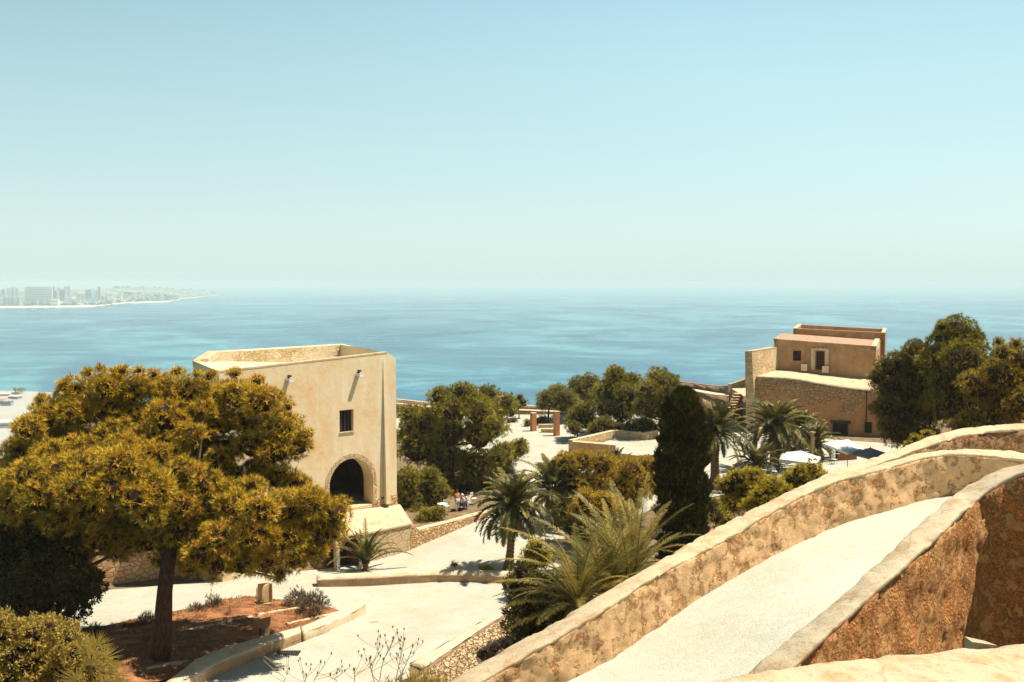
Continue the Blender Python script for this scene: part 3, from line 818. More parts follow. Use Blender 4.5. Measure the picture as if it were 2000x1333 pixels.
# rubble slope under the path kerb
def rubble():
    la = resample([tuple(p) for p in pts((812, 1368, 42.3), (835, 1330, 44.9), (893, 1286, 48.0), (953, 1244, 51.6), (1005, 1208, 55))], n=70)
    lb = resample([tuple(p) for p in pts((848, 1410, 39.5), (925, 1350, 42.0), (985, 1298, 45.5), (1035, 1250, 49), (1070, 1215, 53))], n=70)
    G = []
    for a, b in zip(la, lb):
        a = Vector(a) + Vector((0, 0, -0.15)); b = Vector(b)
        row = []
        for t in np.linspace(0, 1, 50):
            p = a.lerp(b, t)
            d, q = noise.voronoi(p * 2.6)
            p.z = max(p.z, gz(p.x, p.y) + 0.06)
            row.append(p + Vector((0, 0, 0.28 * (d[1] - d[0]) + 0.12 * fbm(p, 0.7))))
        G.append(row)
    o = grid_mesh(G, 'rubble', M['rubble'])
    tag(o, 'loose orange rubble', kind='stuff')
rubble()

# ------------------------------------------------------------------ gate tower
def boolean_cut(o, cutters):
    for c in cutters:
        md = o.modifiers.new('b', 'BOOLEAN'); md.operation = 'DIFFERENCE'; md.solver = 'EXACT'; md.object = c
    bpy.context.view_layer.update()
    dg = bpy.context.evaluated_depsgraph_get()
    me = bpy.data.meshes.new_from_object(o.evaluated_get(dg))
    o.modifiers.clear(); o.data = me
    for c in cutters: bpy.data.objects.remove(c)
    return o

U = Vector((0.73, 0.68, 0)).normalized(); NRM = Vector((0.68, -0.73, 0)).normalized()   # along and out of the facade
O0 = Vector((-9.4, 72.0, 0))
def fac(px, off=0.0):
    """xy on the facade line at image column px"""
    k = (px - 1000) / F
    t = (k * (O0.y * CP + 10 * SP) - O0.x) / (U.x - k * U.y * CP)
    return O0 + U * t + NRM * off
def facp(px, py, off=0.0):
    p = fac(px, off); p.z = ZR(py, p.y); return p

tower = empty('gate_tower', (-14, 70, -16), 'tall cream plastered gate tower with an open roof and a round arch', 'tower')
FL, FR, CR = fac(430), fac(757), fac(774)
BR = CR - NRM * 7.1
BL = BR - U * 11.2
VL = Vector((PX(377, 67, -5), 67, 0))
poly = [FL, FR, CR, BR, BL, VL]
tops = [ZR(726, FL.y), ZR(689, FR.y), ZR(700, CR.y), ZR(672, BR.y), ZR(687, BL.y), ZR(705, VL.y)]
mb = MB(); mb.prism(poly, -20.5, tops)
body = mb.build('wall', M['tower'], None, fix=True)
def inset(poly, d):
    c = sum((Vector((p.x, p.y, 0)) for p in poly), Vector()) / len(poly)
    out = []
    n = len(poly)
    for i in range(n):
        p0, p1, p2 = poly[i - 1], poly[i], poly[(i + 1) % n]
        e1 = (p1 - p0); e1.z = 0; e1.normalize(); e2 = (p2 - p1); e2.z = 0; e2.normalize()
        n1 = Vector((-e1.y, e1.x, 0)); n2 = Vector((-e2.y, e2.x, 0))
        if (c - p1).dot(n1) < 0: n1 = -n1
        if (c - p1).dot(n2) < 0: n2 = -n2
        b = (n1 + n2); b.normalize()
        out.append(p1 + b * d / max(0.4, b.dot(n1)))
    return out
inn = inset([FL, CR, BR, BL, VL], 0.42)
cuts = []
mb = MB(); mb.prism(inn, -6.35, 0); cuts.append(mb.build('cut', M['tower'], None, fix=True))
def arch_prism(px0, px1, row_top, row_bot, d0, d1, n=14):
    """prism with a round head, cut along the facade normal from depth d0 (out) to d1 (in)"""
    a, b = fac(px0), fac(px1)
    w = (b - a).length; c = (a + b) / 2
    zt = ZR(row_top, c.y); zb = ZR(row_bot, c.y)
    prof = [(-w / 2, zb), (w / 2, zb)] + [(w / 2 * math.cos(th), zt - w / 2 + w / 2 * math.sin(th)) for th in np.linspace(0, math.pi, n)]
    vs = [c + U * u + NRM * d0 + Vector((0, 0, z)) for u, z in prof] + [c + U * u - NRM * d1 + Vector((0, 0, z)) for u, z in prof]
    k = len(prof); m = MB()
    m.add(vs, [tuple(range(k)), tuple(reversed(range(k, 2 * k)))] + [(i, (i + 1) % k, k + (i + 1) % k, k + i) for i in range(k)])
    return m, c, w, zt, zb
m, ac, aw, azt, azb = arch_prism(642, 727, 896, 992, 1.0, 1.2)
cuts.append(m.build('cut', M['tower'], None, fix=True))
rc = ac - NRM * 3.6
mb = MB(); mb.box((rc.x - 0.6, rc.y - 0.5, (azb + azt) / 2 + 0.4), (8.4, 5.0, azt - azb + 1.0), math.atan2(U.y, U.x)); cuts.append(mb.build('cut', M['tower'], None, fix=True))
w0, w1 = fac(663.5), fac(690.5)
wc = (w0 + w1) / 2; wz1, wz0 = ZR(801, wc.y), ZR(844.5, wc.y)
mb = MB(); mb.box((wc.x - NRM.x * 0.1, wc.y - NRM.y * 0.1, (wz0 + wz1) / 2), ((w1 - w0).length, 1.5, wz1 - wz0), math.atan2(U.y, U.x)); cuts.append(mb.build('cut', M['tower'], None, fix=True))
boolean_cut(body, cuts); put(body, tower)
# inner face lining of the roof terrace in bare stone (the back and side walls)
lin = inset([FL, CR, BR, BL, VL], 0.43)
mb = MB()
zt_in = [min(tops) - 0.25, tops[2] - 0.10, tops[3] - 0.10, tops[4] - 0.10, tops[5] - 0.2]
for i in (2,):
    a, b = lin[i], lin[i + 1]
    mb.poly([(a.x, a.y, -6.34), (b.x, b.y, -6.34), (b.x, b.y, zt_in[i + 1]), (a.x, a.y, zt_in[i])])
mb.build('parapet_stonework', M['tower_in'], tower)
mb = MB(); mb.prism(inset([FL, CR, BR, BL, VL], 0.44), -6.35, [-5.95, -6.3, -6.3, -5.55, -5.35])
mb.build('roof_terrace', M['planter'], tower, fix=True)
# pale coping block at the outer corner
mb = MB()
v2 = inset([FL, CR, BR, BL, VL], 0.95)
mb.prism([VL + Vector((-.03, -.03, 0)), BL + Vector((-.03, .03, 0)), v2[3], v2[4]], [tops[5] - 0.3, tops[4] - 0.3, tops[4] - .3, tops[5] - .3], [tops[5] + 0.02, tops[4] + 0.02, tops[4] + 0.10, tops[5] + 0.12])
mb.build('coping', M['pale_cap'], tower, fix=True)
# thin limewash line along the top of the front
mb = MB()
a, b = fac(432, 0.02), fac(757, 0.02)
ia, ib = a - NRM * 0.45, b - NRM * 0.45
mb.add([(a.x, a.y, tops[0] - .06), (b.x, b.y, tops[1] - .06), (ib.x, ib.y, tops[1] - .06), (ia.x, ia.y, tops[0] - .06), (a.x, a.y, tops[0] + .05), (b.x, b.y, tops[1] + .05), (ib.x, ib.y, tops[1] + .05), (ia.x, ia.y, tops[0] + .05)],
       [(3, 2, 1, 0), (4, 5, 6, 7), (0, 1, 5, 4), (1, 2, 6, 5), (2, 3, 7, 6), (3, 0, 4, 7)])
mb.build('coping', M['pale_cap'], tower)
# rising buttress strip at the corner
mb = MB()
zb_ = ZR(984, 72); a, b = fac(748.5), fac(758); e0, e1 = fac(748.5, 0.34), fac(757.5, 0.34); t0, t1 = fac(749, 0.012), fac(752, 0.012)
mid0, mid1 = fac(748.5, 0.25), fac(757, 0.25)
zm = ZR(888, 72.3); ztp = ZR(702, 72.3)
a2, b2 = fac(748.5, -.1), fac(758, -.1)
vs = [(a2.x, a2.y, zb_), (b2.x, b2.y, zb_), (e1.x, e1.y, zb_), (e0.x, e0.y, zb_), (a2.x, a2.y, zm), (b2.x, b2.y, zm), (mid1.x, mid1.y, zm), (mid0.x, mid0.y, zm),
      (a2.x, a2.y, ztp), (b2.x, b2.y, ztp), (t1.x, t1.y, ztp), (t0.x, t0.y, ztp)]
mb.add(vs, [(0, 3, 2, 1), (0, 1, 5, 4), (1, 2, 6, 5), (2, 3, 7, 6), (3, 0, 4, 7), (4, 5, 9, 8), (5, 6, 10, 9), (6, 7, 11, 10), (7, 4, 8, 11), (8, 9, 10, 11)])
mb.build('buttress', M['tower'], tower, fix=True)
# arch ring
def ring(c, r0, r1, zc, zb, out, inn_, mat, name, parent, n=20):
    prof = [(-1, zb)] + [(math.cos(math.pi - th), None, math.sin(th)) for th in np.linspace(0, math.pi, n)] + [(1, zb)]
    G = []
    for q in prof:
        row = []
        for r, off in ((r0, out), (r1, out), (r1, -inn_), (r0, -inn_)):
            if len(q) == 2: p = c + U * q[0] * r + NRM * off; p.z = q[1]
            else: p = c + U * q[0] * r + NRM * off; p.z = zc + q[2] * r
            if len(q) == 3: p += U * 0.03 * noise.noise(p * 3)
            row.append(p)
        G.append(row)
    return grid_mesh(G, name, mat, parent, False, closed_j=True, caps=True)
cz = azt - aw / 2
ring(Vector((ac.x, ac.y, 0)), aw / 2 + 0.01, aw / 2 + 0.34, cz, azb - 0.05, 0.035, 0.4, M['stone_pale'], 'arch_surround', tower)
# window
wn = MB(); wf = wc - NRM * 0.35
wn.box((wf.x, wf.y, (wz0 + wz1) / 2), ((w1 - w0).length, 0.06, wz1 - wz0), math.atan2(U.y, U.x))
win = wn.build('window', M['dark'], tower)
bars = MB()
for k in (-0.25, 0.0, 0.25):
    q = wc - NRM * 0.24 + U * k * (w1 - w0).length
    bars.box((q.x, q.y, (wz0 + wz1) / 2), (0.05, 0.05, wz1 - wz0), math.atan2(U.y, U.x))
put(bars.build('window_bars', M['darkmetal'], None), win)
sl = MB(); q = wc + NRM * 0.0; sl.box((q.x, q.y, wz0 + 0.0), ((w1 - w0).length + 0.1, 0.14, 0.09), math.atan2(U.y, U.x))
put(sl.build('window_sill', M['pale_cap'], None), win)
M['room'] = simple_mat('shade_lining', (0.15, 0.075, 0.038), 0.95, 0.35, 1.5, 0.5, 0.03)  # dark brown lining: the room's shade is put into its colour
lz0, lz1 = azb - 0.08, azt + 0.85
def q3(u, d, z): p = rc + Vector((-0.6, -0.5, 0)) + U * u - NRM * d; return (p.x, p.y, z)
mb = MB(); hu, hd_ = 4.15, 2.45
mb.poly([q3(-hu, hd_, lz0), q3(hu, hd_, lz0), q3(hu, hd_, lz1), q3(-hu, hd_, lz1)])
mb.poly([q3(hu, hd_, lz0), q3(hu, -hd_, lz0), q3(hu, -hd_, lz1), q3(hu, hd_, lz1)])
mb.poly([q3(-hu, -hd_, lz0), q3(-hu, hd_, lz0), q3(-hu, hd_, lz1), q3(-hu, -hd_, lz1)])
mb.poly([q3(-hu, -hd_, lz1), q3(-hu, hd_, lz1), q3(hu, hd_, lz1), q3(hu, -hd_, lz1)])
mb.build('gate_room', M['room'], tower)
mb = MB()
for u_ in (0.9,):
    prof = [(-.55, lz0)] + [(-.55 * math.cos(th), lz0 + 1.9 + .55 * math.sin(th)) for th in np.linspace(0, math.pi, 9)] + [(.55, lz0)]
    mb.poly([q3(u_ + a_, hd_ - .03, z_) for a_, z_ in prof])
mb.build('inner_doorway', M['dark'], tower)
mb = MB()
for px, py in ((563, 744), (699, 734)):
    q = facp(px, py, 0.22); s = MB()
    rz = math.atan2(U.y, U.x)
    s.box((q.x, q.y, q.z), (0.30, 0.62, 0.12), rz)
    s.box((q.x - U.x * 0.12, q.y - U.y * 0.12, q.z + 0.10), (0.07, 0.60, 0.10), rz)
    s.box((q.x + U.x * 0.12, q.y + U.y * 0.12, q.z + 0.10), (0.07, 0.60, 0.10), rz)
    sp = s.build('rain_spout', M['whitepaint'], tower)
    k = MB(); r = facp(px + 1, py - 10, 0.10); k.tube([(r.x, r.y, r.z - 0.3), (r.x, r.y, r.z + 0.02)], 0.07, 8); k.box((r.x + NRM.x * .1, r.y + NRM.y * .1, r.z - 0.02), (0.14, 0.3, 0.12), rz)
    put(k.build('floodlight', M['darkmetal'], None), sp)
# ragged stone plinth at the foot of the corner
mb = MB()
G = []
for i in range(26):
    t = i / 25; a = fac(727 + 48 * t, 0.10)
    row = []
    for j in range(8):
        z = -17.0 + (ZR(973 - 3 * t, 72) + 17.0) * j / 7 + (0.12 * fbm(Vector((t * 8, 0, 3)), 1.0) if j == 7 else 0)
        p = Vector((a.x, a.y, z)); p += NRM * (0.08 * fbm(p, 2.5) - (0.06 * j / 7)); row.append(p)
    p = row[-1] - NRM * 0.3; row.append(p)
    G.append(row)
grid_mesh(G, 'stone_plinth', M['stone'], tower)

# sloping stone apron below the tower with the lower gate
bast = empty('gate_bastion', (-9, 68, -19.6), 'sloping pale stone apron below the tower with a dark arched gate', 'bastion')
g1, g2 = Vector((PX(655, 66.0, -18.5), 66.0, 0)), Vector((PX(801, 71.0, -18.5), 71.0, 0))
gk = Vector((PX(716, 68.1, -18.5), 68.1, 0))
b1, b2_ = fac(640, 0.05), fac(778, 0.05)
zg1, zgk, zg2 = ZR(1046, 66), ZR(1040, 68.1), ZR(1022, 71)
zb1, zb2 = ZR(1003, b1.y), ZR(986, b2_.y)
bk = fac(700, 0.05)
mb = MB(); mb.prism([g1, gk, g2, b2_, bk, b1], -21, [zg1, zgk, zg2, zb2, ZR(996, bk.y), zb1])
bb = mb.build('wall', M['stone_pale'], None, fix=True)
GU = (g2 - g1).normalized(); GN = Vector((GU.y, -GU.x, 0))
gc = Vector((PX(681.5, 66.9, -18.5), 66.9, 0)); gw = 1.55
prof = [(-gw / 2, -21.5), (gw / 2, -21.5)] + [(gw / 2 * math.cos(th), ZR(1051, 66.9) - gw / 2 + gw / 2 * math.sin(th)) for th in np.linspace(0, math.pi, 12)]
vs = [gc + GU * u + GN * 1.0 + Vector((0, 0, z)) for u, z in prof] + [gc + GU * u - GN * 1.6 + Vector((0, 0, z)) for u, z in prof]
k = len(prof); m = MB(); m.add(vs, [tuple(range(k)), tuple(reversed(range(k, 2 * k)))] + [(i, (i + 1) % k, k + (i + 1) % k, k + i) for i in range(k)])
boolean_cut(bb, [m.build('cut', M['stone_pale'], None, fix=True)]); put(bb, bast)
m = MB(); q = gc - GN * 1.3; m.box((q.x, q.y, -18.9), (gw + 0.3, 0.12, 3.6), math.atan2(GU.y, GU.x)); m.build('gate_door', M['darkwood'], bast)
G = []
for th in np.linspace(0, math.pi, 14):
    u = -gw / 2 * math.cos(th) * 0.99; z = ZR(1051, 66.9) - gw / 2 + gw / 2 * 0.99 * math.sin(th)
    G.append([gc + GU * u + GN * d + Vector((0, 0, z)) for d in (0.3, -0.5, -1.3)])
lo = [gc + GU * (gw / 2 * .99) + GN * d + Vector((0, 0, -20.5)) for d in (0.3, -0.5, -1.3)]
G.append(lo)
grid_mesh(G, 'gate_reveal', M['gate'], bast)
sheet = MB()   # worn limewash on the sloping top
def up(p, z, dz=0.02): return (p.x, p.y, z + dz)
e_ = GN * 0.10
sheet.add([up(gk + e_, zgk - .03), up(g2 + e_ + GU * .1, zg2 - .03), up(b2_ + U * .05, zb2), up(bk, ZR(996, bk.y)), up(gk + e_, zgk - .15), up(g2 + e_ + GU * .1, zg2 - .15), up(b2_ + U * .05, zb2 - .12), up(bk, ZR(996, bk.y) - .12)],
          [(0, 1, 2, 3), (7, 6, 5, 4), (4, 5, 1, 0), (5, 6, 2, 1), (6, 7, 3, 2), (7, 4, 0, 3)])
sheet.add([up(g1 + e_, zg1 - .03), up(gk + e_, zgk - .03), up(bk, ZR(996, bk.y)), up(b1, zb1), up(g1 + e_, zg1 - .15), up(gk + e_, zgk - .15), up(bk, ZR(996, bk.y) - .12), up(b1, zb1 - .12)],
          [(0, 1, 2, 3), (7, 6, 5, 4), (4, 5, 1, 0), (6, 7, 3, 2), (7, 4, 0, 3)])
sheet.build('sloping_coping', M['pale_cap'], bast, fix=True)
sr = MB(); c1, c2 = g2, Vector((PX(826, 72.4, -18), 72.4, 0)); c0 = b2_
sr.prism([g2 + GU * .02, c2, c2 + Vector((-.4, .4, 0)), b2_ + U * .1], -20.5, [zg2 - .02, ZR(1041, 72.4), ZR(1041, 72.4), zb2 - .02])
sr.build('side_stonework', M['stone'], bast, fix=True)

# rooftop terrace of the low building half-way to the sea
lt = empty('low_terrace', (8, 100, -18.5), 'flat white roof terrace ringed by stone parapets behind the golden pines', 'terrace')
L_, N_, B_, R1, R2, E1 = Vector((6.0, 98, 0)), Vector((10.2, 97.3, 0)), Vector((11.2, 107, 0)), Vector((14.2, 105.6, 0)), Vector((15.8, 106.8, 0)), Vector((15.0, 97.0, 0))
Lb = Vector((6.0, 98, 0)); X = Vector((16.8, 100, 0))
mb = MB(); mb.prism([L_ + Vector((.3, .3, 0)), N_ + Vector((.1, .05, 0)), Vector((12.2, 96.0, 0)), E1 + Vector((1.5, 0, 0)), X, R2 + Vector((.2, -.2, 0)), R1, B_ + Vector((0, -.2, 0))], -20, -16.85)
mb.build('building_wall', M['stone'], lt, fix=True)
mb = MB(); mb.prism([L_ + Vector((.4, .4, 0)), N_ + Vector((.1, .1, 0)), Vector((12.15, 95.95, 0)), E1 + Vector((1.6, -.05, 0)), X, R2 + Vector((.1, -.3, 0)), R1 + Vector((0, -.1, 0)), B_ + Vector((0, -.3, 0))], -16.848, -16.80)
mb.build('roof_floor', M['pave'], lt, fix=True)
def par(a, b, z0, z1a, z1b, th, mat, parent, nm='parapet', capm=None, side=1):
    d = (b - a); d.z = 0; d.normalize(); n = Vector((-d.y, d.x, 0)) * th * side
    m = MB(); m.prism([a, b, b + n, a + n], z0, [z1a, z1b, z1b, z1a]); o = m.build(nm, mat, parent, fix=True)
    if capm:
        m = MB(); ex = d * 0.02; nn_ = n * 1.06; mo = -n * 0.03
        m.prism([a - ex + mo, b + ex + mo, b + ex + nn_, a - ex + nn_], [z1a + .003, z1b + .003, z1b + .003, z1a + .003], [z1a + .06, z1b + .06, z1b + .06, z1a + .06])
        c = m.build('coping', capm, None, fix=True)
        if parent is not None: put(c, o)
    return o
par(L_, N_, -20, ZR(864, 98), ZR(871, 97.3), 0.75, M['house'], lt, capm=M['pale_cap'])
par(L_ + Vector((0.1, 0.75, 0)), B_, -20, ZR(861, 98.8), ZR(842, 107), 0.5, M['stone_lit'], lt, capm=M['pale_cap'])
par(B_, R1, -20, ZR(842, 107), ZR(847, 105.6), 0.4, M['stone_lit'], lt, capm=M['pale_cap'])
par(R1, R2, -20, ZR(847, 105.6), ZR(842, 106.8), 0.4, M['stone_lit'], lt, capm=M['pale_cap'])

# ------------------------------------------------------------------ fort building on the far side of the plaza
fort = empty('fort_house', (33, 118, -17.6), 'old stone fort building with a small plastered house on its terrace', 'building')
A0, A1 = P(1478, 738, 118), P(1736, 763, 112.3)
top_edge = [P(1477, 736, 118), P(1547, 740, 116.6), P(1602, 750, 115.4), P(1650, 757, 114.4), P(1692, 762, 113.5), P(1760, 766, 111.9)]
G = []
tr = resample([tuple(p) for p in top_edge], n=40)
for p in tr:
    p = Vector(p); row = []
    for j in range(16):
        z = -18.4 + (p.z + 18.4) * j / 15
        q = Vector((p.x, p.y - 0.25 * (1 - j / 15), z)); q += Vector((0.3, -1, 0)) * 0.07 * fbm(q, 1.1); row.append(q)
    G.append(row)
fw = grid_mesh(G, 'bastion_wall', M['stone_far'], fort)
# terrace floor with a ragged front edge
h0, h1 = P(1522, 718.5, 124), P(1716, 734.5, 119)
G = []
for i, p in enumerate(tr):
    p = Vector(p); t = i / 39
    q = Vector((h0.x, h0.y, h0.z)).lerp(Vector((h1.x, h1.y, h1.z)), t) + Vector((-1.2 + 3.4 * t, 3.0, 0))
    f = p + Vector((0.02, -0.18 + 0.14 * fbm(p, 1.3), 0.02 + 0.06 * fbm(p, 1.7)))
    G.append([f + Vector((0.02, .04, -0.16))] + [f.lerp(q, s) for s in np.linspace(0, 1, 8)])
grid_mesh(G, 'terrace', M['pale_cap'], fort)
# house
H = [P(1512, 662, 124), P(1711, 677, 119)]
ha, hb = Vector((H[0].x, 124, 0)), Vector((H[1].x, 119, 0))
hd = (hb - ha).normalized(); hn = Vector((hd.y, -hd.x, 0))
hback = -hn * 6.5
mb = MB(); mb.prism([ha, hb, hb + hback, ha + hback], -13, [H[0].z - 0.12, H[1].z - 0.12, H[1].z - 0.12 + .5, H[0].z - 0.12 + .5])
hw = mb.build('house_wall', M['house'], None, fix=True)
def hp(px, off=0.0):
    k = (px - 1000) / F; t = (k * (ha.y * CP + 8 * SP) - ha.x) / (hd.x - k * hd.y * CP)
    return ha + hd * t + hn * off
def hz(px, py): p = hp(px); return ZR(py, p.y)
rzh = math.atan2(hd.y, hd.x)
def hbox(px0, px1, py0, py1, off0, off1, py0b=None, py1b=None):
    a, b = hp(px0), hp(px1); c = (a + b) / 2 + hn * (off0 + off1) / 2
    m = MB(); pm = (px0 + px1) / 2
    z1, z0 = hz(pm, py0), hz(pm, py1)
    m.box((c.x, c.y, (z0 + z1) / 2), ((b - a).length, abs(off1 - off0), z1 - z0), rzh); return m
cuts = [hbox(1549, 1564.5, 685.5, 705, -0.6, 0.5).build('cut', M['house'], None), hbox(1594, 1610, 686.5, 723, -0.7, 0.5).build('cut', M['house'], None)]
boolean_cut(hw, cuts); put(hw, fort)
wn = hbox(1549, 1564.5, 685.5, 705, -0.55, -0.4).build('window', M['dark'], fort)
put(hbox(1547.5, 1566, 682.5, 685.6, -0.1, 0.06).build('window_lintel', M['curb'], None), wn)
for k_ in (1552.5, 1556.5, 1560.5): pass
b_ = MB()
for k_ in (1552.5, 1556.7, 1561):
    q = hp(k_, -0.1); b_.box((q.x, q.y, (hz(k_, 685.5) + hz(k_, 705)) / 2), (0.05, 0.05, hz(k_, 685.5) - hz(k_, 705)), rzh)
for r_ in (690, 695, 700):
    q = hp(1556.7, -0.1); b_.box((q.x, q.y, hz(1556.7, r_)), (0.95, 0.04, 0.04), rzh)
put(b_.build('window_bars', M['darkmetal'], None), wn)
dr = hbox(1594, 1610, 686.5, 723, -0.6, -0.45).build('door', M['darkwood'], fort)
put(hbox(1584.5, 1592, 683.5, 722, -0.02, 0.14).build('door_jamb', M['planter'], None), dr)
put(hbox(1612, 1619, 684.5, 723, -0.02, 0.14).build('door_jamb', M['planter'], None), dr)
put(hbox(1584.5, 1619, 681.0, 684.4, -0.02, 0.16).build('door_lintel', M['planter'], None), dr)
for px in (1594.5, 1602.5, 1611):
    s = MB(); q = hp(px, 0.08); s.box((q.x, q.y, hz(px, 679 + (px - 1594) * .05)), (0.16, 0.16, 0.12), rzh); s.build('wall_bracket', M['planter'], fort)
# roof: pink tiles sloping up, rim, upper parapet block
ra, rb = ha + hn * .12, hb + hn * .12
m = MB(); m.prism([ra - hd * .1, rb + hd * .1, rb + hd * .1 - hn * .5, ra - hd * .1 - hn * .5], [H[0].z - .12, H[1].z - .12, H[1].z - .12, H[0].z - .12], [H[0].z + .02, H[1].z + .02, H[1].z + .02, H[0].z + .02])
m.build('roof_rim', M['stone_lit'], fort, fix=True)
m = MB(); i0, i1 = ha - hn * .5, hb - hn * .5
j0, j1 = ha - hn * 4.4, hb - hn * 4.4
m.add([(i0.x, i0.y, H[0].z - .05), (i1.x, i1.y, H[1].z - .05), (j1.x, j1.y, H[1].z + .52), (j0.x, j0.y, H[0].z + .42), (i0.x, i0.y, H[0].z - .5), (i1.x, i1.y, H[1].z - .5), (j1.x, j1.y, H[1].z - .3), (j0.x, j0.y, H[0].z - .3)],
      [(0, 1, 2, 3), (7, 6, 5, 4), (0, 4, 5, 1), (1, 5, 6, 2), (2, 6, 7, 3), (3, 7, 4, 0)])
m.build('tiled_roof', M['roof'], fort, fix=True)
m = MB(); s0, s1 = ha + hd * .0, ha - hn * 4.6
m.prism([s0 - hd * .02, s0 + hd * .38, s1 + hd * .38, s1 - hd * .02], [H[0].z - .5] * 4, [H[0].z + .05, H[0].z + .05, ZR(655, 128.5), ZR(655, 128.5)])
m.build('roof_rim', M['stone_lit'], fort, fix=True)
m = MB(); s0, s1 = hb, hb - hn * 4.6
m.prism([s0 - hd * .5, s0 + hd * .04, s1 + hd * .04, s1 - hd * .5], [H[1].z - .5] * 4, [H[1].z + .05, H[1].z + .05, H[1].z + .7, H[1].z + .7])
m.build('roof_rim', M['planter'], fort, fix=True)
ua, ub = P(1549.5, 641.5, 129.5), P(1728.5, 650, 125.2)
ud = Vector((ub.x - ua.x, ub.y - ua.y, 0)).normalized(); un = Vector((ud.y, -ud.x, 0))
for (a, b, za, zb2_) in ((ua, ub, ua.z, ub.z), (ub, ub - un * 5.5 + ud * 0.0, ub.z, ub.z + .35), (ua, ua - un * 5.5, ua.z, ua.z + .35), (ua - un * 5.5, ub - un * 5.5, ua.z + .30, ub.z + .22)):
    a2, b2 = Vector((a.x, a.y, 0)), Vector((b.x, b.y, 0))
    d = (b2 - a2).normalized(); n = Vector((-d.y, d.x, 0)) * .42
    c_ = Vector(((ua.x + ub.x) / 2, (ua.y + ub.y) / 2, 0)) - un * 2.7
    if (c_ - a2).dot(n) < 0: n = -n
    m = MB(); m.prism([a2, b2, b2 + n, a2 + n], -11, [za - .08, zb2_ - .08, zb2_ - .08, za - .08]); ob = m.build('roof_parapet', M['house'], fort, fix=True)
    m = MB(); m.prism([a2 - n * .05, b2 - n * .05, b2 + n * 1.05, a2 + n * 1.05], [za - .077, zb2_ - .077, zb2_ - .077, za - .077], [za, zb2_, zb2_, za]); put(m.build('coping', M['pale_cap'], None, fix=True), ob)
m = MB(); q0, q1 = Vector((ua.x, ua.y, 0)) - un * .42, Vector((ub.x, ub.y, 0)) - un * .42
m.prism([q0 + ud * .4, q1 - ud * .4, q1 - ud * .4 - un * 4.6, q0 + ud * .4 - un * 4.6], -8, [ua.z - .32, ub.z - .32, ub.z - .25, ua.z - .25]); m.build('tiled_roof', M['roof'], fort, fix=True)
# two stone blocks by the door
for (x0, x1, y0, y1) in ((1567.5, 1578.5, 711.5, 723.5), (1608.5, 1620.5, 715.5, 727)):
    o = hbox(x0, x1, y0, y1, 0.45, 1.0).build('stone_block', M['planter'], None)
    tag(o, 'squat stone block beside the door of the terrace house' if x0 > 1600 else 'squat stone block between the window and door of the terrace house', 'block')
# tall side wall on the terrace's edge, running away from the viewer
ta, tb = P(1468.5, 687, 117.6), P(1521, 678.5, 124)
tl = P(1455, 688, 117.9)
td = Vector((tb.x - ta.x, tb.y - ta.y, 0)).normalized()
a2, b2 = Vector((ta.x, ta.y, 0)), Vector((tb.x, tb.y, 0)) + td * .5
l2 = Vector((tl.x, tl.y, 0)); lb2 = l2 + (b2 - a2)
m = MB()
a2b, l2b = Vector((PX(1478, 117.2, -12), 117.2, 0)), Vector((PX(1459, 117.5, -12), 117.5, 0))
vs = [(l2b.x, l2b.y, -18.4), (a2b.x, a2b.y, -18.4), (b2.x, b2.y, -18.4), (lb2.x, lb2.y, -18.4), (l2.x, l2.y, tl.z), (a2.x, a2.y, ta.z), (b2.x, b2.y, tb.z), (lb2.x, lb2.y, tb.z)]
m.add(vs, [(3, 2, 1, 0), (4, 5, 6, 7), (0, 1, 5, 4), (1, 2, 6, 5), (2, 3, 7, 6), (3, 0, 4, 7)])
m.build('side_wall', M['stone_lit'], fort, fix=True)
m = MB(); e = 0.03
m.add([(l2.x - e, l2.y - e, tl.z + .004), (a2.x + e, a2.y - e, ta.z + .004), (b2.x + e, b2.y, tb.z + .004), (lb2.x - e, lb2.y, tb.z + .004), (l2.x - e, l2.y - e, tl.z + .09), (a2.x + e, a2.y - e, ta.z + .09), (b2.x + e, b2.y, tb.z + .09), (lb2.x - e, lb2.y, tb.z + .09)],
      [(3, 2, 1, 0), (4, 5, 6, 7), (0, 1, 5, 4), (1, 2, 6, 5), (2, 3, 7, 6), (3, 0, 4, 7)])
m.build('coping', M['pale_cap'], fort, fix=True)
# ground floor door and window of the bastion
def fp(px, off):
    for a, b in zip(top_edge[:-1], top_edge[1:]):
        ca, cb = colof(a), colof(b)
        if ca <= px <= cb:
            q = a.lerp(b, (px - ca) / (cb - ca)); return Vector((q.x, q.y - 0.2 - off, 0))
def fbox(px0, px1, r0, r1, o0, o1):
    a, b = fp(px0, (o0 + o1) / 2), fp(px1, (o0 + o1) / 2); c = (a + b) / 2; m = MB()
    z1, z0 = ZR(r0, c.y), ZR(r1, c.y); d = (b - a)
    m.box((c.x, c.y, (z0 + z1) / 2), (d.length, abs(o1 - o0), z1 - z0), math.atan2(d.y, d.x)); return m
dd = fbox(1627, 1656, 826, 862, -0.1, 0.16).build('door', M['dark'], fort)
put(fbox(1622, 1661, 822.5, 827, -0.1, 0.24).build('door_lintel', M['darkwood'], None), dd)
ww = fbox(1689, 1703, 825, 846, -0.1, 0.14).build('window', M['dark'], fort)
put(fbox(1687, 1705, 846, 848, -0.1, 0.2).build('window_sill', M['curb'], None), ww)
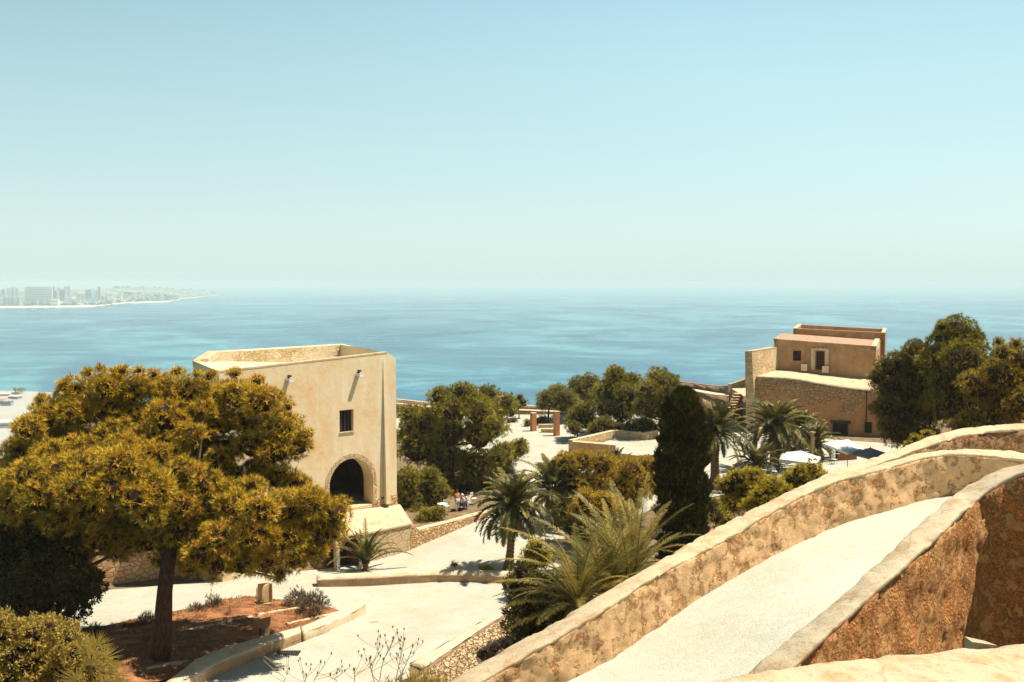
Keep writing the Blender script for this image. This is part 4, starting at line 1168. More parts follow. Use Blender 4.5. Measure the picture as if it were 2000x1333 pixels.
# drainpipe and cable on the bastion wall
pm = MB(); pts_ = [fp(1691, .12) for _ in range(2)]
pm.tube([(pts_[0].x, pts_[0].y, ZR(763, 113.5)), (pts_[0].x, pts_[0].y - .03, ZR(822, 113.5))], 0.07, 8); pm.build('drainpipe', M['darkwood'], fort)
cm = MB(); cc = []
for px, py in ((1479, 738), (1500, 739), (1520, 743), (1545, 750), (1570, 748), (1600, 752), (1640, 759), (1690, 764)):
    q = fp(px, .16); cc.append((q.x, q.y, ZR(py, q.y)))
cm.tube([tuple(p) for p in resample(cc, n=40)], 0.035, 6); cm.build('cable', M['darkmetal'], fort)

# stairs with side walls climbing to the rampart
st = empty('stone_stairs', (26, 124, -17.6), 'steep stone stairs with pale treads beside the fort building', 'stairs')
for k in range(10):
    f = k / 9
    y = 120.6 + 4.4 * f; z = ZR(818 - 48 * f, y)
    x0, x1 = PX(1411 + 25 * f, y, z), PX(1430 + 18 * f, y, z)
    m = MB(); m.box(((x0 + x1) / 2, y + .5, z / 2 - 9.5 - .04), (x1 - x0, 1.0, z + 19 - .08)); s = m.build('step', M['gate'], st)  # dark steps under pale treads: riser shade put into the colour
    m = MB(); m.box(((x0 + x1) / 2, y + .46, z - .02), (x1 - x0 + .02, 1.04, .10)); put(m.build('tread', M['pale_cap'], None), s)
def solid(name, mat, parent, pl, z0, tops_): m = MB(); m.prism(pl, z0, tops_); return m.build(name, mat, parent, fix=True)
qa, qb = P(1447, 775, 125.0), P(1472, 763, 127.5)
solid('side_wall', M['stone_lit'], st, [(qa.x + .35, 125.0), (qb.x + .35, 127.2), (qb.x + .75, 130), (qa.x - .25, 129)], -18.6, [qa.z, qa.z + .1, qb.z, qb.z])
solid('coping', M['pale_cap'], st, [(qa.x + .33, 124.97), (qb.x + .38, 127.17), (qb.x + .78, 130), (qa.x - .3, 129)], [qa.z + .003, qa.z + .103, qb.z + .003, qb.z + .003], [qa.z + .09, qa.z + .19, qb.z + .09, qb.z + .09])
# lit rampart wall behind the stairs
ra_, rb_ = P(1427, 751, 131), P(1462, 739, 127)
solid('landing_wall', M['stone_lit'], st, [(ra_.x, 131.0), (rb_.x + 1, 131.0), (rb_.x + 1, 132), (ra_.x, 132.5)], -18.6, [P(0, 751, 131).z, P(0, 739, 131).z, P(0, 739, 131).z, P(0, 751, 132).z])

# sea walls
A = pts((640, 771, 143), (778, 779, 143.4), (843, 786, 143.2), (930, 788, 143), (1029, 791, 142.6), (1119, 797, 142), (1260, 806, 141))
B = [Vector((a.x, a.y - .5, a.z - .02)) for a in A]
wall('sea_wall', A, B, [-24] * len(A), [-18.9] * len(B), M['seawall'], M['pale_cap'], 'long brown parapet along the cliff edge of the plaza', 'parapet', cap=0.08, ds=2.0, kz=3, amp=0.05)
A = pts((770, 786, 140.8), (843, 793, 140.6), (1014, 799, 140), (1119, 804, 139.4), (1240, 811, 138.6))
B = [Vector((a.x, a.y - 1.1, a.z)) for a in A]
wall('sea_bench_wall', A, B, [-18.9] * len(A), [-18.9] * len(B), M['seawall'], M['planter'], 'low pale-topped ledge in front of the cliff parapet', 'low wall', cap=0.1, ds=2.0, kz=3, amp=0.04)
A = pts((1300, 746, 139), (1325, 744.5, 138.5), (1409, 754, 136.5), (1428, 750, 133), (1432, 748, 131.5))
B = [Vector((a.x - .1, a.y - .6, a.z)) for a in A]
wall('rampart_wall', A, B, [-30] * len(A), [-18.9] * len(B), M['seawall'], M['seawall'], 'dark rampart wall above a pale walkway beside the stairs', 'parapet', cap=0.08, ds=1.5, kz=4, amp=0.05)
A = pts((1290, 752, 137.5), (1342, 758, 135.8), (1409, 769, 133.6), (1422, 770, 132.6))
B = pts((1288, 754, 135.0), (1342, 761, 133.2), (1409, 773, 131), (1424, 773, 130.2))
wall('walkway_wall', A, B, [-18.9] * len(A), [-18.9] * len(B), M['seawall'], M['planter'], 'pale walkway on top of the lower rampart beside the stairs', 'rampart', cap=0.1, ds=1.5, kz=4, amp=0.05)

# ------------------------------------------------------------------ vegetation
RNG = np.random.default_rng(7)

def unit(n, rng):
    v = rng.normal(size=(n, 3)); return v / np.linalg.norm(v, axis=1, keepdims=True)

def needles(C, N, k, L, w, rng, spread=0.9, vary=0.35):
    """tufts of k needle blades at centres C with outward directions N"""
    n = len(C)
    D = N[:, None, :] * (1.0) + unit(n * k, rng).reshape(n, k, 3) * spread
    D /= np.linalg.norm(D, axis=2, keepdims=True)
    Ls = L * (1 + vary * rng.normal(size=(n, k, 1)) * 0.6) * (0.8 + 0.4 * rng.random((n, 1, 1)))
    base = C[:, None, :] + D * (0.12 * Ls)
    tip = C[:, None, :] + D * Ls
    W = np.cross(D, np.array([0.25, 0, 1.0]) + 0.75 * unit(n * k, rng).reshape(n, k, 3)); W /= np.linalg.norm(W, axis=2, keepdims=True) + 1e-9
    a = base - W * w / 2; b = base + W * w / 2
    T = np.stack([a, b, tip], axis=2).reshape(-1, 3, 3)
    v = np.repeat(rng.random(n), k) * 0.75 + rng.random(n * k) * 0.25
    return T, v

def leafpair(C, N, k, L, w, rng, spread=1.0):
    """sprays of k flat leaves (two triangles each)"""
    n = len(C)
    D = N[:, None, :] + unit(n * k, rng).reshape(n, k, 3) * spread
    D /= np.linalg.norm(D, axis=2, keepdims=True)
    Ls = L * (0.65 + 0.7 * rng.random((n, k, 1)))
    base = C[:, None, :] + unit(n * k, rng).reshape(n, k, 3) * L * 0.4
    tip = base + D * Ls
    W = np.cross(D, unit(n * k, rng).reshape(n, k, 3)); W /= np.linalg.norm(W, axis=2, keepdims=True) + 1e-9
    mid = (base + tip) / 2
    a = mid - W * w / 2; b = mid + W * w / 2
    T = np.concatenate([np.stack([base, a, tip], axis=2).reshape(-1, 3, 3), np.stack([base, tip, b], axis=2).reshape(-1, 3, 3)])
    v1 = (np.repeat(rng.random(n), k) * 0.6 + rng.random(n * k) * 0.4)
    return T, np.r_[v1, v1]

def lumps(n, seed, f=2.2):
    """direction-dependent radius factor for a set of unit vectors"""
    r = np.random.default_rng(seed)
    ph = r.random((6, 3)) * 6.28; fr = r.normal(size=(6, 3)) * f
    return lambda U_: 1 + 0.11 * sum(np.sin((U_ * fr[i]).sum(1) * 1.7 + ph[i, 0]) for i in range(6)) / 1.6

def blob_points(c, r, n, rng, squash=0.8, under=0.35, shell=(0.80, 1.04)):
    U_ = unit(n, rng)
    keep = (U_[:, 2] > -0.25) | (rng.random(n) < under)
    U_ = U_[keep]
    R = r * (shell[0] + (shell[1] - shell[0]) * rng.random(len(U_)) ** 0.6) * lumps(6, int(rng.integers(1e9)))(U_)
    C = np.array(c) + U_ * R[:, None] * np.array([1, 1, squash])
    N = U_ + np.array([0, 0, 0.45]); N /= np.linalg.norm(N, axis=1, keepdims=True)
    return C, N

def crown_blobs(discs, D, depth, rng, layers=3):
    """discs: (px,py,rpx[,dD]) seen from the camera; each becomes several clumps spread through the crown's depth"""
    xs = np.array([PX(d[0], D, -10) for d in discs]); xc = (xs.min() + xs.max()) / 2; W = (xs.max() - xs.min()) / 2 + 0.8
    out = []
    for d, x in zip(discs, xs):
        r = d[2] * D / F * 0.93
        h = depth * math.sqrt(max(0.08, 1 - min(1, ((x - xc) / (W * 1.1)) ** 2)))
        if len(d) > 3: ks = [d[3], d[3] + 2.0]
        else: ks = [-h * 0.75, 0.0, h * 0.8][:layers] if layers == 3 else ([-h * .5, h * .5] if layers == 2 else [0.0])
        for kk in ks:
            Dy = D + kk + rng.normal() * 0.6 * r
            rr = r * (0.9 + 0.25 * rng.random())
            p = P(d[0] + rng.normal() * d[2] * 0.12, d[1] + rng.normal() * d[2] * 0.10 + (0 if kk <= 0 else 4), Dy)
            out.append((np.array(p), rr))
    return out

def tree(name, label, cat, discs, D, depth, mat, base, trunk_r, seed, tuft=0.30, dens=1.0, k=12, w=None, layers=3, group=None,
         squash=0.8, under=0.30, kind='needle', spread=0.95, limbs=10, fork=0.55, lean=0.0, trunkpts=None, twigs=0, bark='bark', core=0.66):
    rng = np.random.default_rng(seed)
    if kind == 'needle': tuft *= 0.78; dens *= 1.15; w = (w or tuft * .16) * .9
    else: dens *= 1.5; core = min(core, 0.5)
    root = empty(name, base, label, cat, group)
    bl = crown_blobs(discs, D, depth, rng, layers)
    Cs, Ns = [], []
    for c, r in bl:
        n = int(dens * 4 * math.pi * r * r / (tuft * tuft) * 0.85)
        C, N = blob_points(c, r, n, rng, squash, under)
        Cs.append(C); Ns.append(N)
        n2 = max(6, n // 6)
        C, N = blob_points(c, r, n2, rng, squash, 0.8, (0.6, 0.78))
        Cs.append(C); Ns.append(N)
    C = np.concatenate(Cs); N = np.concatenate(Ns)
    w = w or tuft * 0.16
    if kind == 'needle': T, v = needles(C, N, k, tuft, w, rng, spread)
    else: T, v = leafpair(C, N, k, tuft, w, rng, spread)
    crown_o = tri_object('crown', T, v, M[mat], root)
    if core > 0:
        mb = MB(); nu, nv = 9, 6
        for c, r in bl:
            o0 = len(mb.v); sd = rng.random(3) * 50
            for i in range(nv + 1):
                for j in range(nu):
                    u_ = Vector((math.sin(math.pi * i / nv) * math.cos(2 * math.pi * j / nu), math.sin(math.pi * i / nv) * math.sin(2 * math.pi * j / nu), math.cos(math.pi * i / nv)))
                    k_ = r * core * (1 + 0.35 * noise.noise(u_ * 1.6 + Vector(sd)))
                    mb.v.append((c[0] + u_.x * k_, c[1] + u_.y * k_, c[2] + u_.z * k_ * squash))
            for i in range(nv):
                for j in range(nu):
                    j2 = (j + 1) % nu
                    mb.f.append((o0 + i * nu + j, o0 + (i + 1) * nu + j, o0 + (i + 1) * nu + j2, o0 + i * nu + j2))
        put(mb.build('shade_core', M['core'], None, True), crown_o)  # solid dark core in every clump, added to shade the gaps
    b = Vector(base)
    cc = np.array([c for c, r in bl]); ctr = Vector(cc.mean(0)); zlo = cc[:, 2].min()
    top = Vector((ctr.x + lean, ctr.y, ctr.z)) if trunkpts is None else Vector(trunkpts[-1])
    path = [b + Vector((0, 0, -0.3)), b.lerp(top, 0.3) + Vector((0.15 * trunk_r, 0, 0)), b.lerp(top, 0.62), top] if trunkpts is None else [Vector(q) for q in trunkpts]
    tp = resample([tuple(q) for q in path], n=14)
    rads = [trunk_r * (1.25 if i == 0 else 1.0) * (1 - 0.62 * (i / 13)) for i in range(14)]
    if trunk_r > 0:
        mb = MB(); mb.tube([tuple(q) for q in tp], rads, 12, 0.25)
        mb.build('trunk', M[bark], root, True)
    if limbs:
        mb = MB()
        idx = rng.permutation(len(bl))[:limbs]
        for i in idx:
            c = Vector(bl[i][0]); f = fork + (0.9 - fork) * rng.random()
            s = Vector(tp[int(f * 13)]); mid = s.lerp(c, 0.5) + Vector((rng.normal() * 0.2, rng.normal() * 0.2, -0.12 * (c - s).length))
            r0 = trunk_r * 0.30
            q = resample([tuple(s), tuple(mid), tuple(c)], n=7)
            mb.tube([tuple(x) for x in q], [max(0.02, r0 * (1 - 0.13 * j)) for j in range(7)], 7, 0.2)
            for _ in range(twigs):
                e = c + Vector(unit(1, rng)[0]) * bl[i][1] * (0.9 + 0.3 * rng.random())
                a = Vector(q[int(rng.integers(3, 7))])
                mb.tube([a, a.lerp(e, 0.5) + Vector(rng.normal(size=3) * 0.12), e], [0.035, 0.022, 0.008], 4)
        mb.build('branches', M['bark'] if not twigs else M['twig'], root, True)
    return root

# the large pine on the soil bed
D0 = 46.0
pb = PZ(315, 1290, -16.9)
big = [(170, 727, 11, 2.0), (235, 722, 12, 2.0), (300, 727, 11, 2.0), (345, 724, 10, 2.5), (410, 732, 12, 2.5), (458, 728, 13, 2.5), (500, 742, 12, 2.0), (128, 748, 12, 1.8), (80, 778, 13, 1.5), (562, 790, 12, 2.0), (598, 846, 12, 1.2), (270, 722, 8, 2.0), (195, 718, 9, 2.0), (385, 728, 9, 2.2),
       (330, 880, 34, -0.5), (300, 890, 32, -1.0), (370, 930, 34, -0.8), (340, 1000, 32, -1.5), (400, 950, 32, -1.0), (440, 955, 30, -1.0), (490, 950, 28, -0.6), (360, 985, 30, -2.0), (350, 1035, 30, -1.6), (100, 890, 36, -0.5), (170, 880, 36, -0.8), (240, 872, 34, -1.0), (370, 850, 34, 0.5), (420, 830, 30, 2.0), (430, 900, 30, 1.0), (400, 800, 30, 2.0),
       (150, 768, 40, 2.0), (205, 750, 38, 2.0), (262, 762, 44, 2.2), (325, 766, 44, 2.5), (380, 768, 38, 2.5), (425, 775, 34, 3.5), (470, 772, 40, 2.5), (515, 788, 42, 2.0), (555, 830, 40, 1.5), (574, 872, 34, 1.0),
       (92, 812, 44, 1.5), (58, 832, 30, 1.0), (42, 872, 40, 0.5), (150, 808, 42, 1.4), (210, 800, 42, 1.6), (270, 808, 42, 1.8), (330, 812, 42, 2.0), (385, 815, 38, 2.2), (435, 825, 36, 3.5), (490, 822, 40, 2.0), (535, 880, 42, 1.0), (492, 870, 38, 1.6),
       (100, 862, 40, 1.6), (160, 860, 40, 2.0), (225, 855, 40, 2.0), (290, 858, 40, 2.2), (350, 862, 40, 2.4), (400, 868, 38, 2.6), (445, 880, 36, 3.5),
       (10, 945, 44, -1.5), (65, 930, 42, -2.4), (120, 925, 42, -3.0), (180, 915, 42, -3.4), (235, 905, 38, -3.4), (280, 930, 38, -3.2), (310, 962, 34, -3.0), (150, 960, 42, -3.8), (215, 955, 42, -4.0), (265, 975, 36, -3.8), (90, 970, 42, -3.2), (30, 985, 42, -2.6), (295, 1005, 28, -3.4), (180, 1000, 36, -3.6), (110, 1008, 36, -3.2),
       (350, 910, 38, 1.5), (400, 920, 38, 2.0), (450, 935, 38, 2.0), (500, 925, 36, 2.0), (545, 935, 32, 1.6), (345, 955, 38, 0.5), (400, 965, 38, 1.0), (455, 975, 34, 1.0), (575, 950, 26, 1.6),
       (405, 985, 30, -1.8), (450, 985, 36, -2.4), (505, 1000, 40, -3.2), (560, 995, 40, -3.0), (608, 978, 34, -2.4), (642, 1002, 34, -1.8), (650, 1040, 26, -1.2), (612, 1040, 40, -2.4), (555, 1052, 42, -3.2), (490, 1055, 42, -3.4), (430, 1052, 36, -2.8), (395, 1080, 32, -2.4),
       (385, 1030, 30, -0.6), (420, 1105, 28, -2.2), (470, 1108, 30, -2.4), (520, 1102, 30, -2.2), (580, 1092, 32, -1.6), (612, 1080, 26, -1.2), (545, 1124, 15, -1.6), (375, 1105, 22, -1.8),
       (440, 1035, 38, 3.2), (500, 1025, 40, 3.4), (560, 1020, 40, 3.4), (605, 1025, 32, 3.0), (400, 1000, 40, 4.0), (520, 1062, 34, 2.6), (460, 1070, 32, 2.4), (570, 1060, 32, 2.4), (600, 990, 28, 3.6),
       (340, 1000, 34, -0.5), (365, 1060, 28, 0.4), (330, 1060, 30, 0.6), (320, 1040, 30, -1.2),
       (20, 1040, 44, 1.2), (80, 1050, 42, 1.5), (140, 1050, 40, 1.5), (200, 1045, 38, 1.5), (250, 1050, 34, 0.5), (290, 1060, 28, 0.2), (230, 1075, 28, 1.5), (165, 1078, 26, 1.8), (20, 1085, 40, 1.8), (80, 1095, 40, 1.8), (140, 1092, 34, 1.8), (40, 1130, 36, 2), (100, 1132, 32, 2), (0, 1140, 30, 2), (318, 1095, 18, -0.5), (20, 1000, 40, 2.5), (80, 1005, 40, 2.5), (150, 1010, 40, 2.5), (215, 1010, 40, 2.2), (275, 1015, 36, 1.5), (20, 920, 40, 2.5), (90, 915, 40, 3), (160, 905, 40, 3), (230, 900, 40, 3), (300, 905, 40, 3)]
tree('pine_tree', 'huge golden-green pine shading the soil bed in front of the tower', 'tree', big, D0, 5.2, 'pine_gold', pb, 0.43, 11,
     tuft=0.33, dens=1.6, k=15, w=0.034, limbs=20, fork=0.62, twigs=2, spread=0.95,
     trunkpts=[pb + Vector((-.1, 0, -.4)), P(317, 1230, 44.0), P(322, 1150, 44.4), P(330, 1090, 44.9), P(342, 1020, 46.0), P(352, 950, 47.4), P(345, 870, 48.6)])
# dark tree beyond it at the edge of the picture
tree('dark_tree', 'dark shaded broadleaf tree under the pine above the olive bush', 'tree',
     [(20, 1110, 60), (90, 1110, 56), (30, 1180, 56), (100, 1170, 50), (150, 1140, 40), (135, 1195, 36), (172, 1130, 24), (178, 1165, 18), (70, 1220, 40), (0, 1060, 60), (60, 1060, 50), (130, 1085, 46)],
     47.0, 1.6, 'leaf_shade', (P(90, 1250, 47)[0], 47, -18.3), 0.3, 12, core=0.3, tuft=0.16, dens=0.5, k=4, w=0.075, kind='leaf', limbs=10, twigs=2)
# olive coloured bush in the near corner
tree('olive_bush', 'dense olive-yellow bush filling the corner beside the fan palm', 'shrub',
     [(-40, 1290, 70), (40, 1290, 62), (110, 1300, 56), (60, 1240, 40), (95, 1222, 28), (20, 1240, 36), (-20, 1230, 40), (150, 1275, 34), (180, 1310, 36), (128, 1248, 26), (0, 1350, 70), (90, 1350, 60), (170, 1350, 50), (140, 1225, 13), (150, 1245, 10)],
     27.0, 1.6, 'shrub_olive', (P(60, 1500, 27)[0], 27, gz(-13, 27)), 0.08, 13, tuft=0.10, dens=0.42, k=5, w=0.045, kind='leaf', limbs=8, twigs=3, squash=0.85)

# pines beyond the tower
tree('pine_tree', 'dark green pine with a spreading crown just beyond the tower', 'tree',
     [(830, 830, 38), (880, 800, 36), (930, 800, 36), (880, 850, 42), (935, 850, 40), (820, 880, 40), (870, 900, 40), (930, 905, 38), (975, 890, 24), (800, 810, 22), (965, 835, 24), (860, 775, 24), (905, 770, 26), (905, 950, 32), (950, 945, 22), (805, 850, 26), (985, 880, 18)],
     92.0, 4.0, 'pine_green', (P(883, 1000, 90)[0], 90, -19.0), 0.42, 21, tuft=0.42, dens=0.95, k=11, w=0.06, limbs=22, twigs=2, fork=0.5,
     trunkpts=[(P(880, 1015, 90)[0], 90, -19.3), P(884, 950, 90), P(876, 900, 91), P(880, 840, 92)])
tree('pine_tree', 'lower green pine by the cliff parapet behind the crown of another', 'tree',
     [(905, 768, 20), (950, 772, 24), (985, 785, 20), (995, 800, 14), (940, 795, 22), (970, 805, 20)], 122.0, 3.0, 'pine_green', (P(960, 830, 122)[0], 122, -18.5), 0.25, 22, tuft=0.5, dens=0.9, k=10, w=0.07, limbs=8)
tree('pine_tree', 'rounded young pine on the edge of the plaza', 'tree',
     [(1010, 880, 20), (990, 895, 20), (965, 905, 20), (1018, 868, 12), (985, 912, 18)], 96.0, 1.2, 'pine_green', (P(990, 950, 96)[0], 96, -18.8), 0.12, 23, tuft=0.32, dens=1.0, k=10, w=0.045, limbs=4)
for i, (ds, Dd, lb) in enumerate([
    ([(800, 935, 26), (795, 970, 26), (815, 1000, 22), (788, 1000, 20)], 84, 'bushy young pine touching the tower corner above the stone apron'),
    ([(845, 955, 28), (850, 985, 26), (842, 928, 18), (865, 965, 16)], 86, 'dense upright young pine with a rounded top between tower and path wall'),
    ([(835, 1010, 20), (855, 1005, 16), (820, 1020, 14)], 80, 'low young pine bush just above the masonry path wall')]):
    tree('pine_bush', lb, 'shrub', ds, float(Dd), 1.0, 'pine_green', (P(ds[0][0], 1015, Dd)[0], Dd, -19.3), 0.10, 30 + i, tuft=0.26, dens=1.0, k=10, w=0.04, limbs=3, group='young pines beyond the tower')
# umbrella pines by the cliff parapet
tree('umbrella_pine', 'pale umbrella pine leaning over the cliff parapet above the brick pillars', 'tree',
     [(1068, 775, 18), (1090, 762, 20), (1110, 775, 20), (1085, 785, 20), (1060, 790, 12), (1120, 788, 16), (1100, 795, 14)], 131.0, 2.6, 'pine_soft', (P(1072, 817, 131)[0], 131, -18.5), 0.16, 41, tuft=0.5, dens=0.9, k=11, w=0.06, limbs=9, fork=0.6, squash=0.6,
     trunkpts=[(P(1071, 820, 131)[0], 131, -18.8), P(1072, 800, 131), P(1080, 785, 131)])
tree('umbrella_pine', 'greyish round-headed pine at the middle of the cliff edge', 'tree',
     [(1128, 752, 20), (1150, 748, 20), (1140, 762, 22), (1160, 765, 16), (1118, 768, 16), (1150, 780, 20)], 137.0, 2.6, 'pine_soft', (P(1140, 810, 137)[0], 137, -18.5), 0.2, 42, tuft=0.5, dens=0.9, k=11, w=0.06, limbs=7, squash=0.7)
tree('pine_tree', 'tall domed green pine standing above the low terrace', 'tree',
     [(1205, 745, 28), (1190, 765, 28), (1220, 770, 30), (1180, 800, 26), (1215, 805, 30), (1235, 745, 18), (1245, 790, 24), (1200, 730, 16)], 118.0, 3.4, 'pine_green', (P(1205, 850, 118)[0], 118, -18.5), 0.3, 43, tuft=0.45, dens=0.95, k=11, w=0.06, limbs=14)
tree('pine_tree', 'tall green pine rising behind the dark cypress', 'tree',
     [(1285, 738, 22), (1300, 750, 24), (1270, 765, 28), (1305, 775, 28), (1320, 790, 22), (1275, 800, 30), (1310, 810, 26), (1255, 790, 20), (1330, 815, 18), (1340, 800, 14)], 110.0, 3.4, 'pine_green', (P(1290, 860, 110)[0], 110, -18.5), 0.3, 44, tuft=0.42, dens=0.95, k=11, w=0.056, limbs=14)
for i, (ds, Dd, lb) in enumerate([
    ([(1125, 818, 20), (1140, 805, 18), (1120, 835, 16), (1150, 825, 18)], 116, 'dark bushy pine beside the second brick pillar'),
    ([(1180, 828, 22), (1165, 838, 16), (1200, 838, 16)], 112, 'low green pine bush behind the corner of the white roof terrace'),
    ([(1235, 838, 20), (1255, 830, 20), (1275, 838, 16), (1215, 842, 12)], 112, 'low spreading pine bush above the terrace parapet')]):
    tree('pine_bush', lb, 'shrub', ds, float(Dd), 1.5, 'pine_green', (P(ds[0][0], 860, Dd)[0], Dd, -18.6), 0.1, 50 + i, tuft=0.36, dens=0.95, k=10, w=0.05, limbs=4, group='pine bushes around the low terrace')
# amber pines in front of the low terrace
tree('amber_pine', 'amber-tipped bushy pine below the white roof terrace', 'tree',
     [(1105, 910, 26), (1140, 900, 26), (1175, 915, 28), (1120, 940, 28), (1160, 950, 30), (1100, 960, 22), (1200, 935, 26)], 78.0, 2.4, 'pine_amber', (P(1150, 1030, 78)[0], 78, -19.0), 0.2, 61, tuft=0.34, dens=1.0, k=12, w=0.045, limbs=10)
tree('amber_pine', 'amber bushy pine pressed against the dark cypress', 'tree',
     [(1230, 920, 26), (1260, 915, 26), (1215, 950, 26), (1250, 955, 30), (1275, 940, 22), (1232, 985, 20)], 74.0, 2.2, 'pine_amber', (P(1240, 1030, 74)[0], 74, -18.9), 0.2, 62, tuft=0.34, dens=1.0, k=12, w=0.045, limbs=8)
tree('amber_pine', 'lower amber pine lobe behind the feathery palm clump', 'tree',
     [(1150, 980, 26), (1185, 985, 28), (1215, 1000, 24), (1130, 1000, 20), (1165, 1010, 22)], 68.0, 2.0, 'pine_amber', (P(1170, 1060, 68)[0], 68, -18.7), 0.15, 63, tuft=0.32, dens=1.0, k=12, w=0.042, limbs=6)
# dark undergrowth between the palms
tree('dark_shrub', 'dark shaded shrub between the two tall palms and the amber pine', 'shrub',
     [(1105, 1000, 22), (1120, 1030, 24), (1140, 1050, 24), (1170, 1050, 24), (1100, 985, 14)], 71.0, 1.6, 'shrub_dark', (P(1130, 1080, 71)[0], 71, -18.9), 0.1, 64, tuft=0.22, dens=0.6, k=5, w=0.1, kind='leaf', limbs=4)
# yellow shrub and dark shrub near the first palm
tree('yellow_shrub', 'bright yellow-green round shrub beside the base of the tall palm', 'shrub',
     [(1045, 1068, 18), (1060, 1080, 18), (1035, 1085, 16), (1058, 1098, 16), (1042, 1102, 14)], 58.0, 0.8, 'shrub_yel', (P(1048, 1115, 58)[0], 58, -18.3), 0.06, 65, tuft=0.18, dens=0.9, k=9, w=0.03, limbs=3)
tree('dark_shrub', 'large glossy dark shrub hanging over the edge of the path', 'shrub',
     [(1020, 1120, 24), (1050, 1140, 30), (1010, 1150, 26), (1080, 1155, 32), (1030, 1180, 32), (1060, 1200, 34), (1005, 1190, 18), (1010, 1225, 26), (1050, 1235, 24), (1095, 1190, 30), (1110, 1215, 26), (1000, 1260, 18), (1130, 1180, 26), (1035, 1245, 20)],
     42.0, 1.8, 'shrub_dark', (P(1040, 1260, 42)[0], 42, gz(1, 42)), 0.10, 66, tuft=0.17, dens=0.55, k=5, w=0.06, kind='leaf', limbs=10, twigs=1)
tree('dry_shrub', 'grey dry shrub growing out of the rubble by the ramp wall', 'shrub',
     [(965, 1265, 16), (945, 1280, 16), (985, 1258, 14), (960, 1290, 14)], 38.0, 0.6, 'lavender', (P(960, 1300, 38)[0], 38, P(960, 1300, 38)[2]), 0.03, 67, tuft=0.13, dens=0.8, k=8, w=0.015, limbs=2)
# yellowish shrubs below the ramp wall
for i, (ds, Dd, lb) in enumerate([
    ([(1440, 935, 22), (1470, 930, 22), (1420, 950, 22), (1455, 960, 26), (1490, 945, 20), (1430, 985, 24), (1410, 1000, 20)], 66, 'yellow-green shrub mass between the cypress and the low palm'),
    ([(1510, 950, 24), (1490, 970, 26), (1530, 965, 20), (1470, 990, 22)], 62, 'yellow-green shrub in the middle of the row above the ramp wall'),
    ([(1560, 925, 20), (1585, 920, 20), (1545, 935, 18), (1600, 930, 14), (1570, 945, 20), (1548, 960, 16)], 64, 'yellow-green shrub in front of the white parasol'),
    ([(1400, 1010, 22), (1420, 1020, 18), (1395, 985, 14)], 56, 'darker green shrub at the foot of the cypress')]):
    tree('yellow_shrub', lb, 'shrub', ds, float(Dd), 1.4, 'shrub_yel' if i < 3 else 'pine_green', (P(ds[0][0], 1040, Dd)[0], Dd, gz(P(ds[0][0], 1040, Dd)[0], Dd)), 0.08, 70 + i, tuft=0.26, dens=0.95, k=10, w=0.04, limbs=5, group='shrubs in a row below the ramp wall')
# large pines at the right
tree('pine_tree', 'broad dark pine whose low boughs cover the corner of the fort building', 'tree',
     [(1745, 715, 34), (1790, 700, 34), (1735, 755, 32), (1775, 760, 42), (1730, 800, 26), (1765, 815, 40), (1820, 800, 44), (1800, 745, 40), (1755, 845, 30), (1730, 830, 16), (1790, 685, 24), (1716, 738, 18), (1800, 850, 26)],
     84.0, 4.0, 'pine_dark', (P(1790, 900, 84)[0], 84, -17.4), 0.45, 81, tuft=0.36, dens=1.0, k=12, w=0.045, limbs=20, fork=0.3)
tree('pine_tree', 'tall pine with a pointed top rising against the pale sea', 'tree',
     [(1868, 648, 30), (1850, 670, 36), (1890, 675, 36), (1835, 700, 34), (1880, 710, 44), (1905, 660, 18), (1850, 740, 44), (1915, 720, 34), (1870, 790, 50), (1840, 640, 10), (1905, 780, 44)],
     78.0, 3.6, 'pine_green', (P(1870, 900, 78)[0], 78, -17.2), 0.45, 82, tuft=0.34, dens=1.0, k=12, w=0.045, limbs=18, fork=0.3, twigs=1)
tree('pine_tree', 'pine with golden needle tips at the very edge of the view above the curving wall', 'tree',
     [(1960, 690, 22), (1990, 705, 30), (1950, 730, 36), (1995, 745, 40), (1925, 760, 36), (1965, 790, 44), (2010, 800, 44), (1935, 820, 36), (2040, 730, 50), (1900, 745, 24), (1985, 672, 10), (1950, 668, 8), (2060, 800, 50), (1890, 830, 30)],
     66.0, 3.6, 'pine_bronze', (P(1980, 950, 66)[0], 66, -16.5), 0.4, 83, tuft=0.31, dens=1.0, k=13, w=0.042, limbs=18, fork=0.3, twigs=1)
tree('flowering_shrub', 'small sunlit shrub between the dark pine and the curving wall', 'shrub', [(1790, 858, 10), (1810, 850, 12), (1775, 868, 8)], 60.0, 0.8, 'shrub_yel', (P(1795, 880, 60)[0], 60, P(1795, 880, 60)[2]), 0.05, 84, tuft=0.2, dens=0.9, k=9, w=0.03, limbs=2)
